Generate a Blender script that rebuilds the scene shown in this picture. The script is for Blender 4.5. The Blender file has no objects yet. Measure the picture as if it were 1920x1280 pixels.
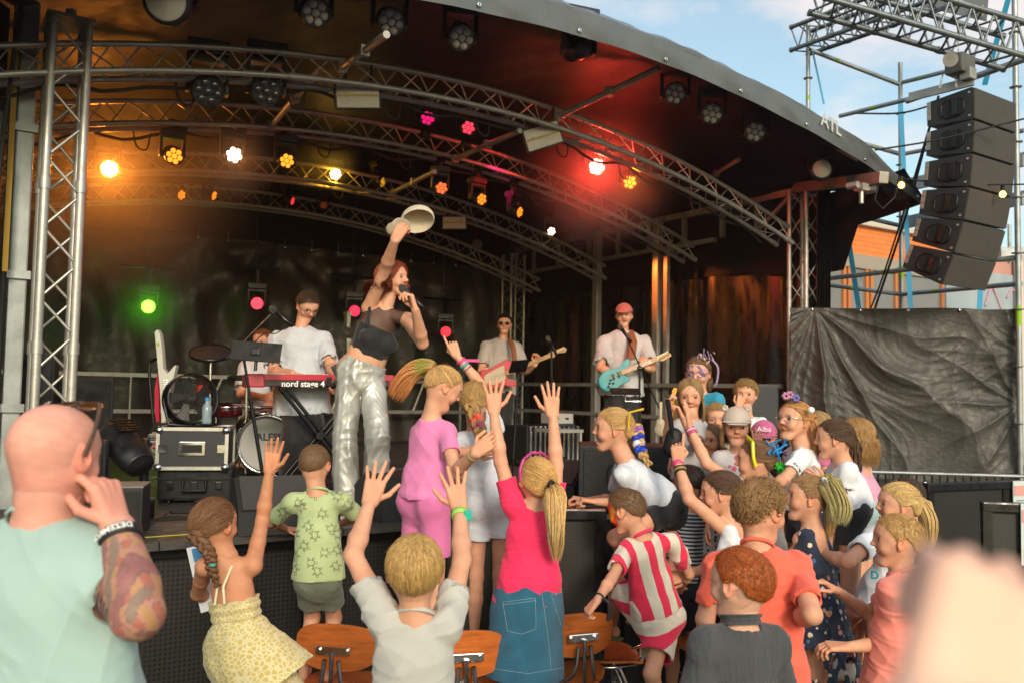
import bpy, bmesh, math, random
import numpy as np
from mathutils import Vector, Matrix
PI = math.pi
scn = bpy.context.scene
COL = scn.collection
# ---------------------------------------------------------------- camera
F = 1650.0; CAMZ = 1.76; PITCH = math.atan2(92, F); ROLL = math.radians(1.1)
cam_d = bpy.data.cameras.new('camera'); cam = bpy.data.objects.new('camera', cam_d); COL.objects.link(cam)
cam_d.lens = F / 1920 * 36; cam_d.sensor_width = 36; cam_d.clip_start = .05; cam_d.clip_end = 2000
cam.location = (0, 0, CAMZ)
CR = Matrix.Rotation(PI / 2 + PITCH, 3, 'X') @ Matrix.Rotation(ROLL, 3, 'Z')
cam.rotation_euler = CR.to_euler()
cam_d.dof.use_dof = True; cam_d.dof.focus_distance = 4.2; cam_d.dof.aperture_fstop = 3.8
scn.camera = cam
# ---------------------------------------------------------------- world, sun, exposure
SUN_EL, SUN_AZ = 23, 166          # azimuth: degrees clockwise from +Y, light comes from there
w = bpy.data.worlds.new('World'); scn.world = w; w.use_nodes = True
nt = w.node_tree; nt.nodes.clear()
sky = nt.nodes.new('ShaderNodeTexSky'); sky.sky_type = 'NISHITA'; sky.sun_disc = False
sky.sun_elevation = math.radians(SUN_EL); sky.sun_rotation = math.radians(SUN_AZ); sky.air_density = 1.0; sky.dust_density = 2.0; sky.ozone_density = 2.0
tc = nt.nodes.new('ShaderNodeTexCoord'); mp = nt.nodes.new('ShaderNodeMapping'); mp.inputs['Scale'].default_value = (1, 1, 2.6)
nz = nt.nodes.new('ShaderNodeTexNoise'); nz.inputs['Scale'].default_value = 3.2; nz.inputs['Detail'].default_value = 9; nz.inputs['Roughness'].default_value = .6
rp = nt.nodes.new('ShaderNodeValToRGB'); rp.color_ramp.elements[0].position = .48; rp.color_ramp.elements[1].position = .64
rp.color_ramp.elements[0].color = (.17, .17, .17, 1); rp.color_ramp.elements[1].color = (.85, .85, .85, 1)
mx = nt.nodes.new('ShaderNodeMixRGB'); mx.inputs[2].default_value = (5.0, 4.45, 4.25, 1)
mt_ = nt.nodes.new('ShaderNodeMixRGB'); mt_.blend_type = 'MULTIPLY'; mt_.inputs[0].default_value = 1; mt_.inputs[2].default_value = (1.12, 1.24, 1.02, 1)
bg = nt.nodes.new('ShaderNodeBackground'); bg.inputs['Strength'].default_value = .14
wo = nt.nodes.new('ShaderNodeOutputWorld')
L = nt.links.new
L(tc.outputs['Generated'], mp.inputs['Vector']); L(mp.outputs[0], nz.inputs['Vector']); L(nz.outputs['Fac'], rp.inputs[0])
L(sky.outputs[0], mt_.inputs[1]); L(mt_.outputs[0], mx.inputs[1]); L(rp.outputs[0], mx.inputs[0]); L(mx.outputs[0], bg.inputs['Color']); L(bg.outputs[0], wo.inputs['Surface'])
sd = bpy.data.lights.new('sun', 'SUN'); sd.energy = 1.8; sd.angle = math.radians(12); sd.color = (1, .85, .68)
so = bpy.data.objects.new('sun', sd); COL.objects.link(so)
_a = math.radians(SUN_AZ); _e = math.radians(SUN_EL)
so.rotation_euler = Vector((math.sin(_a) * math.cos(_e), math.cos(_a) * math.cos(_e), math.sin(_e))).to_track_quat('Z', 'Y').to_euler()
scn.view_settings.view_transform = 'Standard'; scn.view_settings.look = 'None'; scn.view_settings.exposure = .60; scn.view_settings.gamma = 1
scn.cycles.max_bounces = 6; scn.cycles.diffuse_bounces = 3; scn.cycles.glossy_bounces = 2; scn.cycles.transmission_bounces = 3; scn.cycles.transparent_max_bounces = 6
scn.cycles.volume_bounces = 0; scn.cycles.sample_clamp_indirect = 4; scn.cycles.caustics_reflective = False; scn.cycles.caustics_refractive = False
# ---------------------------------------------------------------- pixel helpers (1920x1280 pixels of the photograph -> world)
def ray(x, y):
    return CR @ Vector(((x - 960) / F, (640 - y) / F, -1))
def P(x, y, D):
    r = ray(x, y); return Vector((0, 0, CAMZ)) + r * (D / r.y)
def PZ(x, y, z):
    r = ray(x, y); return Vector((0, 0, CAMZ)) + r * ((z - CAMZ) / r.z)
def proj(p):
    q = CR.transposed() @ (Vector(p) - Vector((0, 0, CAMZ))); return (960 + F * q.x / -q.z, 640 - F * q.y / -q.z)
DECK = 1.0
YAW = math.radians(34)
U = Vector((math.cos(YAW), math.sin(YAW), 0)); V = Vector((-math.sin(YAW), math.cos(YAW), 0)); OL = Vector((-2.66, 5.21, 0))
SPAN = 6.83; DEPTH = 5.36; APRON = 1.17
def S(u, v, z): return OL + U * u + V * v + Vector((0, 0, z))
def SV(x, y, v):      # pixel -> point on the stage plane at depth v
    r = ray(x, y); c = Vector((0, 0, CAMZ)); t = (OL + V * v - c).dot(V) / r.dot(V); return c + r * t
def uvz(p): d = Vector(p) - OL; return d.dot(U), d.dot(V), p[2]
# ---------------------------------------------------------------- materials
MATS = {}
def hexc(h):
    h = h.lstrip('#'); c = [int(h[i:i + 2], 16) / 255 for i in (0, 2, 4)]
    return tuple(x / 12.92 if x <= .04045 else ((x + .055) / 1.055) ** 2.4 for x in c)
def mat(name, color=(.5, .5, .5), rough=.6, metal=0, bump=0, bscale=60, var=0, vscale=8, emit=None, estr=0, coat=0, sheen=0, attr=None, alpha=1, spec=.5, stretch=(1, 1, 1), sss=0, wear=0, wrinkle=0):
    if name in MATS: return MATS[name]
    m = bpy.data.materials.new(name); MATS[name] = m; m.use_nodes = True
    n = m.node_tree; b = n.nodes['Principled BSDF']; ln = n.links.new
    b.inputs['Base Color'].default_value = (*color, 1); b.inputs['Roughness'].default_value = rough; b.inputs['Metallic'].default_value = metal
    b.inputs['Specular IOR Level'].default_value = spec
    if coat: b.inputs['Coat Weight'].default_value = coat; b.inputs['Coat Roughness'].default_value = .1
    if sheen: b.inputs['Sheen Weight'].default_value = sheen
    if alpha < 1: b.inputs['Alpha'].default_value = alpha
    if sss:
        b.inputs['Subsurface Weight'].default_value = sss; b.inputs['Subsurface Radius'].default_value = (.02, .007, .004); b.inputs['Subsurface Scale'].default_value = .5
    if emit: b.inputs['Emission Color'].default_value = (*emit, 1); b.inputs['Emission Strength'].default_value = estr
    src = None
    if attr:
        a = n.nodes.new('ShaderNodeAttribute'); a.attribute_name = attr; src = a.outputs['Color']
    t = n.nodes.new('ShaderNodeTexCoord'); mpn = n.nodes.new('ShaderNodeMapping'); mpn.inputs['Scale'].default_value = stretch; ln(t.outputs['Object'], mpn.inputs[0])
    if var:
        z = n.nodes.new('ShaderNodeTexNoise'); z.inputs['Scale'].default_value = vscale; z.inputs['Detail'].default_value = 5; ln(mpn.outputs[0], z.inputs['Vector'])
        h = n.nodes.new('ShaderNodeMapRange'); h.inputs['From Min'].default_value = .3; h.inputs['From Max'].default_value = .7
        h.inputs['To Min'].default_value = 1 - var; h.inputs['To Max'].default_value = 1 + var; ln(z.outputs['Fac'], h.inputs['Value'])
        hs = n.nodes.new('ShaderNodeVectorMath'); hs.operation = 'SCALE'
        if src: ln(src, hs.inputs[0])
        else: hs.inputs[0].default_value = color
        ln(h.outputs[0], hs.inputs['Scale']); src = hs.outputs[0]
    if src: ln(src, b.inputs['Base Color'])
    if wear:
        z = n.nodes.new('ShaderNodeTexNoise'); z.inputs['Scale'].default_value = 14; z.inputs['Detail'].default_value = 7; ln(mpn.outputs[0], z.inputs['Vector'])
        h = n.nodes.new('ShaderNodeMapRange'); h.inputs['From Min'].default_value = .3; h.inputs['From Max'].default_value = .7
        h.inputs['To Min'].default_value = max(rough - wear, .02); h.inputs['To Max'].default_value = min(1, rough + wear); ln(z.outputs['Fac'], h.inputs['Value']); ln(h.outputs[0], b.inputs['Roughness'])
    if bump:
        z = n.nodes.new('ShaderNodeTexNoise'); z.inputs['Scale'].default_value = bscale; z.inputs['Detail'].default_value = 4; ln(mpn.outputs[0], z.inputs['Vector'])
        bp = n.nodes.new('ShaderNodeBump'); bp.inputs['Strength'].default_value = min(1, bump); bp.inputs['Distance'].default_value = .004 * max(1, bump); ln(z.outputs['Fac'], bp.inputs['Height']); ln(bp.outputs[0], b.inputs['Normal'])
        if wrinkle:
            m2 = n.nodes.new('ShaderNodeMapping'); m2.inputs['Scale'].default_value = (1, 1, .5); m2.inputs['Rotation'].default_value = (.3, .5, 0); ln(t.outputs['Object'], m2.inputs[0])
            z2 = n.nodes.new('ShaderNodeTexNoise'); z2.noise_type = 'RIDGED_MULTIFRACTAL'; z2.inputs['Scale'].default_value = 5.5; z2.inputs['Detail'].default_value = 2.5; z2.inputs['Distortion'].default_value = .9; ln(m2.outputs[0], z2.inputs['Vector'])
            b2 = n.nodes.new('ShaderNodeBump'); b2.inputs['Strength'].default_value = .8; b2.inputs['Distance'].default_value = .032 * wrinkle; ln(z2.outputs['Fac'], b2.inputs['Height']); ln(b2.outputs[0], bp.inputs['Normal'])
    return m
def nodes_of(m): return m.node_tree, m.node_tree.nodes['Principled BSDF']
# ---------------------------------------------------------------- object helpers
def tag(o, label=None, cat=None, group=None, kind=None):
    if label: o['label'] = label
    if cat: o['category'] = cat
    if group: o['group'] = group
    if kind: o['kind'] = kind
    return o
def empty(name, loc, label, cat, group=None, rz=0):
    o = bpy.data.objects.new(name, None); COL.objects.link(o); o.location = loc; o.rotation_euler = (0, 0, rz); o.empty_display_size = .1
    tag(o, label, cat, group); o.matrix_world = Matrix.Translation(Vector(loc)) @ Matrix.Rotation(rz, 4, 'Z'); return o
def copy_tree(o, parent=None):
    c = o.copy(); COL.objects.link(c)
    if parent is not None: c.parent = parent
    for ch in list(o.children): copy_tree(ch, c)
    return c
def mkobj(name, verts, faces, m, parent=None, loc=None, smooth=True, cols=None, tcs=None, midx=None):
    """verts world coordinates (or local to loc / parent); quads or tris numpy or list"""
    v = np.asarray(verts, dtype=np.float32).reshape(-1, 3)
    me = bpy.data.meshes.new(name)
    if isinstance(faces, np.ndarray):
        k = faces.shape[1]; nf = len(faces)
        me.vertices.add(len(v)); me.vertices.foreach_set('co', v.ravel())
        me.loops.add(nf * k); me.loops.foreach_set('vertex_index', faces.astype(np.int32).ravel())
        me.polygons.add(nf); me.polygons.foreach_set('loop_start', np.arange(0, nf * k, k, dtype=np.int32))
    else:
        me.from_pydata(v.tolist(), [], faces)
    if isinstance(m, (list, tuple)):
        for q in m: me.materials.append(q)
        if midx is not None: me.polygons.foreach_set('material_index', np.asarray(midx, dtype=np.int32))
    elif m is not None: me.materials.append(m)
    if smooth is True: me.polygons.foreach_set('use_smooth', np.ones(len(me.polygons), dtype=bool))
    elif smooth is not False and smooth is not None: me.polygons.foreach_set('use_smooth', np.asarray(smooth, dtype=bool))
    if cols is not None:
        a = me.attributes.new('Col', 'FLOAT_COLOR', 'POINT'); c = np.ones((len(v), 4), np.float32); c[:, :3] = cols; a.data.foreach_set('color', c.ravel())
    if tcs is not None:
        a = me.attributes.new('tc', 'FLOAT_VECTOR', 'POINT'); a.data.foreach_set('vector', np.asarray(tcs, np.float32).ravel())
    me.update(calc_edges=True); me.validate()
    o = bpy.data.objects.new(name, me); COL.objects.link(o)
    if parent is not None: o.parent = parent
    if loc is not None: o.location = loc
    return o
def link_world(o, parent):
    """o's mesh is in world coordinates: re-express it in the parent's frame"""
    mi = parent.matrix_world.inverted()
    q = parent.parent
    o.data.transform(mi); o.parent = parent; o.matrix_world = parent.matrix_world.copy(); return o
class MB:
    """collects shapes into one mesh"""
    def __init__(s): s.v = []; s.f = []; s.sm = []; s.mi = []; s.cm = 0
    def add(s, vs, fs, smooth=False):
        n = len(s.v); s.v += [tuple(p) for p in vs]; s.f += [tuple(i + n for i in f) for f in fs]; s.sm += [smooth] * len(fs); s.mi += [s.cm] * len(fs); return s
    def box(s, c, size, ax=None, bev=0):
        x, y, z = [q / 2 for q in size]; ax = ax or (Vector((1, 0, 0)), Vector((0, 1, 0)), Vector((0, 0, 1))); c = Vector(c)
        if bev <= 0:
            vs = [c + ax[0] * (sx * x) + ax[1] * (sy * y) + ax[2] * (sz * z) for sx in (-1, 1) for sy in (-1, 1) for sz in (-1, 1)]
            return s.add(vs, [(0, 1, 3, 2), (4, 6, 7, 5), (0, 4, 5, 1), (2, 3, 7, 6), (0, 2, 6, 4), (1, 5, 7, 3)])
        bm = bmesh.new(); bmesh.ops.create_cube(bm, size=1)
        for v in bm.verts: v.co = Vector((v.co.x * 2 * x, v.co.y * 2 * y, v.co.z * 2 * z))
        bmesh.ops.bevel(bm, geom=bm.edges[:], offset=bev, segments=2, affect='EDGES', profile=.6)
        bm.verts.index_update()
        vs = [c + ax[0] * v.co.x + ax[1] * v.co.y + ax[2] * v.co.z for v in bm.verts]; fs = [[v.index for v in f.verts] for f in bm.faces]; bm.free()
        return s.add(vs, fs)
    def tube(s, pts, r, n=8, cap=True, smooth=True, flat=1, up=None):
        pts = [Vector(p) for p in pts]; rs = r if isinstance(r, (list, tuple)) else [r] * len(pts)
        m = len(pts); vs = []; prev = None
        for i, p in enumerate(pts):
            t = (pts[min(i + 1, m - 1)] - pts[max(i - 1, 0)])
            t = t.normalized() if t.length > 1e-9 else Vector((0, 0, 1))
            if prev is None:
                a = up if up is not None else (Vector((0, 0, 1)) if abs(t.z) < .9 else Vector((1, 0, 0)))
            else: a = prev
            x = (a - t * a.dot(t)); x = x.normalized() if x.length > 1e-6 else t.orthogonal().normalized(); y = t.cross(x); prev = x
            for k in range(n):
                an = 2 * PI * k / n; vs.append(p + (x * math.cos(an) * flat + y * math.sin(an)) * rs[i])
        fs = [(i * n + k, i * n + (k + 1) % n, (i + 1) * n + (k + 1) % n, (i + 1) * n + k) for i in range(m - 1) for k in range(n)]
        s.add(vs, fs, smooth)
        if cap:
            s.add(vs[:n], [tuple(range(n))[::-1]]); s.add(vs[-n:], [tuple(range(n))])
        return s
    def cyl(s, a, b, r, n=16, r2=None): return s.tube([a, b], [r, r if r2 is None else r2], n)
    def lathe(s, c, axis, prof, n=20, up=None, smooth=True):
        """prof: (radius, height along axis)"""
        axis = Vector(axis).normalized(); x = axis.orthogonal().normalized(); y = axis.cross(x); c = Vector(c); vs = []
        for r, h in prof:
            for k in range(n):
                an = 2 * PI * k / n; vs.append(c + axis * h + (x * math.cos(an) + y * math.sin(an)) * max(r, 1e-4))
        m = len(prof)
        return s.add(vs, [(i * n + k, i * n + (k + 1) % n, (i + 1) * n + (k + 1) % n, (i + 1) * n + k) for i in range(m - 1) for k in range(n)], smooth)
    def prism(s, pts, d, smooth=False):
        """closed outline pts (world) extruded by vector d"""
        n = len(pts); d = Vector(d); vs = [Vector(p) for p in pts] + [Vector(p) + d for p in pts]
        return s.add(vs, [tuple(range(n))[::-1], tuple(range(n, 2 * n))] + [(i, (i + 1) % n, n + (i + 1) % n, n + i) for i in range(n)], smooth)
    def grid(s, fn, nu, nv, smooth=True):
        vs = [fn(i / nu, j / nv) for j in range(nv + 1) for i in range(nu + 1)]; w_ = nu + 1
        return s.add(vs, [(j * w_ + i, j * w_ + i + 1, (j + 1) * w_ + i + 1, (j + 1) * w_ + i) for j in range(nv) for i in range(nu)], smooth)
    def build(s, name, m, parent=None, world=True, loc=None):
        """world=True: coordinates are world ones; the object is placed in its parent's frame"""
        if not s.v: return None
        if parent is None and loc is not None:
            vs = [(p[0] - loc[0], p[1] - loc[1], p[2] - loc[2]) for p in s.v]
            o = mkobj(name, vs, s.f, m, None, loc, s.sm, midx=s.mi); o.matrix_world = Matrix.Translation(Vector(loc)); return o
        vs = s.v
        if parent is not None and world:
            mi = parent.matrix_world.inverted(); vs = [mi @ Vector(p) for p in s.v]
        o = mkobj(name, vs, s.f, m, parent, None, s.sm, midx=s.mi)
        if parent is not None: o.matrix_world = parent.matrix_world.copy()
        return o
def axes(fwd, up=(0, 0, 1)):
    """frame (right, forward, up)"""
    f = Vector(fwd).normalized(); u = Vector(up); r = f.cross(u).normalized(); return r, f, r.cross(f)
def dir_yaw(deg):
    """0 faces away from the camera (+Y), 90 faces picture-left, 180 faces the camera, -90 picture-right"""
    a = math.radians(deg); return Vector((-math.sin(a), math.cos(a), 0))
def text_mesh(txt, size, font=None, extr=.0015, bold=False):
    c = bpy.data.curves.new('t', 'FONT'); c.body = txt; c.size = size; c.extrude = extr; c.align_x = 'CENTER'; c.align_y = 'CENTER'; c.resolution_u = 3
    if bold: c.offset = size * .02
    o = bpy.data.objects.new('t', c); me = bpy.data.meshes.new_from_object(o)
    vs = [v.co.copy() for v in me.vertices]; fs = [tuple(p.vertices) for p in me.polygons]
    bpy.data.objects.remove(o); bpy.data.curves.remove(c); bpy.data.meshes.remove(me); return vs, fs
def text_on(mb, txt, size, c, right, up, extr=.0015, bold=False, conform=None):
    vs, fs = text_mesh(txt, size, None, extr, bold); right = Vector(right).normalized(); up = Vector(up).normalized(); n = right.cross(up)
    out = [Vector(c) + right * v.x + up * v.y + n * v.z for v in vs]
    if conform: out = [conform(p) for p in out]
    mb.add(out, fs)
# ---------------------------------------------------------------- signed-distance bodies
class Grid:
    def __init__(s, lo, hi, h):
        s.h = h; s.lo = np.array(lo, float) - 3 * h; n = np.ceil((np.array(hi, float) + 3 * h - s.lo) / h).astype(int) + 1
        s.n = n; s.d = np.full(n, 10, np.float32); s.id = np.zeros(n, np.int16)
    def sub(s, lo, hi):
        a = np.clip(np.floor((np.array(lo) - s.lo) / s.h).astype(int), 0, s.n); b = np.clip(np.ceil((np.array(hi) - s.lo) / s.h).astype(int) + 1, 0, s.n)
        if np.any(b <= a): return None
        sl = tuple(slice(a[i], b[i]) for i in range(3))
        X = [(s.lo[i] + s.h * np.arange(a[i], b[i])).astype(np.float32).reshape([-1 if j == i else 1 for j in range(3)]) for i in range(3)]
        return sl, X
    def op(s, fn, lo, hi, k, i, mode):
        pad = k + 3 * s.h; r = s.sub(np.array(lo) - pad, np.array(hi) + pad)
        if r is None: return
        sl, X = r; b = fn(*X).astype(np.float32); a = s.d[sl]
        if mode == 'u':
            if k > 0:
                hh = np.maximum(k - np.abs(a - b), 0) / k; c = np.minimum(a, b) - hh * hh * k * .25
            else: c = np.minimum(a, b)
            ids = s.id[sl]; ids[b < a] = i; s.d[sl] = c
        elif mode == 's':
            nb = -b
            if k > 0:
                hh = np.maximum(k - np.abs(a - nb), 0) / k; c = np.maximum(a, nb) + hh * hh * k * .25
            else: c = np.maximum(a, nb)
            if i >= 0: ids = s.id[sl]; ids[nb > a - .001] = i
            s.d[sl] = c
def capf(a, b, r1, r2, side=None, flat=1.0):
    a = np.array(a, float); b = np.array(b, float); ba = b - a; L2 = max(float(ba @ ba), 1e-9)
    def fn(X, Y, Z):
        x = X - a[0]; y = Y - a[1]; z = Z - a[2]
        t = np.clip((x * ba[0] + y * ba[1] + z * ba[2]) / L2, 0, 1)
        qx = x - t * ba[0]; qy = y - t * ba[1]; qz = z - t * ba[2]
        q = qx * qx + qy * qy + qz * qz
        if side is not None:
            w_ = qx * side[0] + qy * side[1] + qz * side[2]; q = q + w_ * w_ * (1 / flat ** 2 - 1)
        return np.sqrt(q) - (r1 + (r2 - r1) * t)
    m = max(r1, r2); return fn, np.minimum(a, b) - m, np.maximum(a, b) + m
def ellf(c, R, r):
    c = np.array(c, float); R = np.array(R, float); r = np.array(r, float)
    def fn(X, Y, Z):
        x = X - c[0]; y = Y - c[1]; z = Z - c[2]; k0 = 0; k1 = 0
        for i in range(3):
            q = (x * R[i, 0] + y * R[i, 1] + z * R[i, 2]); k0 = k0 + (q / r[i]) ** 2; k1 = k1 + (q / r[i] ** 2) ** 2
        k0 = np.sqrt(k0); k1 = np.sqrt(k1) + 1e-9; return k0 * (k0 - 1) / k1
    e = np.sqrt(((R * r[:, None]) ** 2).sum(0)); return fn, c - e, c + e
class Body:
    """list of primitives; rasterised into a grid later"""
    def __init__(s): s.ops = []; s.lo = np.full(3, 1e9); s.hi = -s.lo
    def _a(s, t, k, i, mode, cut):
        fn, lo, hi = t
        if cut is not None:
            f0 = fn; cs = [(np.array(o, float), np.array(n_, float)) for o, n_ in cut]
            def fn(X, Y, Z):
                d = f0(X, Y, Z)
                for o, n_ in cs: d = np.maximum(d, (X - o[0]) * n_[0] + (Y - o[1]) * n_[1] + (Z - o[2]) * n_[2])
                return d
        s.ops.append((fn, lo, hi, k, i, mode))
        if mode == 'u': s.lo = np.minimum(s.lo, lo); s.hi = np.maximum(s.hi, hi)
    def cap(s, a, b, r1, r2=None, k=.02, i=0, side=None, flat=1.0, mode='u', cut=None):
        s._a(capf(a, b, r1, r1 if r2 is None else r2, side, flat), k, i, mode, cut); return s
    def ell(s, c, R, r, k=.02, i=0, mode='u', cut=None): s._a(ellf(c, R, r), k, i, mode, cut); return s
    def mesh(s, h, disp=None, box=None):
        lo, hi = (s.lo, s.hi) if box is None else box
        g = Grid(lo, hi, h)
        for fn, l_, h_, k, i, mode in s.ops: g.op(fn, l_, h_, k, i, mode)
        if disp is not None:
            m = np.abs(g.d) < 3.5 * h + .012; ix = np.nonzero(m); p = np.stack([g.lo[j] + h * ix[j] for j in range(3)], 1)
            g.d[ix] += disp(p).astype(np.float32)
        return nets(g)
def nets(g):
    d = g.d; neg = d < 0
    c = np.zeros(np.array(d.shape) - 1, np.int8)
    for a in (0, 1):
        for b in (0, 1):
            for e in (0, 1): c += neg[a:d.shape[0] - 1 + a, b:d.shape[1] - 1 + b, e:d.shape[2] - 1 + e]
    act = (c > 0) & (c < 8); ix = np.stack(np.nonzero(act), 1)
    if len(ix) == 0: return np.zeros((0, 3)), np.zeros((0, 4), int), np.zeros(0, int)
    cs = [(a, b, e) for a in (0, 1) for b in (0, 1) for e in (0, 1)]
    val = {q: d[ix[:, 0] + q[0], ix[:, 1] + q[1], ix[:, 2] + q[2]] for q in cs}
    acc = np.zeros((len(ix), 3)); cnt = np.zeros(len(ix))
    for q in cs:
        for ax in range(3):
            if q[ax] == 0:
                q2 = list(q); q2[ax] = 1; v0 = val[q]; v1 = val[tuple(q2)]; m = (v0 < 0) != (v1 < 0)
                t = np.where(m, v0 / np.where(m, v0 - v1, 1), 0); p = np.tile(np.array(q, float), (len(ix), 1)); p[:, ax] = t
                acc += p * m[:, None]; cnt += m
    pos = acc / cnt[:, None]; V_ = g.lo + g.h * (ix + pos)
    vid = -np.ones(act.shape, np.int32); vid[act] = np.arange(len(ix))
    F_ = []
    for ax in range(3):
        o = [1 if j == ax else 0 for j in range(3)]
        A = neg[:-1] if ax == 0 else neg[:, :-1] if ax == 1 else neg[:, :, :-1]
        B = neg[1:] if ax == 0 else neg[:, 1:] if ax == 1 else neg[:, :, 1:]
        e = np.stack(np.nonzero(A != B), 1); b1, b2 = [j for j in range(3) if j != ax]
        e = e[(e[:, b1] > 0) & (e[:, b2] > 0) & (e[:, b1] < act.shape[b1]) & (e[:, b2] < act.shape[b2]) & (e[:, ax] < act.shape[ax])]
        inside = A[e[:, 0], e[:, 1], e[:, 2]]
        def g_(d1, d2):
            k = e.copy(); k[:, b1] -= d1; k[:, b2] -= d2; return vid[k[:, 0], k[:, 1], k[:, 2]]
        q = np.stack([g_(1, 1), g_(0, 1), g_(0, 0), g_(1, 0)], 1)
        fl = inside if ax != 1 else ~inside
        q[~fl] = q[~fl][:, ::-1]; F_.append(q)
    F_ = np.concatenate(F_); F_ = F_[(F_ >= 0).all(1)]
    ni = np.minimum(np.round(ix + pos).astype(int), np.array(d.shape) - 1); ids = g.id[ni[:, 0], ni[:, 1], ni[:, 2]]
    return V_, F_, ids
def vnoise(p, seed, freqs, ridge=False):
    r = np.random.RandomState(seed); out = 0; tot = 0
    for f in freqs:
        f = np.array(f, float); k = f * (1 + .3 * r.randn(3)) * np.sign(r.randn(3)); q = f * .45 * r.randn(3); ph = r.rand(2) * 6.28
        w_ = np.sin(p @ k + ph[0] + 1.8 * np.sin(p @ q + ph[1]))
        if ridge: w_ = 1 - 2 * np.abs(w_) ** .6
        out = out + w_; tot += 1
    return out / tot
def merge(parts):
    V_, F_, C_ = [], [], []; n = 0
    for v, f, c in parts:
        V_.append(v); F_.append(f + n); C_.append(c); n += len(v)
    return np.concatenate(V_), np.concatenate(F_), np.concatenate(C_)
# ---------------------------------------------------------------- people
def npv(p): return np.array(p, float)
def nrm(v): v = npv(v); return v / max(np.linalg.norm(v), 1e-9)
def solve(px, frm, Lm, D=0):
    """point on the pixel ray at distance Lm from frm; px=(x,y,'n'|'f'|dD)"""
    x, y, s = px
    if not isinstance(s, str): return npv(P(x, y, D + s))
    c = npv((0, 0, CAMZ)); r = nrm(ray(x, y)); m = c - npv(frm); b = m @ r; q = b * b - (m @ m - Lm * Lm)
    if q < 0: p = c - r * b; return npv(frm) + nrm(p - frm) * Lm
    t = -b + (math.sqrt(q) if s == 'f' else -math.sqrt(q)); return c + r * t
SKINS = {'fair': hexc('cc967a'), 'pale': hexc('d4a28a'), 'tan': hexc('be8362'), 'pink': hexc('d29584'), 'warm': hexc('c48a68'), 'rosy': hexc('dcb4a2')}
def skin_mat(): return mat('skin', rough=.56, attr='Col', sss=.12, bump=.3, bscale=260, spec=.35, var=.11, vscale=22)
def hair_mat():
    if 'hair' in MATS: return MATS['hair']
    return mat('hair', rough=.52, attr='Col', spec=.45, var=.22, vscale=130, bump=.8, bscale=260, stretch=(1, 1, .35))
def hand_ops(B, wr, f, n, L_, right, kind='open', r_w=None, back=None):
    f = nrm(f); n = npv(n); n = nrm(n - f * (n @ f)); s = np.cross(f, n) if right else np.cross(n, f); wr = npv(wr)
    K = {'open': ([.12] * 4, .16, .1), 'fist': ([1.45] * 4, .02, 1), 'relax': ([.35, .45, .55, .6], .05, .3), 'point': ([.05, 1.4, 1.5, 1.5], .04, 1), 'grip': ([1.0, 1.05, 1.1, 1.15], .03, .7),
         'flat': ([.05] * 4, .02, .1), 'half': ([.6, .75, .85, .9], .05, .5), 'wide': ([.08, .02, .05, .1], .24, .0), 'curl': ([.9, 1.1, 1.3, 1.4], .02, .6)}[kind] if isinstance(kind, str) else kind
    curls, spr, th = K; offs = [.16, .055, -.055, -.155]; lens = [.42, .47, .43, .34]
    if back is not None: B.cap(wr - nrm(back) * L_ * .35, wr, r_w * 1.12, r_w, k=.01)
    for j in range(4):
        kn = wr + f * L_ * (.50 - .02 * abs(j - 1.3)) + s * offs[j] * L_
        B.cap(wr + f * L_ * .04 + s * offs[j] * L_ * .55, kn, .085 * L_, .066 * L_, k=.05 * L_)
    B.cap(wr + f * L_ * .1 + s * .1 * L_ + n * .02 * L_, wr + f * L_ * .34 + s * .15 * L_ + n * .02 * L_, .085 * L_, .06 * L_, k=.04 * L_)
    for j in range(4):
        p = wr + f * L_ * (.50 - .02 * abs(j - 1.3)) + s * offs[j] * L_; a = 0; fj = nrm(f + s * spr * (1.4 - j) * .9); r = .052 * L_ * (1, 1, .97, .88)[j]
        for q, fr in enumerate((.45, .31, .24)):
            a += curls[j] * (.75, 1.0, .65)[q]; d = fj * math.cos(a) + n * math.sin(a); p2 = p + d * lens[j] * L_ * fr
            B.cap(p, p2, r, r * .9, k=.012 * L_ + .001); p = p2; r *= .9
    p = wr + f * L_ * .16 + s * .15 * L_ + n * .03 * L_; r = .062 * L_
    d1 = nrm(f * .62 + s * (.75 - .35 * th) + n * (.2 + .35 * th)); d2 = nrm(f * (.85 - .1 * th) + s * (.45 - .9 * th) + n * (.15 + .5 * th))
    for d, l_ in ((d1, .24), (d2, .17), (nrm(d2 + d1 * .1 - s * .15 * th), .13)):
        p2 = p + d * l_ * L_; B.cap(p, p2, r, r * .88, k=.02 * L_); p = p2; r *= .88
    return s, n
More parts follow.
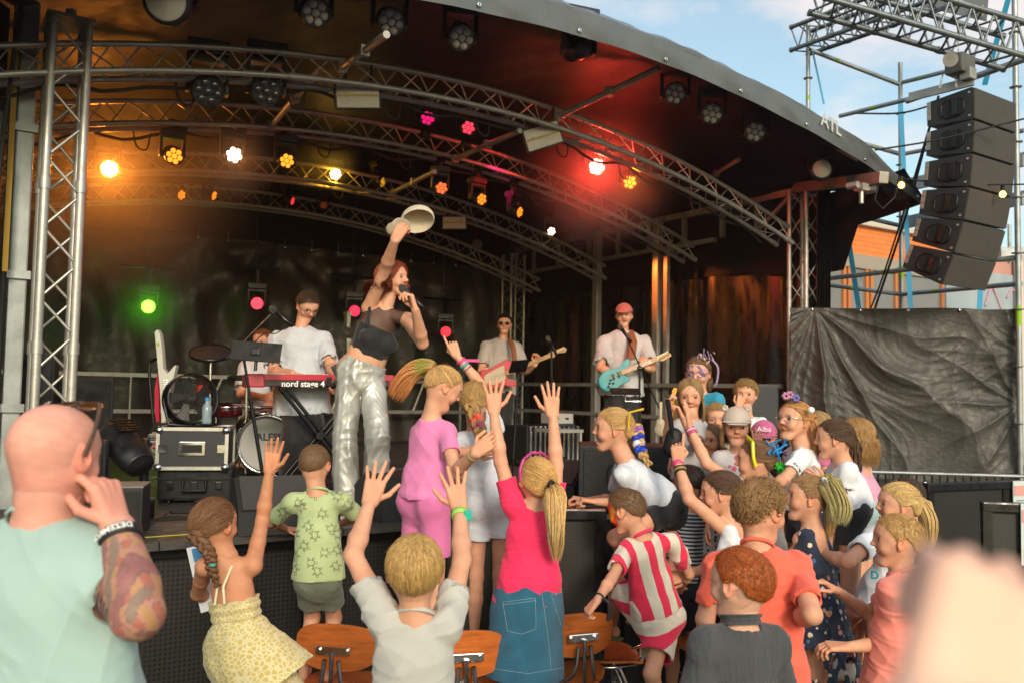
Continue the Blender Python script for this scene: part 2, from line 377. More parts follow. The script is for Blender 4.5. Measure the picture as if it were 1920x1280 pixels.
def head_ops(B, M, c, hh, kid=True, mouth=0, male=False, eyes=1):
    """M rows: right, forward, up. Units of head height."""
    R = M
    def w_(x, y, z): return npv(c) + (R[0] * x + R[1] * y + R[2] * z) * hh
    def e(x, y, z, rx, ry, rz, k=.08, i=0, mode='u'): B.ell(w_(x, y, z), R, npv((rx, ry, rz)) * hh, k=k * hh, i=i, mode=mode)
    def cp(a, b, r1, r2, k=.05, i=0, **kw): B.cap(w_(*a), w_(*b), r1 * hh, r2 * hh, k=k * hh, i=i, **kw)
    e(0, -.06, .10, .335, .405, .375); e(0, .12, .10, .28, .26, .30, .12)
    j = .9 if kid else 1
    cp((0, .07, -.10), (0, .16, -.33), .245, .12 if kid else .14, .12)
    for s in (-1, 1):
        cp((s * .20, .02, -.14), (s * .08, .20, -.40), .10 * j, .075, .10)
        e(s * .15, .22, -.13, .12, .11, .11, .08)
        cp((s * .05, .335, .115), (s * .17, .29, .125), .04, .04, .05)
    e(0, .24, -.41, .075, .065, .065, .06)
    if eyes:
        for s in (-1, 1): e(s * .145, .385, .035, .085, .07, .05, .05, mode='s', i=-1)
    cp((0, .335, .07), (0, .385 if kid else .41, -.075), .035, .042, .05)
    e(0, .395 if kid else .42, -.09, .046, .046, .038, .03)
    for s in (-1, 1): e(s * .045, .36, -.10, .035, .04, .03, .02)
    for s in (-1, 1):
        e(s * .145, .270, .025, .075, .075, .075, .004, i=2)
        cp((s * .085, .337, .054), (s * .21, .30, .048), .020, .020, .012)
        cp((s * .09, .333, -.012), (s * .20, .30, -.006), .016, .016, .012)
        cp((s * .07, .357, .125), (s * .19, .317, .14), .012, .010, .004, i=3)
    if mouth:
        e(0, .34, -.235, .085, .07, .03 + .035 * mouth, .01, mode='s', i=4)
        cp((-.07, .318, -.185), (.07, .318, -.185), .022, .022, .015, i=1); cp((-.05, .31, -.285 - .02 * mouth), (.05, .31, -.285 - .02 * mouth), .026, .026, .015, i=1)
        cp((-.055, .31, -.20), (.055, .31, -.20), .018, .018, .003, i=5)
    else:
        cp((-.095, .290, -.225), (0, .318, -.213), .012, .020, .010, i=1); cp((.095, .290, -.225), (0, .318, -.213), .012, .020, .010, i=1)
        cp((-.055, .300, -.243), (.055, .300, -.243), .020, .020, .010, i=1)
    for s in (-1, 1):
        B.ell(w_(s * .345, -.03, .0), npv([nrm(R[0] * s + R[1] * -.45), nrm(R[1] + R[0] * s * .45), R[2]]), npv((.028, .085, .125)) * hh, k=.02 * hh, i=6)
        B.ell(w_(s * .375, -.005, .015), npv([nrm(R[0] * s + R[1] * -.45), nrm(R[1] + R[0] * s * .45), R[2]]), npv((.022, .045, .075)) * hh, k=.015 * hh, mode='s', i=-1)
        e(s * .335, .0, -.10, .03, .045, .04, .02, i=6)
EBP = np.array([(0, 31), (35, 27), (58, 12), (72, -6), (82, -8), (96, 4), (112, -8), (130, -28), (180, -40)], float)
def el_bound(phi, lift=0): return np.interp(np.abs(phi), EBP[:, 0], EBP[:, 1]) + lift
def sph(phi, el):
    phi = np.radians(phi); el = np.radians(el); return np.stack([np.sin(phi) * np.cos(el), np.cos(phi) * np.cos(el), np.sin(el)], -1)
ERC = np.array((0, -.05, .095)); ERR = np.array((.358, .435, .402))
def strands(paths, rad, cols, center, thin=.45):
    """paths (N,M,3) world, rad (N,M), cols (N,3) or (N,M,3)"""
    N, M = paths.shape[:2]; T = np.gradient(paths, axis=1); T /= np.linalg.norm(T, axis=2, keepdims=True) + 1e-9
    O = paths - center; O -= T * (O * T).sum(2, keepdims=True); O /= np.linalg.norm(O, axis=2, keepdims=True) + 1e-9
    Bn = np.cross(T, O); r = rad[..., None]
    v = np.stack([paths + Bn * r, paths + O * r * thin, paths - Bn * r, paths - O * r * thin], 2)
    idx = np.arange(N * M * 4).reshape(N, M, 4); f = []
    for k in range(4):
        k2 = (k + 1) % 4; f.append(np.stack([idx[:, :-1, k], idx[:, :-1, k2], idx[:, 1:, k2], idx[:, 1:, k]], -1).reshape(-1, 4))
    if cols.ndim == 2: cols = np.repeat(cols[:, None], M, 1)
    cc = np.repeat(cols[:, :, None], 4, 2).reshape(-1, 3)
    return v.reshape(-1, 3), np.concatenate(f), cc
def slerp(a, b, t):
    d = np.clip((a * b).sum(-1, keepdims=True), -.999, .999); o = np.arccos(d); so_ = np.sin(o); t = t[None, :, None]
    a = a[:, None]; b = b[:, None]; o = o[:, None]; so_ = so_[:, None]
    return (np.sin((1 - t) * o) * a + np.sin(t * o) * b) / so_
def bez(pts, n):
    """Catmull-Rom through pts"""
    p = np.array(pts, float); p = np.vstack([2 * p[0] - p[1], p, 2 * p[-1] - p[-2]]); m = len(p) - 3; out = []
    for t in np.linspace(0, m, n):
        i = min(int(t), m - 1); u = t - i; a, b, c, d = p[i:i + 4]
        out.append(.5 * ((2 * b) + (-a + c) * u + (2 * a - 5 * b + 4 * c - d) * u * u + (-a + 3 * b - 3 * c + d) * u ** 3))
    return np.array(out)
def hair_mesh(fg, sp, h):
    """sp: dict style,color,(tip),(n),(tie),(tail),(len),(puff),(lift)"""
    rs = np.random.RandomState(sp.get('seed', 3)); c, hh, M = fg.hc, fg.hh, fg.HM; base = np.array(hexc(sp['color'])); puff = sp.get('puff', .03); style = sp['style']; lift = sp.get('lift', 0)
    def wl(q): return c + (q[..., 0:1] * M[0] + q[..., 1:2] * M[1] + q[..., 2:3] * M[2]) * hh
    def onell(q, o): return wl(ERC + q * ERR * (1 + o))
    parts = []
    # underlying cap
    B = Body(); R_ = ERR * hh * (1 + puff * .6); cc = wl(ERC); f0, lo, hi = ellf(cc, M, R_)
    def fn(X, Y, Z):
        d = f0(X, Y, Z); x = X - c[0]; y = Y - c[1]; z = Z - c[2]
        lx = (x * M[0, 0] + y * M[0, 1] + z * M[0, 2]) / hh - ERC[0]; ly = (x * M[1, 0] + y * M[1, 1] + z * M[1, 2]) / hh - ERC[1]; lz = (x * M[2, 0] + y * M[2, 1] + z * M[2, 2]) / hh - ERC[2]
        ph = np.degrees(np.arctan2(lx, ly)); el = np.degrees(np.arcsin(np.clip(lz / (np.sqrt(lx * lx + ly * ly + lz * lz) + 1e-6), -1, 1)))
        cut = (el_bound(ph, lift) - el) * .0062 * hh
        return np.maximum(d, cut) + .004 * hh * np.sin(ph * .9) * 1.0
    B.ops.append((fn, lo, hi, 0, 0, 'u')); B.lo, B.hi = lo, hi
    v, f, _ = B.mesh(h); cl = np.tile(base * .9, (len(v), 1)); parts.append((v, f, cl))
    n = int(sp.get('n', 260) * 2.6); ph = rs.uniform(-180, 180, n); t = np.linspace(0, 1, 9)
    def colr(n, lo=.72, hi=1.32):
        k = rs.uniform(lo, hi, (n, 1)); return base * k * (1 + .06 * rs.randn(n, 3) * np.array([0, .3, 1]))
    crown = nrm((0.08, -.45, .9)); off = rs.uniform(.2, 1, n) * puff + .008
    prof = np.interp(t, [0, .15, .8, 1], [.5, 1, .9, .15]); srad = sp.get('rad', .016) * hh * .47
    if style in ('short', 'curly', 'messy', 'buzz'):
        el = rs.uniform(0, 1, n); eb = el_bound(ph, lift); el = eb + (90 - eb) * (1 - np.sqrt(1 - el * .98)) ; q0 = sph(ph, el)
        away = q0 - crown * (q0 @ crown)[:, None]; away /= np.linalg.norm(away, axis=1, keepdims=True) + 1e-6
        ln = sp.get('len', .55) * rs.uniform(.6, 1.1, n)[:, None]; jit = rs.randn(n, 3) * sp.get('jit', .18)
        away = away + jit + np.array(sp.get('comb', (0, 0, 0))); q1 = q0 + away * ln; q1 /= np.linalg.norm(q1, axis=1, keepdims=True)
        Q = slerp(q0, q1, t); lif = off[:, None] + t[None] ** 1.5 * sp.get('tipup', .05) * rs.uniform(.3, 1, (n, 1))
        if style == 'curly':
            a = rs.uniform(0, 6.28, (n, 1)) + t[None] * 7; lif = lif + .05 * np.sin(a) * t[None]; Q = Q + .10 * np.stack([np.cos(a), np.sin(a * .9), np.sin(a)], -1) * t[None, :, None] ** .7
        paths = onell(Q, lif[..., None]); v, f, cl = strands(paths, np.ones((n, 1)) * prof * srad, colr(n), cc)
        parts.append((v, f, cl))
    elif style == 'bowl':
        eb = el_bound(ph, lift - 2) + rs.uniform(-6, 6, n); q0 = nrm((0.05, -.35, .93)) + rs.randn(n, 3) * .10; q0 /= np.linalg.norm(q0, axis=1, keepdims=True); q1 = sph(ph + rs.randn(n) * 6, eb)
        Q = slerp(q0, q1, t); lif = off[:, None] + .07 * np.sin(t * 2.6)[None] * rs.uniform(.6, 1, (n, 1)); paths = onell(Q, lif[..., None])
        parts.append(strands(paths, np.ones((n, 1)) * prof * srad * 1.2, colr(n), cc))
    else:
        tie = nrm(sp.get('tie', (0, -.95, .25)))
        if style in ('pony', 'braid', 'bun', 'tails'):
            half = n * 2 // 3
            q0 = sph(ph, el_bound(ph, lift) + np.where(np.arange(n) < half, rs.uniform(-1, 4, n), rs.uniform(0, 60, n)))
            ties = [tie] if style != 'tails' else [nrm((.75, -.6, .1)), nrm((-.75, -.6, .1))]
            q1 = np.tile(ties[0], (n, 1)) if len(ties) == 1 else np.where(q0[:, :1] > 0, ties[0], ties[1])
            q1 = q1 + rs.randn(n, 3) * .04; q1 /= np.linalg.norm(q1, axis=1, keepdims=True)
            Q = slerp(q0, q1, t); lif = off[:, None] + .02 + 0 * t[None]; paths = onell(Q, lif[..., None])
            parts.append(strands(paths, np.ones((n, 1)) * np.interp(t, [0, .15, 1], [.3, 1, .8]) * srad, colr(n), cc))
        elif style == 'loose':
            yy = rs.uniform(-.9, .75, n); q0 = np.stack([rs.randn(n) * .04, yy, np.sqrt(np.clip(1 - yy * yy, .05, 1))], 1); q0 /= np.linalg.norm(q0, axis=1, keepdims=True)
            sgn = np.sign(q0[:, 0]); sgn[sgn == 0] = 1; az = np.interp(yy, [-.9, .75], [175, 68]); q1 = sph(sgn * (az + rs.randn(n) * 4), -14 + 0 * az)
            Q = slerp(q0, q1, t); lif = off[:, None] + .05 * np.sin(t * 3)[None]; p1 = onell(Q, lif[..., None]); ln = sp.get('len', .9) * hh * rs.uniform(.7, 1.05, n)
            tt = np.linspace(.12, 1, 9); end = p1[:, -1:]; out = end - c; out[..., 2] = 0; out /= np.linalg.norm(out, axis=2, keepdims=True) + 1e-6
            wv = sp.get('wave', .02) * hh * np.sin(tt[None] * 9 + rs.uniform(0, 6, (n, 1)))
            hang = end + np.array([0, 0, -1.]) * (ln[:, None] * tt[None])[..., None] + out * (wv + .05 * hh * np.sin(tt * 3)[None])[..., None] + nrm(M[0]) * (wv * .7)[..., None]
            hang = hang + npv(sp.get('sweep', (0, 0, 0))) * (tt ** 1.5)[None, :, None] * ln[:, None, None]
            paths = np.concatenate([p1, hang], 1); pr = np.interp(np.linspace(0, 1, 18), [0, .1, .8, 1], [.4, 1, .9, .15])
            parts.append(strands(paths, np.ones((n, 1)) * pr * srad * 1.15, colr(n), cc))
            pf = p1
    tails = sp.get('tail', [])
    for T in tails:
        pts = [npv(P(*q)) if len(q) == 3 and not isinstance(q, np.ndarray) else npv(q) for q in T['pts']]
        tw0 = onell(np.array([nrm(T.get('tie', sp.get('tie', (0, -.95, .25))))]), np.array([[.03]]))[0]
        if T.get('root', True): pts = [tw0] + pts
        if T['kind'] == 'pony':
            m = 15; cur = bez(pts, m); nn = int(T.get('n', 110) * 3); R = T.get('r', .032); tcol = np.array(hexc(T.get('tip', sp['color'])))
            a = rs.uniform(0, 6.28, nn); rr = np.sqrt(rs.uniform(0, 1, nn)); pr = np.interp(np.linspace(0, 1, m), [0, .08, .35, .8, 1], T.get('prof', [.35, .55, 1, .8, .35])) * R
            tg = np.gradient(cur, axis=0); tg /= np.linalg.norm(tg, axis=1, keepdims=True); e1 = np.cross(tg, (0.3, 1, .1)); e1 /= np.linalg.norm(e1, axis=1, keepdims=True); e2 = np.cross(tg, e1)
            tt = np.linspace(0, 1, m); wob = T.get('wave', .12)
            ox = np.cos(a)[:, None] * rr[:, None] + wob * np.sin(tt[None] * 8 + a[:, None] * 3); oy = np.sin(a)[:, None] * rr[:, None] + wob * np.cos(tt[None] * 7 + a[:, None] * 5)
            paths = cur[None] + (ox[..., None] * e1[None] + oy[..., None] * e2[None]) * pr[None, :, None]
            lenk = rs.uniform(.8, 1.0, nn); paths = np.stack([np.stack([np.interp(tt * k, tt, p[:, j]) for j in range(3)], 1) for k, p in zip(lenk, paths)])
            c0 = colr(nn, .72, 1.32)[:, None]; mixv = (np.clip((tt - .25) / .5, 0, 1)[None] * rs.uniform(.6, 1, (nn, 1)))[..., None]
            if 'mid' in T:
                mc = np.array(hexc(T['mid'])); mm = (np.exp(-((tt - .3) / .18) ** 2)[None] * rs.uniform(.4, 1, (nn, 1)))[..., None]; c0 = c0 * (1 - mm) + mc * mm
            c1 = c0 * (1 - mixv) + tcol * rs.uniform(.75, 1.25, (nn, 1, 1)) * mixv if 'tip' in T else np.repeat(c0, m, 1) if c0.shape[1] == 1 else c0
            parts.append(strands(paths, np.ones((nn, 1)) * np.interp(tt, [0, .8, 1], [1, .8, .1]) * T.get('sr', .0042) * .5, c1, cur.mean(0) + npv((0, .3, 0)), .6))
        else:
            m = 60; cur = bez(pts, m); R = T.get('r', .02); tt = np.linspace(0, 1, m); turns = T.get('turns', 4); tg = np.gradient(cur, axis=0); tg /= np.linalg.norm(tg, axis=1, keepdims=True)
            e1 = np.cross(tg, (0.1, 1, .1)); e1 /= np.linalg.norm(e1, axis=1, keepdims=True); e2 = np.cross(tg, e1); pr = np.interp(tt, [0, .8, .9, 1], [1, .75, .4, .55]) * R
            for k in range(3):
                a = tt * turns * 6.28 + k * 2.094; ctr = cur + (np.sin(a)[:, None] * e1 * .75 + (.38 * np.sin(2 * a))[:, None] * e2) * pr[:, None]
                ns = 9; aa = np.linspace(0, 6.28, ns, endpoint=False); paths = np.stack([ctr + (math.cos(x) * e1 + math.sin(x) * e2) * (pr * .42)[:, None] for x in aa])
                cs = colr(ns, .75, 1.2)
                if 'bands' in T:
                    cs = np.repeat(cs[:, None], m, 1)
                    for (t0, t1, hx) in T['bands']: cs[:, (tt >= t0) & (tt <= t1)] = hexc(hx)
                parts.append(strands(paths, np.ones((ns, 1)) * (pr * .34), cs, cur.mean(0) + npv((0, .2, 0)), .9))
    nfly = 90 if sp.get('fly', 1) and style != 'buzz' else 0
    if nfly:
        pf_ = rs.uniform(-180, 180, nfly); q0 = sph(pf_, np.minimum(85, el_bound(pf_, 22) + rs.uniform(0, 40, nfly))); q1 = q0 + rs.randn(nfly, 3) * .5; q1 /= np.linalg.norm(q1, axis=1, keepdims=True)
        Q = slerp(q0, q1, t); paths = onell(Q, (puff + .01 + t[None] ** 2 * rs.uniform(.02, .16, (nfly, 1)))[..., None]); parts.append(strands(paths, np.ones((nfly, 9)) * .0007, colr(nfly), cc))
    return merge(parts)
class Fig: pass
def make_fig(name_seed, H, D, hd, hh=None, face=(0, 0, 0), yaw=0, nk=None, pel=None, floor=0., armL=None, armR=None, legL=None, legR=None, kid=True, male=False, skin='fair', bw=1., aw=1., lw=1.,
             label='', group=None, hair=None, clothes=(), mouth=0, skincol=None, sw=.099, blush=.0, hid=False, feet=True, neck=1.0, shd=(0, 0), torso=1.0, sh_px=None):
    g = Fig(); g.H = H; g.D = D; g.hh = hh or (H * .155 if kid else H * .13); hh = g.hh; g.hc = npv(P(hd[0], hd[1], D)); g.seed = name_seed
    fy, fp, fr = face; R = Matrix.Rotation(math.radians(fy), 3, 'Z') @ Matrix.Rotation(math.radians(fp), 3, 'X') @ Matrix.Rotation(math.radians(fr), 3, 'Y')
    g.HM = np.array([R.col[0], R.col[1], R.col[2]], float); fw = npv(dir_yaw(yaw)); rt = np.cross(fw, (0, 0, 1))
    g.nk = npv(P(nk[0], nk[1], D + (nk[2] if len(nk) > 2 else 0))) if nk else g.hc - g.HM[2] * .55 * hh - npv((0, 0, .20 * hh)) - g.HM[1] * .10 * hh
    g.pel = npv(P(pel[0], pel[1], D + (pel[2] if len(pel) > 2 else 0))) if pel else g.nk + npv((0, 0, -.30 * H))
    up = nrm(g.nk - g.pel); rt = nrm(rt - up * (rt @ up)); fw = np.cross(up, rt); g.up, g.rt, g.fw = up, rt, fw
    # frames for arms
    g.arms = []
    for s, arm in ((-1, armL), (1, armR)):
        sh = g.nk + rt * s * sw * .86 * H - up * .037 * H
        if arm is None: arm = {}
        if 'sh' in arm: sh = npv(P(arm['sh'][0], arm['sh'][1], D + arm['sh'][2]))
        if 'el' in arm:
            el = solve(arm['el'], sh, arm.get('ua', .175) * H, D)
            if 'sh' not in arm: sh = sh + nrm(el - sh) * npv((.2, .2, 1)) * max(0, nrm(el - sh)[2]) * .055 * H - rt * s * max(0, nrm(el - sh)[2]) * .022 * H
        else: el = sh + rt * s * .035 * H - up * .165 * H - fw * .01 * H
        wr = solve(arm['wr'], el, arm.get('fa', .145) * H, D) if 'wr' in arm else el - up * .13 * H + fw * .05 * H + rt * s * .01 * H
        fd = nrm(wr - el)
        hdv = nrm(npv(P(arm['tip'][0], arm['tip'][1], (wr[1]) + (arm['tip'][2] if len(arm['tip']) > 2 else 0))) - wr) if 'tip' in arm else fd
        pn = npv(arm['pn']) if 'pn' in arm else (-rt * s if 'el' not in arm else npv((0, 1, 0)))
        g.arms.append(dict(s=s, sh=sh, el=el, wr=wr, f=hdv, pn=pn, kind=arm.get('hand', 'relax'), fd=fd, hl=arm.get('hl', 1)))
    g.legs = []
    for s, leg in ((-1, legL), (1, legR)):
        hip = g.pel + rt * s * .042 * H - up * .01 * H; an0 = npv((hip[0], hip[1], floor + .045 * H)) + npv((rt[0], rt[1], 0)) * s * .01 * H
        leg = leg or {}
        an = npv(P(*leg['an'])) if 'an' in leg else an0
        if 'kn' in leg: kn = solve(leg['kn'], hip, .245 * H, D)
        else:
            md = (hip + an) / 2; ll = np.linalg.norm(an - hip) / 2; b = math.sqrt(max(0, (.245 * H) ** 2 - ll * ll)); kn = md + fw * min(b, .12 * H)
        g.legs.append(dict(s=s, hip=hip, kn=kn, an=an, fd=nrm(npv(leg['toe'])) if 'toe' in leg else nrm(fw * npv((1, 1, 0)))))
    lw = lw * (.88 if kid else 1)
    g.base = Vector((g.pel[0], g.pel[1], floor)); sk = npv(SKINS[skin]); aw_ = aw * (.82 if kid else 1.08 if male else .88)
    TW = (.091 if kid else sw) * H * (1 + (bw - 1) * .45)
    def torso(B, e=0, k=.03, top=True, bot=True, cut=None):
        B.cap(g.nk - up * .075 * H, g.nk - up * .17 * H, TW * .70 + e, TW * .70 + e, k=k, side=fw, flat=.68, cut=cut)
        B.cap(g.nk - up * .17 * H, g.pel + up * .06 * H, TW * .66 + e, TW * .62 + e, k=k, side=fw, flat=.74, cut=cut)
        if bot: B.cap(g.pel + up * .03 * H, g.pel - up * .01 * H, TW * .72 + e, TW * .72 + e, k=k, side=fw, flat=.76)
        for a in g.arms: B.cap(g.nk - up * .012 * H, a['sh'], (.024 * H + e * .5), .028 * H * aw_ + e * .6, k=k)
    g.torso = torso
    g.hN = max(.0024, D / 880 * .55); g.hB = max(.004, D / 880 * .95) if not hid else D / 880 * 1.2
    # ---- body
    B = Body(); torso(B)
    B.cap(g.nk - up * .03 * H, g.hc - g.HM[2] * .22 * hh - g.HM[1] * .10 * hh, .21 * hh * neck, .19 * hh * neck, k=.03)
    for a in g.arms:
        B.cap(a['sh'], a['sh'] * .5 + a['el'] * .5, .030 * H * aw_, .0265 * H * aw_, k=.02); B.cap(a['sh'] * .5 + a['el'] * .5, a['el'], .0265 * H * aw_, .0235 * H * aw_, k=.01)
        m = a['el'] * .7 + a['wr'] * .3; B.cap(a['el'], m, .0235 * H * aw_, .0255 * H * aw_, k=.012); B.cap(m, a['wr'], .0255 * H * aw_, .0168 * H * aw_, k=.01)
    for l_ in g.legs:
        B.cap(l_['hip'], l_['kn'], .045 * H * lw, .034 * H * lw, k=.03); m = l_['kn'] * .68 + l_['an'] * .32
        B.cap(l_['kn'], m - fw * .006 * H, .033 * H * lw, .034 * H * lw, k=.015); B.cap(m - fw * .006 * H, l_['an'], .034 * H * lw, .0205 * H * lw, k=.012)
        B.ell(l_['hip'] - fw * .025 * H, npv([rt, fw, up]), npv((.045, .042, .05)) * H, k=.03)
        if feet:
            fd = l_['fd']; hz = npv((0, 0, -.024 * H)); B.cap(l_['an'] + hz - fd * .015 * H, l_['an'] + hz + fd * .06 * H - npv((0, 0, .004 * H)), .021 * H, .019 * H, k=.015); B.cap(l_['an'] + hz + fd * .06 * H, l_['an'] + hz + fd * .105 * H - npv((0, 0, .006 * H)), .022 * H, .014 * H, k=.012, side=npv((0, 0, 1)), flat=.7)
    v, f, ids = B.mesh(g.hB); parts = [(v, f, np.tile(sk, (len(v), 1)))]
    # ---- head
    B = Body(); head_ops(B, g.HM, g.hc, hh, kid, mouth, male)
    B.cap(g.nk + (g.hc - g.nk) * .12, g.hc - g.HM[2] * .22 * hh - g.HM[1] * .10 * hh, .207 * hh * neck, .19 * hh * neck, k=.03)
    v, f, ids = B.mesh(g.hN)
    loc = (v - g.hc) @ g.HM.T / hh; cl = np.tile(sk, (len(v), 1)); g.face_loc = loc
    for cx, cz, rr, am in ((.16, -.10, .11, .5), (-.16, -.10, .11, .5), (0, -.10, .06, .4)):
        k = am * np.exp(-(((loc[:, 0] - cx) / rr) ** 2 + ((loc[:, 2] - cz) / rr) ** 2)) * (loc[:, 1] > .1); cl = cl * (1 - k[:, None] * npv((.02, .28, .26)))
    cl[ids == 6] = cl[ids == 6] * npv((1, .78, .72)); cl[ids == 1] = sk * npv((.88, .55, .55)); cl[ids == 3] = npv(hexc(hair['color'] if hair else '6b4a35')) * .6; cl[ids == 4] = (.06, .012, .012); cl[ids == 5] = (.75, .72, .66)
    ey = ids == 2; cl[ey] = (.40, .32, .28)
    for s in (-1, 1):
        iris = ey & (((loc[:, 0] - s * .145) ** 2 + (loc[:, 2] - .02) ** 2) < .046 ** 2); cl[iris] = (.06, .05, .045)
        lash = ey & (loc[:, 2] > .040); cl[lash] = (.05, .03, .025)
    if skincol: cl = skincol(v, cl, g, 'head', loc)
    parts.append((v, f, cl))
    for a in g.arms:
        B = Body(); Lh = .108 * H * a['hl']; a['L'] = Lh; sd_, pn_ = hand_ops(B, a['wr'], a['f'], a['pn'], Lh, a['s'] > 0, a['kind'], .0168 * H * aw_ * .97, a['fd']); a['side'] = sd_; a['n'] = pn_
        v, f, ids = B.mesh(max(.0022, D / 880 * .5)); c_ = np.tile(sk * npv((1.02, .95, .92)), (len(v), 1)); parts.append((v, f, c_))
    v, f, cl = merge(parts)
    if skincol: cl = skincol(v, cl, g, 'body', None)
    b = npv(g.base); g.o = mkobj('person', v - b, f, skin_mat(), None, g.base, True, cols=cl); g.o.matrix_world = Matrix.Translation(g.base)
    tag(g.o, label, 'person', group)
    g.aw_ = aw_; g.b = b; g.sw = TW; g.hipr = (.043 + .045 * lw) * H + .003; g.lw = lw
    if hair:
        v, f, cl = hair_mesh(g, hair, g.hN * 1.2); g.hair = mkobj('hair', v - b, f, hair_mat(), g.o, None, True, cols=cl)
    for c_ in clothes: c_[0](g, **c_[1])
    return g
def put(g, name, v, f, m, cols=None, label=None):
    d = v - g.nk; t = np.stack([d @ g.rt, d @ g.up, d @ g.fw], 1); o = mkobj(name, v - g.b, f, m, g.o, None, True, cols=cols, tcs=t)
    if label: o['label'] = label
    return o
def cloth_disp(g, amp, fr=1.0, seed=0):
    def d(p):
        q = p - g.nk; q = np.stack([q @ g.rt, q @ g.up, q @ g.fw], 1)
        return -1.2 * amp * (.30 + .6 * vnoise(q, g.seed * 7 + seed, [np.array((19, 8, 15)) * fr, np.array((12, 17, 13)) * fr], True) + .35 * vnoise(q, g.seed * 7 + seed + 1, [np.array((38, 24, 36)) * fr, np.array((28, 44, 30)) * fr], True))
    return d
def shirt(g, m, e=.012, sleeve=.55, se=.012, hem=0., amp=.0045, name='shirt', neckd=.0, flare=.0, crop=False, tank=False, vneck=0, collar=None, rib=None, label=None):
    H = g.H; se *= .6; B = Body(); up, rt, fw = g.up, g.rt, g.fw; hp = g.pel + up * hem; CUT = [(hp, -up)]
    bodies = g.torso
    if tank:
        B.cap(g.nk - up * .10 * H, g.nk - up * .17 * H, g.sw * .72 + e, g.sw * .72 + e, k=.02, side=fw, flat=.7, cut=[(g.nk - up * .075 * H, up)])
        for s in (-1, 1):
            p0 = g.nk + rt * s * g.sw * .55 - up * .012 * H; B.cap(p0 + up * .005 * H - fw * .0 * H, p0 - up * .10 * H + fw * .03 * H, .020 * H, .030 * H, k=.02, side=fw, flat=1.2)
            B.cap(p0, p0 - up * .10 * H - fw * .03 * H, .020 * H, .03 * H, k=.02)
        B.cap(g.nk - up * .15 * H, g.pel + up * .05 * H, g.sw * .69 + e, g.sw * .66 + e, k=.03, side=fw, flat=.76, cut=CUT)
    else: bodies(B, e, .035, bot=False, cut=CUT)
    rb = g.sw * .81 + e + flare * .7 + .004; rb = max(rb, g.hipr + .018 + flare * .4) if hem < .04 else rb
    B.cap(g.nk - up * .20 * H, hp + up * .015, g.sw * .70 + e, rb, k=.04, side=fw, flat=.80, cut=CUT)
    B.cap(g.pel + up * .05 * H, hp - up * .02, g.sw * .80 + e + flare * .6, rb, k=.02, side=fw, flat=.80, cut=CUT)
    if not tank:
        for a in g.arms:
            hemp = a['sh'] * (1 - sleeve) + a['el'] * sleeve; ad = nrm(a['el'] - a['sh']); r0 = .029 * H * g.aw_ + se
            B.cap(a['sh'] - ad * .01 * H, hemp + ad * .02, r0, r0 * .98 + se * .35, k=.028, cut=[(hemp, ad)])
            B.cap(hemp - ad * .018, hemp + ad * .05, r0 * .98 + se * .3 - .011, r0 + se * .3 - .011, k=0, mode='s')
            a['hem'] = hemp
    hc_ = hp; lo, hi = B.lo, B.hi
    # cut everything below the hem, hollow the hem, open the neck
    B.cap(hp + up * .008, hp - up * .05, rb - .019, rb - .019, k=0, mode='s', side=fw, flat=.80)
    nr = .21 * g.hh + .010 + neckd
    B.cap(g.nk + up * .02 * H, g.hc, nr, nr, k=.006, mode='s')
    if vneck: B.cap(g.nk + up * .0 * H + fw * .03 * H, g.nk + fw * .05 * H - up * vneck, nr * .8, .01, k=.004, mode='s')
    v, f, ids = B.mesh(g.hB, cloth_disp(g, amp) if amp else None)
    o = put(g, name, v, f, m, label=label); setattr(g, name, o)
    if collar is not None:
        mb = MB(); pts = []
        for i in range(17):
            a_ = 2 * PI * i / 16; pts.append(Vector(g.nk + up * (.012 * H - .02 * H * math.cos(a_)) + (rt * math.sin(a_) + fw * math.cos(a_)) * nr * .98))
        mb.tube(pts, .0035 + .001 * g.D / 4, 6, flat=1.8); mb.build('collar', collar, g.o)
    return o
def pants(g, m, e=.012, length=2.0, flare=.0, amp=.004, name='trousers', waist=.07, label=None):
    """length 0..1 along thigh, 1..2 along the shin"""
    H = g.H; B = Body(); up = g.up
    B.cap(g.pel + up * waist * H, g.pel - up * .02 * H, g.sw * .70 + e, g.sw * .76 + e, k=.02, side=g.fw, flat=.80, cut=[(g.pel + up * waist * H, up)])
    for l_ in g.legs:
        B.ell(l_['hip'] - g.fw * .025 * H, npv([g.rt, g.fw, up]), npv((.046, .042, .05)) * H + e, k=.03)
        td = nrm(l_['kn'] - l_['hip']); r1 = .045 * H * g.lw + e; r2 = .036 * H * g.lw + e + flare
        if length <= 1:
            q = l_['hip'] * (1 - length) + l_['kn'] * length; re = r1 + (r2 - r1) * length + flare * .3; B.cap(l_['hip'], q + td * .02, r1, re, k=.025, cut=[(q, td)]); B.cap(q - td * .02, q + td * .05, re - .014, re - .014, k=0, mode='s')
        else:
            B.cap(l_['hip'], l_['kn'], r1, r2, k=.025); t = length - 1; q = l_['kn'] * (1 - t) + l_['an'] * t; sdv = nrm(l_['an'] - l_['kn']); B.cap(l_['kn'], q + sdv * .02, r2, .028 * H * g.lw + e + flare, k=.02, cut=[(q, sdv)])
    v, f, ids = B.mesh(g.hB, cloth_disp(g, amp, 1.0, 5) if amp else None); return put(g, name, v, f, m, label=label)
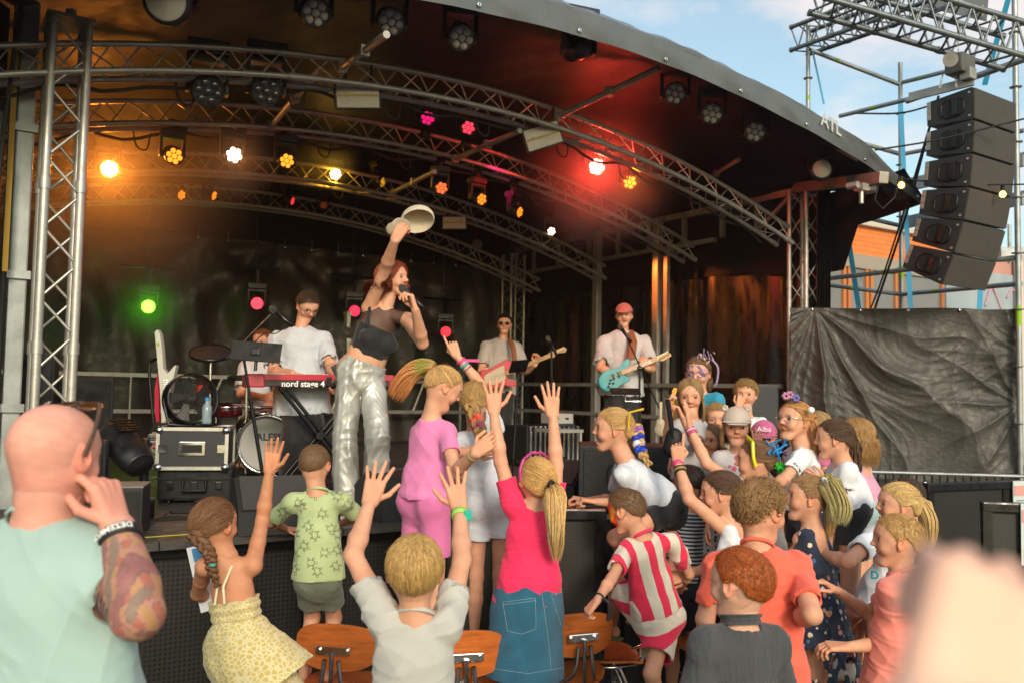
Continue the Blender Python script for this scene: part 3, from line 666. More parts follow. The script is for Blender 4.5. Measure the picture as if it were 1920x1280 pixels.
def skirt(g, m, waist=.07, hem=.2, e=.012, r2=.17, amp=.005, name='skirt', flat=.82, fr=1.0, off=(0, 0, 0), label=None):
    """hem: metres below the pelvis"""
    H = g.H; B = Body(); up = g.up; a = g.pel + up * waist * H; hp = g.pel - up * hem + npv(off); ax = nrm(hp - a)
    B.cap(a, g.pel - up * .03, g.sw * .70 + e, max(g.sw * .78, g.hipr) + e, k=.02, side=g.fw, flat=.8, cut=[(a, up)])
    B.cap(g.pel, hp + ax * .03, max(g.sw * .78, g.hipr) + e - .006, r2, k=.03, side=g.fw, flat=flat, cut=[(hp, ax)])
    if name != 'skirt_tier': B.cap(hp - ax * .03, hp + ax * .08, r2 - .026, r2 - .020, k=0, mode='s', side=g.fw, flat=flat)
    v, f, ids = B.mesh(g.hB, cloth_disp(g, amp, fr, 9)); return put(g, name, v, f, m, label=label)
def shoes(g, m, name='shoe', sole=None):
    for l_ in g.legs:
        B = Body(); H = g.H; fd = l_['fd']; hz = npv((0, 0, -.026 * H)); a = l_['an']
        B.cap(a + npv((0, 0, .005 * H)), a + hz, .026 * H, .026 * H, k=.01); B.cap(a + hz - fd * .018 * H, a + hz + fd * .07 * H, .026 * H, .023 * H, k=.015)
        B.cap(a + hz + fd * .06 * H, a + hz + fd * .118 * H - npv((0, 0, .003 * H)), .026 * H, .018 * H, k=.015, side=npv((0, 0, 1)), flat=.8)
        v, f, i = B.mesh(g.hN * 1.3); o = put(g, name, v, f, m)
        if sole:
            B = Body(); q = hz - npv((0, 0, .018 * H)); B.cap(a + q - fd * .02 * H, a + q + fd * .118 * H, .027 * H, .026 * H, side=npv((0, 0, 1)), flat=.3); v, f, i = B.mesh(g.hN * 1.3)
            s_ = mkobj('sole', v - g.b, f, sole, o, None, True); 
def band(g, arm, t, m, w=.008, r=None, name='wristband', off=.002):
    a = g.arms[0 if arm == 'L' else 1]; p = a['wr'] * (1 - t) + a['el'] * t; ad = nrm(a['wr'] - a['el']); r = r or (.0168 + (.0255 - .0168) * min(t / .7, 1)) * g.H * g.aw_ + off
    mb = MB(); mb.lathe(p - ad * w / 2, ad, [(r * .9, 0), (r + .0015, 0), (r + .0025, w * .5), (r + .0015, w), (r * .9, w)], 18); return mb.build(name, m, g.o)
def spectacles(g, m, rim=True, lens=None, up=0, name='glasses', sz=.085, fwd=0):
    M, c, hh = g.HM, g.hc, g.hh
    def w_(x, y, z): return Vector(c + (M[0] * x + M[1] * y + M[2] * z) * hh)
    mb = MB(); r = .006 + .0
    for s in (-1, 1):
        pts = [w_(s * .15 + sz * 1.15 * math.cos(a), .385 + fwd - .05 * abs(math.cos(a)) * (1 if s * math.cos(a) > 0 else .2), .02 + up + sz * math.sin(a)) for a in np.linspace(0, 2 * PI, 17)]
        mb.tube(pts, r * hh * 1.2, 5); mb.tube([w_(s * .245, .35 + fwd, .04 + up), w_(s * .34, .28, .05 + up), w_(s * .36, .0, .04 + up * .5)], r * hh * 1.2, 5)
    mb.tube([w_(-.055, .40 + fwd, .03 + up), w_(0, .415 + fwd, .045 + up), w_(.055, .40 + fwd, .03 + up)], r * hh * 1.2, 5)
    o = mb.build(name, m, g.o)
    if lens:
        lb = MB()
        for s in (-1, 1):
            n = 16; ring = [w_(s * .15 + sz * 1.1 * math.cos(2 * PI * k / n), .38 + fwd, .02 + up + sz * math.sin(2 * PI * k / n)) for k in range(n)]; lb.prism(ring, Vector(M[1]) * .003)
        lo = lb.build('lens', lens, g.o)
    return o
def cap_hat(g, m, brim_dir=0, name='cap', brim=True, mb_extra=None):
    M, c, hh = g.HM, g.hc, g.hh; B = Body()
    def w_(x, y, z): return c + (M[0] * x + M[1] * y + M[2] * z) * hh
    R = npv((.385, .465, .44)) * hh; ce = w_(0, -.03, .11)
    B.ell(ce, M, R, k=0, cut=[(w_(0, .3, .16), -nrm(M[2] * 1 + M[1] * .12))])
    B.ell(ce, M, R - .006, k=0, mode='s', cut=[(w_(0, 0, .10) , M[2] * 1)])
    if brim: B.cap(w_(-.17, .36, .17), w_(.17, .36, .17), .22 * hh, .22 * hh, k=.004, side=M[2], flat=.09); B.cap(w_(-.10, .52, .13), w_(.10, .52, .13), .18 * hh, .18 * hh, k=.02, side=M[2], flat=.11)
    v, f, i = B.mesh(g.hN); o = put(g, name, v, f, m); 
    mb = MB(); mb.lathe(w_(0, -.03, .545), M[2], [(.02 * hh, 0), (.018 * hh, .012 * hh), (.001, .018 * hh)], 8)
    for k in range(6):
        a = k * PI / 3; pts = [Vector(ce + (M[0] * math.cos(a) * math.cos(e_) * R[0] + M[1] * math.sin(a) * math.cos(e_) * R[1] + M[2] * math.sin(e_) * R[2]) * 1.004) for e_ in np.linspace(.12, 1.5, 8)]
        mb.tube(pts, .0012, 4)
    mb.build('seam', m, o) if False else mb.build('button', m, g.o)
    return o
# ---------------------------------------------------------------- setting
HW = CAMZ
def zmain(u): q = u / .916; return HW + .916 * (2.60 - .042 * (q - 3) ** 2)
def zlip(u): q = u / .916; return HW + .916 * (2.63 - .036 * (q - 3.35) ** 2)
m_alu = mat('aluminium', hexc('a9a6a1'), .42, .6, bump=.15, bscale=40, var=.12, vscale=20, wear=.12)
m_alud = mat('aluminium_dull', hexc('9a9792'), .5, .55, bump=.2, bscale=60, var=.2, vscale=9)
m_galv = mat('galvanised_steel', hexc('93989a'), .5, .6, bump=.2, bscale=50, var=.25, vscale=6)
m_black = mat('black_plastic', hexc('0f0f11'), .55, spec=.3, bump=.25, bscale=250, var=.3, vscale=12, wear=.15)
m_blackm = mat('black_metal', hexc('141416'), .35, .3, bump=.15, bscale=90, var=.3, vscale=20, wear=.15)
m_rubber = mat('rubber', hexc('101010'), .75)
m_chrome = mat('chrome', (.75, .75, .76), .14, 1, var=.08, vscale=30)
m_ceil = mat('roof_tarp', hexc('0b0a09'), .62, bump=2, bscale=3, var=.3, vscale=2, wear=.06, spec=.2)
m_drop = mat('backdrop_tarp', hexc('36322a'), .46, bump=2.2, bscale=12, var=.35, vscale=3, wear=.14)
m_fascia = mat('fascia_pvc', hexc('54585a'), .3, bump=1.5, bscale=4, var=.18, vscale=3, coat=.2, stretch=(1, 1, 1), wear=.1)
m_deck = mat('deck_boards', hexc('3a3734'), .55, bump=1, bscale=30, var=.35, vscale=6, wear=.15)
m_white = mat('white_plastic', (.75, .75, .73), .5)
# ground ----------------------------------------------------
gm = mat('asphalt', hexc('3c3a37'), .9, bump=1.5, bscale=120, var=.35, vscale=3)
mb = MB(); mb.grid(lambda a, b: Vector((-90 + 200 * a, -30 + 190 * b, 0)), 8, 8, False); tag(mb.build('ground', gm), kind='structure')
pm = mat('sandy_paving', hexc('8a7a66'), .9, bump=1.2, bscale=60, var=.25, vscale=4)
mb = MB(); mb.grid(lambda a, b: Vector((4.0 + 26 * a, 6.5 + 30 * b, .004)), 4, 4, False); tag(mb.build('sandy_ground', pm), kind='structure')
# perforated sheet under the crowd
def perf(name, base, hole, scale, rough=.5, metal=.2):
    if name in MATS: return MATS[name]
    m = mat(name, base, rough, metal, bump=.3, bscale=200, var=.2, vscale=5); n, b = nodes_of(m)
    g = n.nodes.new('ShaderNodeAttribute'); g.attribute_name = 'tc'; v = n.nodes.new('ShaderNodeTexVoronoi'); v.inputs['Scale'].default_value = scale; v.inputs['Randomness'].default_value = 0
    r = n.nodes.new('ShaderNodeMapRange'); r.inputs['From Min'].default_value = .30; r.inputs['From Max'].default_value = .36; mxn = n.nodes.new('ShaderNodeMixRGB'); mxn.inputs[1].default_value = (*hole, 1)
    src = b.inputs['Base Color'].links[0].from_socket
    n.links.new(g.outputs['Vector'], v.inputs['Vector']); n.links.new(v.outputs['Distance'], r.inputs['Value']); n.links.new(r.outputs[0], mxn.inputs[0]); n.links.new(src, mxn.inputs[2]); n.links.new(mxn.outputs[0], b.inputs['Base Color'])
    return m
m_perf = perf('perforated_sheet', hexc('2a2825'), (.004, .004, .004), 42)
def panel_tc(a, b, c, d, name, m, parent, th=.004):
    """quad a b c d (world) as a thin sheet with metric tc coordinates"""
    a, b, c, d = [Vector(q) for q in (a, b, c, d)]; n = (b - a).cross(d - a).normalized() * th; vs = [a, b, c, d, a + n, b + n, c + n, d + n]; u_ = (b - a).normalized(); v_ = (d - a).normalized()
    fs = [(3, 2, 1, 0), (4, 5, 6, 7), (0, 1, 5, 4), (1, 2, 6, 5), (2, 3, 7, 6), (3, 0, 4, 7)]; inv = parent.matrix_world.inverted()
    o = mkobj(name, [inv @ q for q in vs], fs, m, parent, None, False, tcs=[((q - a).dot(u_), (q - a).dot(v_), 0) for q in vs]); return o
# stage deck ------------------------------------------------
st = empty('stage_platform', S(SPAN / 2, 0, 0), 'black stage platform with perforated skirt and worn grey deck boards', 'stage')
mb = MB(); u0, u1 = -1.6, SPAN + .1
nb = 18
for k in range(nb):
    a = u0 + (u1 - u0) * k / nb; b = u0 + (u1 - u0) * (k + 1) / nb
    mb.box(S((a + b) / 2, (DEPTH - APRON) / 2, DECK - .02), (b - a - .006, DEPTH + APRON + .3, .04), (U, V, Vector((0, 0, 1))))
mb.build('deck', m_deck, st)
mb = MB(); mb.box(S((u0 + 3.0) / 2, -APRON - .012, DECK - .055), (3.0 - u0, .06, .10), (U, V, Vector((0, 0, 1))), bev=.012); mb.build('edge_trim', m_black, st)
mb = MB(); mb.box(S((u0 + 3.0) / 2, -APRON + .02, DECK + .002), (3.0 - u0, .006, .004), (U, V, Vector((0, 0, 1)))); mb.build('edge_tape', mat('edge_tape', hexc('a39a20'), .6), st)
panel_tc(S(u0, -APRON, .02), S(u1, -APRON, .02), S(u1, -APRON, DECK - .1), S(u0, -APRON, DECK - .1), 'skirt', m_perf, st)
mb = MB()
for k in range(6):
    u_ = -1.2 + k * 1.15; mb.box(S(u_, -APRON - .012, .46), (.05, .03, .86), (U, V, Vector((0, 0, 1))))
mb.build('skirt_frame', m_black, st)
mb = MB()
for uu in (-1.4, 1.5, 4.5, SPAN):
    for vv in (-.9, 2, 5): mb.cyl(S(uu, vv, 0), S(uu, vv, DECK - .05), .03)
mb.build('support', m_galv, st)
# crowd barriers --------------------------------------------
m_bar = perf('barrier_mesh', hexc('262420'), (.01, .01, .009), 60)
def barrier(a, b, label, h=1.19, foot=True, poster=None):
    a = Vector(a); b = Vector(b); u = (b - a).normalized(); n = Vector((u.y, -u.x, 0)); L_ = (b - a).length; Z = Vector((0, 0, 1)); mid = (a + b) / 2
    o = empty('crowd_barrier', mid, label, 'barrier', 'black crowd barriers'); mb = MB(); ax = (u, n, Z)
    mb.box(mid + Z * (h - .03), (L_, .05, .06), ax, .01); mb.box(mid + Z * .06, (L_, .05, .06), ax, .01); mb.box(a + u * .03 + Z * h / 2, (.05, .048, h - .1), ax); mb.box(b - u * .03 + Z * h / 2, (.05, .048, h - .1), ax); mb.box(mid + Z * h / 2, (.03, .03, h - .12), ax)
    mb.build('barrier_frame', m_blackm, o); panel_tc(a + Z * .09, b + Z * .09, b + Z * (h - .06), a + Z * (h - .06), 'mesh_panel', m_bar, o)
    if foot:
        mb = MB(); mb.box(mid + n * .42 + Z * .012, (L_, .8, .02), ax); mb.build('tread_plate', m_perf if False else m_blackm, o)
    if poster:
        mb = MB(); c = a + u * L_ * poster[0] + Z * (h - .17) + n * .035; mb.box(c, (.13, .006, .34), ax); p = mb.build('poster', mat('poster_paper', hexc('b9c4c4'), .5), o)
        mb = MB(); mb.box(c + n * .005 - Z * .11, (.1, .003, .06), ax); mb.box(c + n * .005 + Z * .1, (.12, .003, .07), ax); mb.build('print', mat('poster_pink', hexc('c98f8a'), .5), p)
        mb = MB(); [mb.box(c + n * .005 + Z * (.03 - k * .02), (.08, .003, .006), ax) for k in range(4)]; mb.build('lettering', mat('poster_grey', hexc('5b6a70'), .5), p)
    return o
Z3 = Vector((0, 0, 1))
def gp(x, D): p = P(x, 700, D); return Vector((p.x, p.y, 0))
barrier(gp(846, 4.33), gp(1140, 4.38), 'black mesh barrier behind the girl in the denim skirt')
barrier(gp(1150, 5.25), gp(1350, 5.25), 'black mesh barrier behind the striped boy and the polka dot girl', h=1.0)
barrier(gp(1555, 4.9), gp(1690, 5.6), 'low black mesh barrier section behind the orange chairs at the right', h=.8)
barrier(gp(1733, 6.0), gp(2010, 6.6), 'black mesh barrier in front of the green wall with a pale poster at its middle', poster=(.58,))
barrier(gp(1836, 5.0), gp(2060, 4.9), 'nearer black mesh barrier at the right picture edge with a pink and white poster', poster=(.42,))
# trusses ----------------------------------------------------
def truss(pts, w_, label, name='truss', tri=True, n_br=None, group=None, r=.025, rb=.008, side=None, m=None, up=None):
    """pts: centre line; tri: one chord above, two below (side = horizontal lateral axis); else square"""
    m = m or m_alu; pts = [Vector(p) for p in pts]; side = Vector(side).normalized(); tot = sum((pts[i + 1] - pts[i]).length for i in range(len(pts) - 1))
    o = empty(name, pts[0], label, 'truss', group)
    def off(i):
        t = (pts[min(i + 1, len(pts) - 1)] - pts[max(i - 1, 0)]).normalized(); u2 = side.cross(t).normalized()
        if (up is not None and u2.dot(up) < 0) or (up is None and u2.z < 0): u2 = -u2
        return ([u2 * w_ * .5, -u2 * w_ * .5 + side * w_ * .5, -u2 * w_ * .5 - side * w_ * .5] if tri else [u2 * w_ / 2 + side * w_ / 2, u2 * w_ / 2 - side * w_ / 2, -u2 * w_ / 2 - side * w_ / 2, -u2 * w_ / 2 + side * w_ / 2])
    ch = [[p + off(i)[k] for i, p in enumerate(pts)] for k in range(3 if tri else 4)]
    def at(c, t):
        q = t * (len(c) - 1); i = min(int(q), len(c) - 2); return c[i].lerp(c[i + 1], q - i)
    for c in ch:
        mc = MB().tube(c, r, 10)
        for t in (0, .33, .66, 1): mc.tube([at(c, max(0, t - .012)), at(c, min(1, t + .012))], r * 1.22, 10)
        mc.build('chord', m, o)
    mb = MB(); nb_ = n_br or max(2, int(tot / (w_ * .95))); K = len(ch)
    for k in range(K):
        c1, c2 = ch[k], ch[(k + 1) % K]
        for j in range(nb_):
            t0, tm, t1 = j / nb_, (j + .5) / nb_, (j + 1) / nb_
            mb.tube([at(c1, t0), at(c2, tm)], rb, 6); mb.tube([at(c2, tm), at(c1, t1)], rb, 6)
    mb.build('lacing', m, o)
    return o
H4 = dict(side=U)
ZT = HW + 2.35 * .916
truss([S(-.05, 0, DECK), S(-.05, 0, ZT - .02)], .19, 'tall aluminium truss column at the left front of the stage', 'truss_column', False, 7, 'aluminium truss columns of the stage', r=.027, rb=.009, side=U, up=V)
mb = MB(); mb.box(S(-.05, 0, ZT + .0), (.26, .26, .02), (U, V, Z3)); mb.cyl(S(-.05, -.08, ZT + .01), S(-.05, -.08, ZT + .05), .03)
mb.build('top_plate', m_alud, bpy.data.objects['truss_column'])
truss([S(SPAN, 0, DECK), S(SPAN, 0, ZT - .02)], .21, 'aluminium truss column at the right front of the stage beside the black tarp', 'truss_column', False, 6, 'aluminium truss columns of the stage', r=.025, rb=.008, side=U, up=V)
truss([S(SPAN - .1, DEPTH - .15, DECK), S(SPAN - .1, DEPTH - .15, ZT - .1)], .235, 'aluminium truss column in the back corner behind the bass player', 'truss_column', False, 7, 'aluminium truss columns of the stage', r=.022, rb=.007, side=U, up=V)
def arch(v, u_a, u_b, dz, label, n=26, w_=.19):
    return truss([S(u_a + (u_b - u_a) * i / n, v, zmain(u_a + (u_b - u_a) * i / n) + dz - w_ / 2) for i in range(n + 1)], w_, label, 'arch_truss', True, int((u_b - u_a) / .34), 'curved roof trusses', r=.021, rb=.006, side=V)
arch(.0, -1.2, 6.55, 0, 'curved roof truss nearest the stage front carrying two dark moving heads')
arch(1.37, -1.0, 6.6, 0, 'second curved roof truss carrying the row of orange spotlights')
arch(2.95, -.6, 6.6, -.06, 'third curved roof truss deep under the stage roof')
arch(4.4, -.3, 6.6, -.1, 'rearmost curved roof truss close to the backdrop')
# purlins that run from front to back under the roof
for i, (a, b) in enumerate((((725, 65, -1.0), (640, 128, 0.)), ((600, 130, 0.05), (505, 240, 1.3)), ((1235, 128, -1.), (1040, 222, 0.)), ((975, 245, .05), (850, 300, 1.3)), ((815, 322, 1.35), (735, 362, 2.9)), ((1385, 300, .05), (1300, 352, 1.3)))):
    pa = SV(*a); pb = SV(*b); o = empty('roof_strut', (pa + pb) / 2, ['dull metal strut running back from the canopy lip to the front roof truss', 'metal strut between the first and second roof truss above the star-shaped orange lamp', 'metal strut from the canopy lip towards the bright red lamp', 'thin metal strut behind the white strobe panel', 'short metal strut deep in the roof near the yellow lamp', 'metal strut at the right end of the roof trusses'][i], 'strut', 'metal struts under the stage roof')
    MB().tube([pa, pb], .024, 8).build('tube', m_alud, o); mb = MB(); d = (pb - pa).normalized()
    for t in (.45, .97): mb.box(pa.lerp(pb, t), (.06, .05, .07), axes(d)); 
    mb.build('clamp', m_alud, o)
# roof canopy --------------------------------------------------
rf = empty('stage_roof', S(SPAN / 2, 1, ZT + .3), 'arched black tarpaulin stage roof with a shiny grey front lip', 'roof')
def wr(u, v, s): return .02 * math.sin(u * 3.1 + v * 2 + s) + .012 * math.sin(u * 7.3 - v * 4.1 + 2 * s) + .008 * math.sin(u * 13 + v * 9)
mb = MB(); ua, ub = -2.2, 6.98
mb.grid(lambda a, b: S(ua + (ub - ua) * a, -1.12 + (DEPTH + 1.6) * b, zlip(ua + (ub - ua) * a) + .10 + .22 * min(1, b * 6) ** .5 + wr(ua + (ub - ua) * a, -1 + 6.6 * b, 1) * 1.2), 70, 60); mb.build('ceiling_sheet', m_ceil, rf)
mb = MB()
def lipf(a, b):
    u = ua + (ub - ua) * a; tp = min(1, (ub - u) / 1.2 + .25); zb = zlip(u) + .004 * math.sin(u * 2.3)
    if b < .5: q = b * 2; v = -1.19 + .004 * math.sin(u * 9 + b * 9); z = zb + .17 * tp * q
    else: q = (b - .5) * 2; v = -1.19 + .30 * q + .01 * math.sin(u * 6 + 4 * q); z = zb + (.17 + .20 * q) * tp + .012 * math.sin(PI * q) * math.sin(u * 4.7 + 1) + .012 * math.sin(PI * q) * math.sin(u * 19 - 3 * q)
    return S(u, v - .02 * math.sin(PI * b), z)
mb.grid(lipf, 260, 16); mb.build('front_lip', m_fascia, rf)
mb = MB(); mb.grid(lambda a, b: S(ub + .02 * math.sin(b * 9), -1.19 + (DEPTH + 1.3) * a, zlip(ub) - .12 * math.sin(PI * min(1, a * 3)) * (a < .34) + (.40 * (1 - b) if a > .02 else .1 * (1 - b)) - .42 * b * (a > .1)), 40, 8); mb.build('side_flap', m_ceil, rf)
mb = MB()
for k in range(9):
    u = .5 + k * .8; c = S(u, -1.205, zlip(u) + .035); mb.lathe(c, -V, [(.006, 0), (.014, 0), (.016, .003), (.012, .006), (.006, .004)], 12)
mb.build('eyelet', m_chrome, rf)
mb = MB(); c = P(1603, 243, 7.15); c = S(uvz(c)[0], -1.16, uvz(c)[2]); u_ = uvz(c)[0]; tdir = (S(u_ + .1, -1.19, zlip(u_ + .1)) - S(u_ - .1, -1.19, zlip(u_ - .1))).normalized()
text_on(mb, 'ATL', .16, S(u_ + .0, -1.215, zlip(u_) + .14), tdir, Z3, bold=True); mb.build('logo', mat('logo_white', (.42, .42, .41), .6), rf)
# beam on the right side and its roller
o = empty('roof_beam', P(1570, 350, 7.9), 'aluminium box beam reaching out from the right column under the roof corner', 'beam')
a = S(SPAN, .1, ZT + .02); b = P(1658, 333, 7.55); d = (b - a); MB().box((a + b) / 2, (.09, d.length, .10), axes(d), .008).build('tube', m_alud, o)
mb = MB(); q = P(1615, 352, 7.6); mb.cyl(q + U * -.12, q + U * .14, .018); mb.box(q, (.09, .09, .06), (U, V, Z3)); mb.cyl(q, q - Z3 * .14, .02); [mb.cyl(q + U * s + V * .05, q + U * s - V * .05, .03) for s in (-.12, .14)]; mb.build('roller', m_alu, o)
MB().tube([P(1647, 345, 7.6), P(1640, 375, 7.6), P(1655, 392, 7.6), P(1678, 370, 7.6), P(1686, 330, 7.6)], .008, 6).build('cable', m_rubber, o)
o = empty('corner_brace', P(1580, 285, 7.8), 'short dull tube bracing the right roof corner above the round floodlight', 'brace'); MB().tube([P(1520, 252, 7.9), P(1610, 300, 7.8)], .022, 8).build('tube', m_alud, o)
# side wall frame and curtain ----------------------------------
sw_ = empty('side_wall_frame', S(SPAN, DEPTH / 2, DECK), 'aluminium beam and post frame of the right side wall of the stage', 'frame')
mb = MB(); Zb = HW + 2.13
mb.box(S(SPAN - .02, DEPTH / 2, Zb), (.06, DEPTH - .2, .07), (U, V, Z3)); mb.build('top_rail', m_alud, sw_)
mb = MB(); mb.box(S(SPAN - .02, DEPTH / 2 + .55, Zb - .36), (.05, DEPTH - 1.3, .05), (U, V, Z3)); mb.build('lower_rail', m_alud, sw_)
for vv in (.6, 1.1, 1.7, 2.3, 2.9, 3.5, 4.2, 4.8):
    MB().box(S(SPAN - .02, vv, Zb - .18), (.045, .05, .34), (U, V, Z3)).build('strut', m_alud, sw_)
MB().tube([S(SPAN - .02, .15, Zb - .03), S(SPAN - .02, .62, Zb - .36)], .028, 6).build('diagonal', m_alud, sw_)
MB().tube([S(SPAN - .02, 3.2, Zb - .03), S(SPAN - .02, 2.5, Zb - .36)], .018, 6).build('diagonal', m_alud, sw_)
for x in (1120, 1233):
    r_ = ray(x, 500); q = SPAN - .12; c = Vector((0, 0, CAMZ)); t = (OL + U * q - c).dot(U) / r_.dot(U); p = c + r_ * t; v_ = uvz(p)[1]
    MB().box(S(q, v_, (DECK + Zb) / 2), (.09, .10, Zb - DECK), (U, V, Z3), .01).build('post', m_alu, sw_)
    if x == 1233: MB().box(S(q, v_ - .16, (DECK + Zb) / 2 - .2), (.05, .06, Zb - DECK - .5), (U, V, Z3)).build('post', m_alud, sw_)
mb = MB()
for zz in (DECK + .48, DECK + .86): mb.box(S(SPAN - .16, DEPTH / 2, zz), (.04, DEPTH - .3, .045), (U, V, Z3))
mb.tube([S(SPAN - .16, 3.9, DECK + .86), S(SPAN - .16, 4.2, DECK + .48)], .02, 6); mb.build('guard_rail', m_alu, sw_)
def drape(name, fn, nu, nv, m, label, cat='curtain', grp=None):
    o = empty(name, fn(.5, 1), label, cat, grp); mb = MB(); mb.grid(fn, nu, nv); c = mb.build('cloth', m, o)
    md = c.modifiers.new('thick', 'SOLIDIFY'); md.thickness = .004; return o
rs_ = random.Random(4)
drape('side_curtain', lambda a, b: S(SPAN + .2 + .05 * math.sin(a * 75 + 2 * math.sin(a * 17)) * (.35 + .65 * (1 - b)), -.02 + (DEPTH + .3) * a, DECK + (ZT + .05 - DECK) * b), 220, 10, mat('curtain_tarp', hexc('1a1410'), .3, bump=1.5, bscale=6, var=.3, vscale=4, stretch=(1, 1, .3), wear=.12), 'black vertical pleated plastic curtain along the right side of the stage')
def bfn(a, b):
    u = -2.9 + (SPAN + 3.2) * a; z = DECK + 2.62 * b; f = 0
    for (cu, cz, k, am) in ((2.2, 3.55, 6, .05), (.4, 3.5, 7, .055), (4.6, 3.55, 8, .045), (3.2, 3.6, 11, .03)):
        d = math.hypot(u - cu, z - cz) + .15; an = math.atan2(u - cu, cz - z + .01); f += am * 1.25 * math.sin(an * k + cu * 3 + .6 * math.sin(d * 3)) * min(1, d) * math.exp(-((d - 1.1) / 1.1) ** 2)
    f += .022 * math.sin(u * 13 + 1.5 * math.sin(z * 1.3 + u * 2)) + .01 * math.sin(u * 7 + z) + .006 * math.sin(u * 23 + z * 5)
    return S(u, DEPTH + .05 + f, z)
bd = drape('backdrop_curtain', bfn, 280, 70, m_drop, 'creased black tarpaulin backdrop across the rear of the stage', 'backdrop')
mb = MB()
for k in range(22): u = -1.6 + k * .37; mb.lathe(S(u, DEPTH - .0, DECK + 2.58), -V, [(.008, 0), (.019, 0), (.02, .004), (.008, .006)], 10); mb.cyl(S(u, DEPTH - .0, DECK + 2.6), S(u, DEPTH, DECK + 2.7), .006, 5)
mb.build('eyelet', m_chrome, bd)
drape('upper_backdrop', lambda a, b: S(-2.9 + (SPAN + 3.3) * a, DEPTH + .25 + .03 * math.sin(a * 40), DECK + 2.55 + 1.4 * b), 80, 6, m_ceil, 'dark upper backdrop sheet hidden above the eyelet row', 'backdrop')
drape('left_side_curtain', lambda a, b: S(-2.3 + .05 * math.sin(a * 50), -.6 + 6.2 * a, DECK - .3 + 3.6 * b), 120, 6, m_drop, 'dark curtain closing the left side of the stage')
mb_o = empty('back_guard_rail', S(3, DEPTH - .18, DECK), 'pale metal guard rail along the bottom of the backdrop', 'railing')
mb = MB()
for zz in (DECK + .86, DECK + .44): mb.box(S((SPAN - 2.2) / 2, DEPTH - .22, zz), (SPAN + 2.2, .04, .045), (U, V, Z3))
mb.build('rail', m_alu, mb_o); mb = MB()
for uu in (-.9, .75, 2.4, 4.0, 5.2): mb.tube([S(uu, DEPTH - .22, DECK + .86), S(uu - .17, DEPTH - .22, DECK + .44)], .02, 6); mb.cyl(S(uu + .6, DEPTH - .22, DECK), S(uu + .6, DEPTH - .22, DECK + .86), .02)
mb.build('baluster', m_alu, mb_o)
# left picture edge: posts
o = empty('tower_post', SV(47, 700, .25), 'grey square steel tower post behind the left truss column', 'post', None)
MB().box(S(-.23, .30, 2.5), (.10, .10, 3.3), (U, V, Z3), .01).build('tube', m_galv, o); mb = MB(); [mb.box(S(-.23, .24, z_), (.13, .03, .05), (U, V, Z3)) for z_ in (1.6, 2.4, 3.3)]; mb.build('bracket', m_galv, o)
o = empty('tower_post', SV(15, 700, .1), 'dark steel tower post at the left picture edge', 'post'); MB().box(S(-.40, .34, 2.5), (.12, .12, 3.6), (U, V, Z3), .01).build('tube', m_blackm, o); MB().tube([S(-.31, .2, z_) for z_ in (.95, 2, 3, 4.2)], .016, 8).build('cable', m_rubber, o)
MB().tube([S(-.30, .0, 4.05), S(-.36, -.0, 3.2), S(-.40, -.02, 2.2), S(-.50, -.05, 1.2)], .014, 6).build('cable', m_rubber, o)
o = empty('ratchet_strap', S(-.31, .12, 1), 'yellow strap hanging beside the left tower posts', 'strap'); MB().box(S(-.31, .12, 3.2), (.03, .005, 1.6), (U, V, Z3)).build('webbing', mat('strap_yellow', hexc('8a6a14'), .7), o); o = empty('blue_lit_strip', S(-.42, .1, 2), 'strip coloured pale blue as if lit blue at the left picture border', 'tarpaulin'); MB().box(S(-.40, .1, 2.1), (.035, .01, 1.5), (U, V, Z3)).build('cloth', mat('pale_tarp', hexc('7f9298'), .5), o)  # edge strip: the blue light on it is put into its pale colour
# tarp on the right -------------------------------------------
m_tarp = mat('wrinkled_tarp', hexc('3a3834'), .55, bump=1.6, bscale=30, var=.25, vscale=3, wear=.12)
TA, TB = P(1479, 578, 8.75), P(1907, 580, 8.2); tz0 = P(1480, 893, 8.75).z
def tarp(a, b):
    x = TA.lerp(TB, a); z = TA.z * 1 + (TB.z - TA.z) * a; zz = z - (z - tz0) * b; W = 2.2; X = a * W; Y = b * 1.6; f = 0
    d = math.hypot(X - .26, Y) + .001; an = math.atan2(Y, X - .26)
    def rg(q): return 1 - abs(math.sin(q)) ** .7
    m1 = min(1, d * 1.6) * math.exp(-max(0, d - .7) * .45); wob = .10 * math.sin(d * 4 + 2) + .05 * math.sin(d * 9 + an * 6)
    f += .075 * rg(an * 4.1 + wob * 2 + .4) * m1 + .035 * rg(an * 7.7 + wob * 3 + 1.3) * m1 * (1 if an < 1.1 else .7) + .02 * rg(an * 15 + wob * 5) * m1 * (an > 1.0)
    for (ax_, ay_, am, k) in ((W, .40, .03, 5), (W, .86, .05, 6)):
        d2 = math.hypot(X - ax_, Y - ay_) + .001; a2 = math.atan2(Y - ay_, X - ax_) ; a2 = a2 if a2 > 0 else a2 + 2 * PI; f += am * rg(a2 * k + .15 * math.sin(d2 * 7)) * min(1, d2 * 3) * math.exp(-d2 * 1.2)
    q = X * 6 + 2.2 * math.sin(Y * 3.1 + 1) + 1.3 * math.sin(X * 2.3); r2 = Y * 7 + 2.0 * math.sin(X * 3.7) + 1.1 * math.sin(Y * 5.3 + X * 2)
    f += .012 * math.sin(q) * math.sin(r2) + .007 * rg(q * 1.9 + r2 * 1.1) + .006 * rg(r2 * 2.3 - q * .8) + .004 * rg(q * 3.7 - r2 * 2.1)
    sag = .012 * math.sin(a * 12) * (1 - b) + (.02 * math.sin(a * 9) * b)
    return Vector((x.x, x.y - f * 1.1, zz + sag * .5 - .02 * b * math.sin(a * 3)))
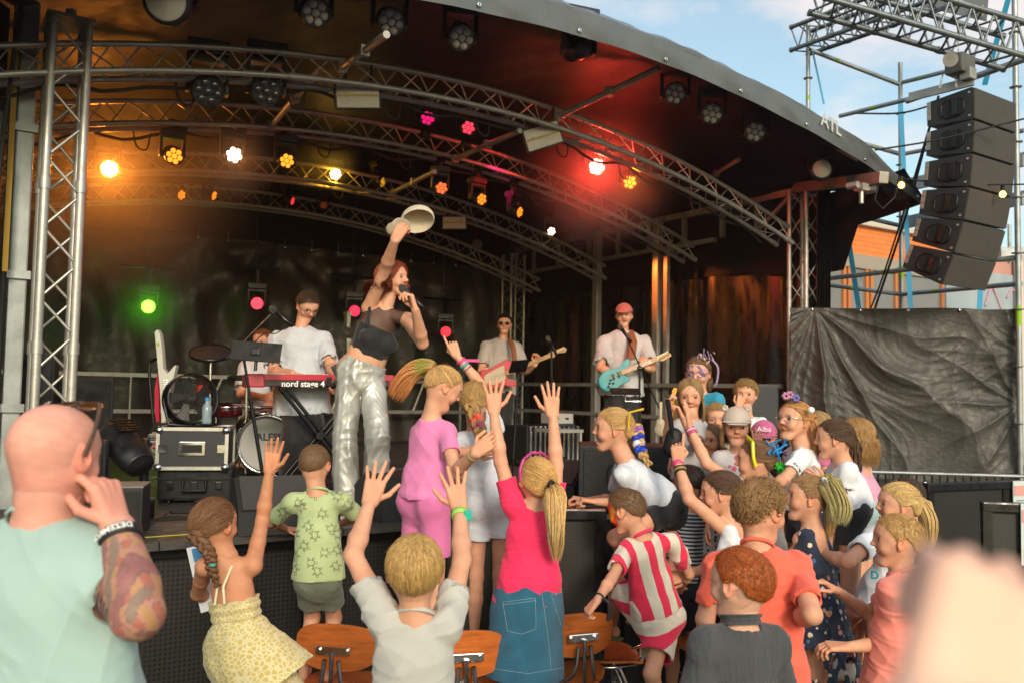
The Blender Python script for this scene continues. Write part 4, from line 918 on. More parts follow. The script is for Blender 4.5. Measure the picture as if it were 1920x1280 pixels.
tp = drape('black_tarp', tarp, 260, 190, m_tarp, 'large wrinkled black tarpaulin tied to the scaffold right of the stage', 'tarpaulin')
mb = MB()
for t in (.11, .32, .53, .75, .985): mb.lathe(tarp(t, .012) + Vector((0, -.01, 0)), (0, -1, 0), [(.007, 0), (.017, 0), (.018, .004), (.007, .006)], 12)
for t in (.3, .6, .9): mb.lathe(tarp(t, .985) + Vector((0, -.01, 0)), (0, -1, 0), [(.007, 0), (.017, 0), (.018, .004), (.007, .006)], 12)
mb.build('eyelet', m_chrome, tp)
drape('curtain_strip', lambda a, b: Vector(P(1533 + 24 * a, 700, 8.9 + .05 * math.sin(a * 30))) * 1 + Vector((0, 0, -.1 + 2.5 * b)), 30, 4, m_ceil, 'narrow black plastic strip right of the right truss column')
# scaffold -----------------------------------------------------
sc_lab = {}
def pole(a, b, label, r=.024, name='scaffold_pole', m=None, cups=True, marks=True):
    a = Vector(a); b = Vector(b); o = empty(name, a, label, 'scaffold', 'scaffold tubes right of the stage'); MB().tube([a, b], r, 10).build('tube', m or m_galv, o); mb = MB(); d = (b - a).normalized()
    if cups:
        n = max(2, int((b - a).length / .5)); 
        for k in range(1, n): mb.lathe(a.lerp(b, k / n), d, [(r, -.006), (r * 2.1, -.004), (r * 2.1, .004), (r, .006)], 14)
        mb.build('rosette', m_galv, o)
    if marks: MB().tube([a.lerp(b, .30), a.lerp(b, .34)], r * 1.04, 10).build('paint_mark', mat('green_mark', hexc('7ea81e'), .6), o)
    return o
def vpole(x, y0, y1, D, label, **k): a = P(x, y1, D); b = P(x, y0, D); b = Vector((a.x, a.y, b.z)); return pole(a, b, label, **k)
vpole(1691, 118, 700, 9.6, 'upright scaffold pole seen left of the loudspeaker array')
vpole(1515, 45, 250, 9.6, 'upright scaffold pole rising behind the roof canopy')
vpole(1914, -40, 900, 8.1, 'upright scaffold pole at the right picture edge', r=.026)
for a, b, D1, D2, lb in (((1513, 92), (1690, 160), 9.6, 9.6, 'upper ledger between the canopy pole and the middle pole'), ((1692, 155), (1800, 128), 9.6, 8.8, 'short ledger above the loudspeaker array'),
        ((1575, 218), (1790, 165), 9.6, 8.3, 'sloping ledger running from the canopy to the array frame'), ((1690, 290), (1920, 245), 9.6, 8.6, 'ledger passing behind the upper array cabinets'), ((1620, 270), (1690, 290), 9.8, 9.6, 'short ledger between canopy tip and middle pole'),
        ((1556, 392), (1690, 424), 10.2, 9.6, 'ledger at the top of the brick wall'), ((1556, 522), (1915, 482), 9.2, 8.1, 'ledger crossing the office windows just above the tarp'), ((1556, 535), (1690, 552), 10, 9.6, 'low ledger behind the tarp left of the middle pole'), ((1690, 552), (1915, 532), 9.6, 8.1, 'low ledger behind the tarp right of the middle pole')):
    pole(P(a[0], a[1], D1), P(b[0], b[1], D2), lb, cups=False, name='scaffold_ledger')
for a, b, D1, D2, lb in (((1625, 365), (1920, 300), 9.6, 8.2, 'broad pale deck beam behind the lower array cabinets'), ((1690, 420), (1920, 372), 9.6, 8.2, 'broad deck beam just above the office windows')):
    p1, p2 = P(a[0], a[1], D1), P(b[0], b[1], D2); o = empty('scaffold_beam', p1, lb, 'scaffold'); d = p2 - p1; MB().box((p1 + p2) / 2, (.05, d.length, .12), axes(d)).build('profile', m_galv, o); MB().box((p1 + p2) / 2 + Z3 * .06 - Vector((0, .03, 0)), (.012, d.length, .02), axes(d)).build('lip', m_alud, o)
m_strap = mat('blue_strap', hexc('1588b5'), .6)
for a, b, D1, D2, lb in (((1582, 388), (1612, 590), 9.3, 9.3, 'blue strap slanting in front of the brick wall'), ((1688, 185), (1708, 590), 9.5, 9.4, 'blue strap hanging along the middle scaffold pole'), ((1842, 470), (1836, 590), 9, 9, 'blue strap below the loudspeaker array'), ((1524, 98), (1545, 196), 9.5, 9.5, 'thin blue strap above the canopy edge'), ((1893, -10), (1846, 160), 8, 8.4, 'blue strap at the top right beside the lifting truss')):
    p1, p2 = P(a[0], a[1], D1), P(b[0], b[1], D2); o = empty('lashing_strap', p1, lb, 'strap', 'blue lashing straps'); d = p2 - p1; w2 = .010 if 'thin' in lb else .026; MB().box((p1 + p2) / 2, (w2 * 2, d.length, .004), axes(d, (0, 1, 0))).build('webbing', m_strap, o)
# lifting trusses top right
m_talu = mat('truss_grey', hexc('6b7276'), .45, .6, bump=.2, bscale=60, var=.2, vscale=8)
truss([P(1530, -22, 7.4), P(1905, 88, 7.6)], .30, 'big grey lifting truss crossing the sky above the loudspeaker array', 'lifting_truss', False, 9, 'grey scaffold roof trusses', r=.026, rb=.011, side=(0, 0, 1), m=m_talu, up=V)
truss([P(1498, 78, 9.7), P(1760, -18, 8.2)], .26, 'smaller grey truss joining the canopy pole to the lifting truss', 'lifting_truss', False, 8, 'grey scaffold roof trusses', r=.024, rb=.009, side=(0, 0, 1), m=m_talu, up=V)
pole(P(1700, 190, 8.6), P(1925, 110, 7.6), 'thick tube from the chain hoist to the right picture edge', r=.03, cups=False, marks=False)
o = empty('hanging_banner', P(1800, 0, 7.9), 'dark grey banner with a yellow cross mark hanging above the lifting truss', 'banner'); 
a, b, c, d = P(1725, -30, 8.6), P(1856, -30, 8.5), P(1850, 40, 8.5), P(1728, 12, 8.6); mb = MB(); mb.prism([a, b, c, d], (0, .01, 0)); mb.build('cloth', mat('banner_grey', hexc('4a5258'), .7), o)
mb = MB()
for s in (-1, 1):
    for t in (.02, .055): q = P(1834, 20, 8.46); e_ = Vector((s, 0, 1)).normalized(); mb.box(q + e_ * t, (.012, .004, .03), (e_.cross(Vector((0, 1, 0))), Vector((0, 1, 0)), e_)); mb.box(q - e_ * t, (.012, .004, .03), (e_.cross(Vector((0, 1, 0))), Vector((0, 1, 0)), e_))
mb.build('emblem', mat('emblem_yellow', hexc('c9a24a'), .6), o)
# line array -----------------------------------------------------
m_cab = mat('cabinet_paint', hexc('1d1f20'), .6, bump=1, bscale=220, var=.15, vscale=8); m_gril = mat('array_grille', hexc('3d3833'), .7, bump=1.5, bscale=300, var=.1, vscale=10)
hoist = empty('chain_hoist', P(1800, 118, 7.4), 'grey electric chain hoist holding up the loudspeaker array', 'hoist')
MB().box(P(1800, 124, 7.4), (.22, .16, .17), (U, V, Z3), .02).build('motor', mat('hoist_grey', hexc('5b5a55'), .5, .3, var=.2), hoist); mb = MB(); mb.cyl(P(1782, 112, 7.3), P(1782, 112, 7.15), .06, 16); mb.box(P(1815, 140, 7.35), (.1, .1, .1), (U, V, Z3), .01); mb.build('drum', m_alud, hoist)
mb = MB()
def chain(a, b):
    a, b = Vector(a), Vector(b); n = int((b - a).length / .03); d = (b - a).normalized()
    for k in range(n):
        c = a.lerp(b, (k + .5) / n); ax_ = Vector((1, 0, 0)) if k % 2 else Vector((0, 1, 0)); x = (ax_ - d * ax_.dot(d)).normalized(); mb.tube([c + d * .016 * math.cos(t) + x * .008 * math.sin(t) for t in np.linspace(0, 2 * PI, 9)], .003, 4, cap=False)
chain(P(1795, 40, 7.4), P(1797, 100, 7.4)); chain(P(1790, 135, 7.4), P(1793, 165, 7.4)); chain(P(1768, 140, 7.4), P(1762, 165, 7.4)); mb.build('chain', m_alu, hoist)
o = empty('rigging_bar', P(1760, 175, 7.4), 'perforated steel rigging bar on top of the loudspeaker array', 'rigging'); q = P(1768, 166, 7.42); mb = MB(); q0 = q; dd = (V * -.4 + U * .15); a_ = P(1705, 183, 7.75); b_ = P(1826, 152, 7.35); d_ = b_ - a_; mb.box((a_ + b_) / 2, (.03, d_.length, .075), axes(d_)); mb.build('bar', m_alud, o)
p0 = P(1822, 163, 7.35); ang = 0; W, Dp, Hh = .70, .40, .285
angs = [0, 3, 6, 11, 17, 23]; cur = Vector(p0)  # cur: top edge, grille side, near (side) corner
for k, a in enumerate(angs):
    a = math.radians(a); n_ = (-V) * math.cos(a) - Z3 * math.sin(a); dn = -Z3 * math.cos(a) - (-V) * math.sin(a)   # outward grille normal, down direction
    o = empty('array_speaker', cur, ['topmost cabinet of the hanging loudspeaker array under the rigging bar', 'second cabinet from the top of the hanging loudspeaker array', 'third cabinet from the top of the hanging loudspeaker array', 'fourth cabinet from the top of the hanging loudspeaker array', 'fifth cabinet from the top of the loudspeaker array, just above the last', 'lowest and most tilted cabinet of the hanging loudspeaker array'][k], 'loudspeaker', 'line array cabinets')
    mb = MB(); bk = -n_ * Dp; i1 = .035
    def sd(off): return [cur + U * off, cur + U * off + dn * (Hh - .006), cur + U * off + dn * (Hh - .006 - i1) + bk, cur + U * off + dn * i1 + bk]
    A, B_ = sd(0), sd(W); vs = A + B_; mb.add(vs, [(0, 1, 2, 3), (7, 6, 5, 4), (0, 4, 5, 1), (1, 5, 6, 2), (2, 6, 7, 3), (3, 7, 4, 0)]); mb.build('cabinet', m_cab, o)
    mb = MB(); g0 = cur + n_ * .012 + U * W / 2 + dn * Hh / 2; mb.box(g0, (W - .012, .022, Hh - .02), (U, n_, dn), .006); mb.build('grille', m_gril, o)
    hc_ = cur - U * .006 + dn * Hh * .5 - n_ * Dp * .42; e1, e2 = n_, dn
    hexp = [(-.10, -.045), (-.06, -.075), (.07, -.075), (.10, -.05), (.10, .05), (.06, .075), (-.06, .075), (-.10, .045)]
    mb = MB(); ring = [hc_ + e1 * x + e2 * y for x, y in hexp]; mb.tube(ring + [ring[0]], .009, 6); mb.build('handle_rim', m_blackm, o)
    mb = MB(); mb.prism([hc_ + e1 * x * .93 + e2 * y * .93 for x, y in hexp], -U * .004); mb.build('handle_recess', mat('deep_black', (.004, .004, .004), .8), o)
    mb = MB(); mb.box(hc_ - U * .015 + e1 * .03, (.02, .05, .14), (U, e1, e2), .006); mb.build('handle_grip', m_blackm, o)
    mb = MB()
    for t in (0, .33, .66): mb.box(cur - U * .008 - n_ * (Dp - .02) + dn * (i1 + .03 + t * (Hh - .12)), (.014, .03, .05), (U, n_, dn)); 
    for t in (.15, .85): mb.cyl(cur - U * .01 + dn * Hh * t - n_ * .02, cur + U * .004 + dn * Hh * t - n_ * .02, .01, 8)
    mb.build('rigging_link', m_alud, o); cur = cur + dn * Hh
# cables and festoon
def cable(pts, r, label, name='cable', cat='cable'):
    o = empty(name, pts[0], label, cat); MB().tube(bez(pts, 24).tolist(), r, 6).build('sheath', m_rubber, o); return o
cable([P(1640, 282, 7.6), P(1760, 262, 7.4), P(1925, 222, 7.2)], .008, 'black cable crossing in front of the array to the right')
cable([P(1695, 336, 7.8), P(1800, 346, 7.6), P(1925, 346, 7.4)], .007, 'festoon cable hanging from the roof corner to the right')
cable([P(1760, 180, 7.8), P(1740, 250, 7.9), P(1700, 400, 8.2), P(1640, 580, 8.5)], .012, 'bundle of black cables dropping diagonally from the array to the tarp')
cable([P(1745, 230, 7.9), P(1700, 380, 8.2), P(1655, 520, 8.5), P(1632, 580, 8.5)], .009, 'thinner black cable beside the diagonal cable bundle')
cable([P(1600, 213, 9), P(1690, 212, 9), P(1765, 192, 8)], .01, 'black cable strung from the canopy to the array')
m_bulb = mat('bulb_glow', (1, .5, .1), emit=(1, .42, .08), estr=6)
for x, y, lb in ((1690, 341, 'glowing festoon bulb at the right tip of the roof'), (1880, 358, 'glowing festoon bulb in front of the array cabinets')):
    c = P(x, y, 7.5); o = empty('festoon_bulb', c, lb, 'light bulb', 'festoon bulbs'); mb = MB(); mb.lathe(c, (0, 0, -1), [(.001, -.0), (.018, .008), (.028, .03), (.022, .05), (.001, .06)], 12); mb.build('glass', m_bulb, o); mb = MB(); mb.cyl(c + Z3 * .0, c + Z3 * .045, .016); mb.build('socket', m_black, o)
# brick office building -------------------------------------------
bm_ = bpy.data.materials.new('orange_brick'); bm_.use_nodes = True; n, b = nodes_of(bm_); t_ = n.nodes.new('ShaderNodeAttribute'); t_.attribute_name = 'tc'; br = n.nodes.new('ShaderNodeTexBrick'); br.inputs['Scale'].default_value = 1; br.inputs['Brick Width'].default_value = .32; br.inputs['Row Height'].default_value = .11; br.inputs['Mortar Size'].default_value = .008
br.inputs['Color1'].default_value = (*hexc('dd7c3a'), 1); br.inputs['Color2'].default_value = (*hexc('d0702c'), 1); br.inputs['Mortar'].default_value = (*hexc('9c5c38'), 1); n.links.new(t_.outputs['Vector'], br.inputs['Vector']); n.links.new(br.outputs['Color'], b.inputs['Base Color']); b.inputs['Roughness'].default_value = .85
of = empty('office_building', P(1650, 500, 21) * 1, 'orange brick office building with big windows behind the scaffold', 'building')
BL, BR = P(1470, 398, 19), P(1765, 438, 22); BR2 = P(2080, 486, 26)
def bpt(t, z, off=0): p = BL.lerp(BR, t); d = (BR - BL).normalized(); nn = Vector((d.y, -d.x, 0)).normalized(); return Vector((p.x, p.y, z)) + nn * off
zt_ = BL.z; panel_tc(bpt(0, 0), bpt(1, 0), bpt(1, zt_), bpt(0, zt_), 'brick_wall', bm_, of)
mb = MB(); d_ = (BR - BL); axb = (Vector((d_.x, d_.y, 0)).normalized(), Vector((d_.y, -d_.x, 0)).normalized(), Z3); Lb = Vector((d_.x, d_.y, 0)).length; cm_ = bpt(.5, 0)
mb.box(Vector((cm_.x, cm_.y, zt_ + .05)), (Lb + .2, .3, .12), axb); mb.build('parapet', mat('parapet', hexc('b5aca0'), .8), of)
zw1 = P(1620, 505, 20.6).z; mb = MB(); mb.box(Vector((cm_.x, cm_.y, zw1 + .12)) + axb[1] * .06, (Lb, .12, .32), axb); mb.build('lintel', mat('lintel', hexc('8c8478'), .8), of)
m_win = mat('office_glass', hexc('6d6a68'), .12, spec=.8, var=.15, vscale=1); m_frame = mat('orange_frame', hexc('b06a34'), .6)
for t0, t1 in ((.0, .14), (.17, .33), (.36, .47), (.50, .66), (.70, .98)):
    a, b2 = bpt(t0, 0, .03), bpt(t1, 0, .03); zc = (zw1 + .9) / 2; wd = (b2 - a).length; w = MB().box(Vector(((a.x + b2.x) / 2, (a.y + b2.y) / 2, zc)), (wd, .05, zw1 - .9), axb).build('window', m_win, of)
    mb = MB()
    for e_ in (a, b2): mb.box(Vector((e_.x, e_.y, zc)) + axb[1] * .04, (.10, .06, zw1 - .88), axb)
    mb.build('frame', m_frame, w)
of2 = empty('rendered_building', P(1850, 500, 25), 'pale pinkish low building with grey painted shutters at the far right', 'building')
q1, q2 = Vector((BR.x, BR.y + .4, 0)), Vector((BR2.x, BR2.y, 0)); d2 = q2 - q1; zz_ = P(1800, 462, 23).z; ax2 = (d2.normalized(), Vector((d2.y, -d2.x, 0)).normalized(), Z3); c2 = (q1 + q2) / 2
MB().box(c2 + Z3 * zz_ / 2, (d2.length, .3, zz_), ax2).build('wall', mat('pink_render', hexc('b4847a'), .85, var=.1, vscale=1), of2); zs = P(1850, 520, 24).z
MB().box(c2 + Z3 * zs / 2 + ax2[1] * .17, (d2.length * .95, .06, zs), ax2).build('shutter', mat('shutter_grey', hexc('8d98a0'), .6, var=.12, vscale=2), of2)
mb = MB(); mb.tube([c2 - ax2[0] * .9 + ax2[1] * .3, c2 - ax2[0] * .9 + ax2[1] * .3 + Z3 * (zz_ + .1)], .12, 12); mb.build('downpipe', mat('pipe_pale', hexc('c8b8b0'), .6), of2)
mb = MB()
for k in range(5): mb.tube(bez([c2 - ax2[0] * (2.2 - k * .9) + ax2[1] * .22 + Z3 * (zs - .9 + .3 * math.sin(k * 2)), c2 - ax2[0] * (1.9 - k * .9) + ax2[1] * .22 + Z3 * (zs - .4), c2 - ax2[0] * (1.5 - k * .9) + ax2[1] * .22 + Z3 * (zs - 1.0)], 10).tolist(), .03, 5)
mb.build('mural', mat('mural_pink', hexc('b890a0'), .8), of2)
o = empty('floodlight', P(1893, 478, 20), 'grey floodlight on the roof of the far right building', 'floodlight'); c = P(1893, 478, 20); MB().box(c, (.5, .2, .32), (Vector((1, 0, 0)), Vector((0, 1, 0)), Z3), .03).build('housing', m_galv, o); MB().cyl(c - Z3 * .2, Vector((c.x, c.y, zz_)), .04).build('arm', m_galv, o)
# green wall and fence behind the barriers
o = empty('green_container', P(1700, 920, 8.8), 'green metal container wall glimpsed below the tarp', 'container'); a, b = P(1600, 900, 9.4), P(2050, 900, 9.0); mb = MB(); n_ = 60
mb.grid(lambda s, t: Vector((a.x + (b.x - a.x) * s, a.y + (b.y - a.y) * s + .03 * (1 if int(s * 60) % 2 else -1), .05 + 1.05 * t)), 120, 1, False); mb.build('corrugated_side', mat('container_green', hexc('3f6a58'), .6, var=.15), o)
o = empty('steel_fence', P(1660, 900, 7.6), 'grey steel bar fence running below the tarp', 'fence'); a, b = P(1632, 890, 7.9), P(2000, 890, 7.7); a.z = b.z = 1.1; MB().tube([a, b], .016, 6).build('rail', m_galv, o); mb = MB()
for k in range(26): p = a.lerp(b, k / 25); mb.tube([(p.x, p.y, .03), (p.x, p.y, 1.1)], .008, 5)
mb.build('bars', m_blackm, o)
# ---------------------------------------------------------------- lamps under the roof
m_lens = mat('lamp_glass', (.55, .55, .56), .15, coat=.5); m_lensd = mat('lamp_glass_dark', (.05, .05, .055), .1, coat=.6); m_lamp = mat('lamp_housing', hexc('141415'), .42, bump=.2, bscale=120, wear=.12)
def glow(name, c, s): return mat('glow_' + name, c, emit=c, estr=s)
def cells(mb, c, n, R, k=7, dome=.25, big=False):
    x = n.orthogonal().normalized(); y = n.cross(x); r = R * .31
    pos = [(0, 0)] + [(R * .66 * math.cos(a), R * .66 * math.sin(a)) for a in np.linspace(0, 2 * PI, k, endpoint=False)[:k - 1 + (k > 7)]] if k > 7 else [(0, 0)] + [(R * .66 * math.cos(a), R * .66 * math.sin(a)) for a in np.linspace(0, 2 * PI, 6, endpoint=False)]
    for px_, py_ in pos: mb.lathe(c + x * px_ + y * py_, n, [(r, 0), (r * .95, r * dome), (r * .6, r * dome * 2), (.0005, r * dome * 2.4)], 10)
def moving_head(c, aim, hang, R, lens, label, group, power=None, col=None, name='moving_light', cell=True, clampz=None):
    """c: lens centre; aim: light direction; hang: z of the tube it hangs from"""
    c = Vector(c); aim = Vector(aim).normalized(); o = empty(name, c, label, 'stage light', group); body = c - aim * R * 1.5
    mb = MB(); mb.lathe(c, -aim, [(R * .98, -.01), (R * 1.08, 0), (R * 1.1, R * .5), (R * 1.0, R * 1.6), (R * .8, R * 2.4), (R * .5, R * 2.7), (.001, R * 2.75)], 22); mb.lathe(c, aim, [(R * 1.08, 0), (R * 1.1, .012), (R * .98, .012), (R * .96, 0)], 22)
    for q in range(6): mb.lathe(c, -aim, [(R * 1.08, R * (.6 + q * .16)), (R * 1.14, R * (.63 + q * .16)), (R * 1.08, R * (.68 + q * .16))], 22)
    mb.build('lamp_head', m_lamp, o); mb = MB(); mb.lathe(c, aim, [(R * .97, -.002), (.001, -.002)], 22); f_ = mb.build('lens_plate', m_lensd, o)
    mb = MB(); cells(mb, c - aim * .001, aim, R) if cell else mb.lathe(c, aim, [(R * .95, -.001), (R * .7, R * .12), (.001, R * .2)], 22); mb.build('lens', lens, o)
    sd_ = aim.cross(Z3); sd_ = sd_.normalized() if sd_.length > .1 else U; top = body + Z3 * (R * 2.1)
    mb = MB()
    for s in (-1, 1): mb.box(body + sd_ * s * R * 1.32 + Z3 * R * .9, (R * .35, R * .95, R * 2.6), (sd_, sd_.cross(Z3) * -1, Z3), R * .12)
    mb.box(top, (R * 3.0, R * 1.1, R * .5), (sd_, sd_.cross(Z3) * -1, Z3), R * .1); mb.build('yoke', m_lamp, o)
    bz = top + Z3 * R * .75; mb = MB(); mb.box(bz, (R * 3.0, R * 1.9, R * 1.0), (sd_, sd_.cross(Z3) * -1, Z3), R * .12); mb.build('base', m_lamp, o)
    mb = MB(); mb.box(bz + sd_.cross(Z3) * R * .98, (R * .8, .004, R * .35), (sd_, sd_.cross(Z3) * -1, Z3)); mb.build('display', mat('display_blue', hexc('3b4a66'), .3), o)
    if hang: mb = MB(); mb.box(Vector((bz.x, bz.y, (bz.z + R * .4 + hang) / 2)), (.04, .04, max(.02, hang - bz.z)), (U, V, Z3)); mb.tube([Vector((bz.x, bz.y, hang)) - U * .04, Vector((bz.x, bz.y, hang)) + U * .04], .035, 10); mb.build('clamp', m_blackm, o)
    if power:
        l_ = bpy.data.lights.new('lamp_light', 'POINT' if power > 100 or power == 16 or power == 40 else 'SPOT'); l_.energy = power * (.30 if power < 100 and power != 40 else .11 if power == 40 else .24); l_.color = col
        if l_.type == 'SPOT': l_.spot_size = math.radians(85); l_.spot_blend = .8
        l_.shadow_soft_size = R * .6; lo = bpy.data.objects.new('lamp_light', l_); COL.objects.link(lo); lo.location = c + aim * .05; lo.rotation_euler = aim.to_track_quat('-Z', 'Y').to_euler()
    return o
toA = (-V * .8 - Z3 * .45 - U * .3)
ORG = (1, .24, .015); YEL = (1, .50, .02); RED = (1, .04, .02); MAG = (.8, .008, .16); AMB = (1, .27, .02)
offs = [((592, 25), 'unlit stage light with grey lenses at the top edge near the big round floodlight'), ((734, 42), 'unlit stage light with white lenses above the strobe panel'), ((866, 72), 'unlit stage light turned right below the canopy lip'), ((1266, 176), 'unlit stage light with a yellow reflection on its rim under the canopy'), ((1335, 214), 'middle one of the three unlit lights at the right end of the canopy'), ((1416, 248), 'unlit light nearest the right roof corner above the side beam')]
for (x, y), lb in offs: c = SV(x, y, -.75); moving_head(c, Vector((0, 0, CAMZ)) - c + U * (.8 if x < 900 else -.1) - Z3 * .1, zlip(uvz(c)[0]) + .12, .082, m_lens, lb, 'unlit stage lights under the canopy lip')
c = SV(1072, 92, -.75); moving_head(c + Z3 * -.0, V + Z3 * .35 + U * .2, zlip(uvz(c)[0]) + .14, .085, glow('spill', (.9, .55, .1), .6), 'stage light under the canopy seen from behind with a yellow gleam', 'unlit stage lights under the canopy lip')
for x, y, lb in ((390, 172, 'dark moving light left of the pair on the front roof truss'), (500, 172, 'dark moving light right of the pair on the front roof truss')):
    c = SV(x, y, .02); moving_head(c, Vector((0, 0, CAMZ)) - c - Z3 * .9 + U * .3, c.z + .30, .092, m_lensd, lb, 'dark moving lights on the front roof truss')
def flood(x, y, v, R, aim, label):
    c = SV(x, y, v); a = Vector(aim).normalized(); o = empty('round_floodlight', c, label, 'floodlight', 'round floodlights on the canopy'); mb = MB(); mb.lathe(c, -a, [(R * .86, -.012), (R, -.012), (R * 1.05, R * .3), (R * 1.08, R * .8), (R * .9, R * 1.4), (R * .5, R * 1.6), (.001, R * 1.62)], 26); mb.build('housing', m_lamp, o)
    mb = MB(); mb.lathe(c, a, [(R * .88, 0), (R * .8, .012), (.001, .03)], 26); mb.build('lens', mat('flood_glass', (.62, .6, .55), .35, bump=1, bscale=120), o)
    s = a.cross(Z3).normalized(); mb = MB(); mb.tube([c - a * R * .6 + s * R * 1.15, c - a * R * .6 + s * R * 1.2 + Z3 * R * 1.3, c - a * R * .6 - s * R * 1.2 + Z3 * R * 1.3, c - a * R * .6 - s * R * 1.15], .012, 6); mb.build('bracket', m_blackm, o); return o
flood(312, 2, -.8, .125, (.15, -1, -.35), 'big round floodlight with gridded glass at the top edge of the picture')
flood(1541, 317, -.8, .095, (-.15, -1, -.05), 'round floodlight hanging by the right roof corner')
def strobe(x, y, v, w_, h_, label, tilt=0):
    c = SV(x, y, v); o = empty('strobe_panel', c, label, 'strobe light', 'rectangular strobe panels'); n = (Vector((0, 0, CAMZ)) - c).normalized(); n = (n - V * .3).normalized(); r = n.cross(Z3).normalized() * -1; u = n.cross(r) * -1; r2 = r * math.cos(tilt) - u * math.sin(tilt); u2 = u * math.cos(tilt) + r * math.sin(tilt); ax = (r2, n, u2)
    MB().box(c - n * .03, (w_ + .03, .06, h_ + .03), ax, .008).build('housing', m_lamp, o); MB().box(c + n * .002, (w_, .006, h_), ax).build('diffuser', mat('strobe_glass', (.55, .5, .44), .3, var=.15, vscale=30, stretch=(1, 1, 8), bump=.8, bscale=50), o)
    MB().box(c + n * .006, (w_ * .96, .006, h_ * .10), ax).build('tube', mat('strobe_tube', hexc('a58a4a'), .3), o); mb = MB(); [mb.tube([c + r2 * s * w_ * .3, c + r2 * s * w_ * .3 + Z3 * .22], .01, 5) for s in (-1, 1)]; mb.build('bracket', m_blackm, o)
strobe(671, 179, .0, .30, .17, 'wide strobe panel left of centre on the front roof truss', .1); strobe(1018, 256, .0, .29, .17, 'strobe panel right of centre below the front truss beside the red lamp', .35); strobe(852, 418, 2.9, .26, .13, 'small strobe panel above the singer\'s raised cap', .05)
lit = [(205, 317, 2.2, .07, AMB, 60, 190, 'brightest amber stage light at the far left behind the truss column'), (327, 293, 1.37, .066, ORG, 7, 6, 'orange stage light right of the brightest amber one'), (439, 291, 1.37, .066, AMB, 25, 25, 'very bright orange stage light on the second truss'), (538, 302, 1.37, .062, ORG, 7, 6, 'orange stage light left of the yellow smoky beam'),
    (629, 327, 2.95, .06, YEL, 40, 40, 'bright yellow stage light with a smoky beam'), (717, 342, 2.95, .058, YEL, 1.5, 0, 'dim yellow stage light turned to the right'), (802, 222, .9, .062, MAG, 3.2, 4, 'magenta stage light left of the pair under the front truss'), (878, 240, .9, .062, (1, .05, .10), 3.6, 4, 'pinkish red stage light right of the magenta one'),
    (828, 353, 1.37, .058, (1, .12, .03), 5, 3, 'red-orange stage light on the second truss above the cap'), (903, 374, 1.37, .058, ORG, 4, 3, 'amber stage light right of the red-orange one'), (974, 398, 1.37, .055, ORG, 4, 3, 'narrow amber stage light further right on the second truss'), (1034, 434, 2.95, .05, YEL, 18, 25, 'small yellow stage light above the bass player'),
    (1119, 313, .5, .075, RED, 45, 200, 'brightest red stage light right of centre'), (1181, 342, .5, .066, AMB, 9, 60, 'orange stage light just right of the bright red one'), (340, 366, 4.2, .055, ORG, 4, 3, 'small orange light low behind the second truss at left'), (401, 367, 4.2, .055, ORG, 4, 3, 'small narrow orange light right of its low neighbour'), (548, 377, 4.2, .052, (1, .04, .04), 3, 3, 'tiny red light high on the backdrop'), (607, 385, 4.2, .045, ORG, .15, 0, 'dark unlit small lamp high on the backdrop')]
tilts = {717: 60, 903: 35, 974: 55, 401: 60, 548: 65, 340: 40}
for x, y, v, R, col, st_, pw, lb in lit:
    c = SV(x, y, v); d = (Vector((0, 0, CAMZ)) - c).normalized(); d = Matrix.Rotation(math.radians(tilts.get(x, 12)), 3, 'Z') @ d; d = (d - Z3 * .1)
    cc_ = tuple(.35 * q + .65 * (1, .85, .6)[i] if st_ > 15 else q for i, q in enumerate(col))
    moving_head(c, d, min(zmain(uvz(c)[0]) - .15, c.z + .5) if y < 330 else c.z + .3, R, glow('%d_%d' % (x, y), cc_ if st_ > 15 else col, st_ * (.25 if st_ < 15 else .3)), lb, 'lit stage lights under the roof', pw, col)
for x, y, col, st_, pw, lb in ((278, 575, (.15, 1, .02), 50, 16, 'bright green light hanging in front of the backdrop at left'), (482, 569, (1, .03, .05), 12, 5, 'red light hanging before the backdrop left of the keyboard player'), (665, 583, (1, .03, .08), 5, 3, 'dim red light hanging before the backdrop behind the singer'), (836, 622, (1, .03, .05), 6, 3, 'red light hanging before the backdrop behind the pointing child')):
    c = SV(x, y, 4.9); o = moving_head(c, Vector((0, 0, CAMZ)) - c + U * .9 * (x > 300), c.z + .45, .075, glow('%d' % x, col, st_ * .2), lb, 'lights hanging in front of the backdrop', pw, col, cell=False)
    mb = MB(); mb.tube([c + Z3 * .46 - U * .3 + V * .1, c + Z3 * .46 + U * .3 + V * .1], .02, 8); mb.tube([c + Z3 * .46 + V * .1, c + Z3 * 2.0 + V * .1], .012, 6); q = mb.build('hanging_bar', m_blackm, o)
c = SV(895, 459, 4.5); o = empty('round_reflector', c, 'pale round lamp hanging dimly above the bass player', 'lamp'); MB().lathe(c, (Vector((0, 0, CAMZ)) - c).normalized(), [(.001, .06), (.05, .05), (.075, 0), (.05, -.05), (.001, -.06)], 16).build('globe', mat('dull_globe', (.25, .24, .23), .4), o); MB().cyl(c, c + Z3 * .5, .008).build('wire', m_blackm, o)
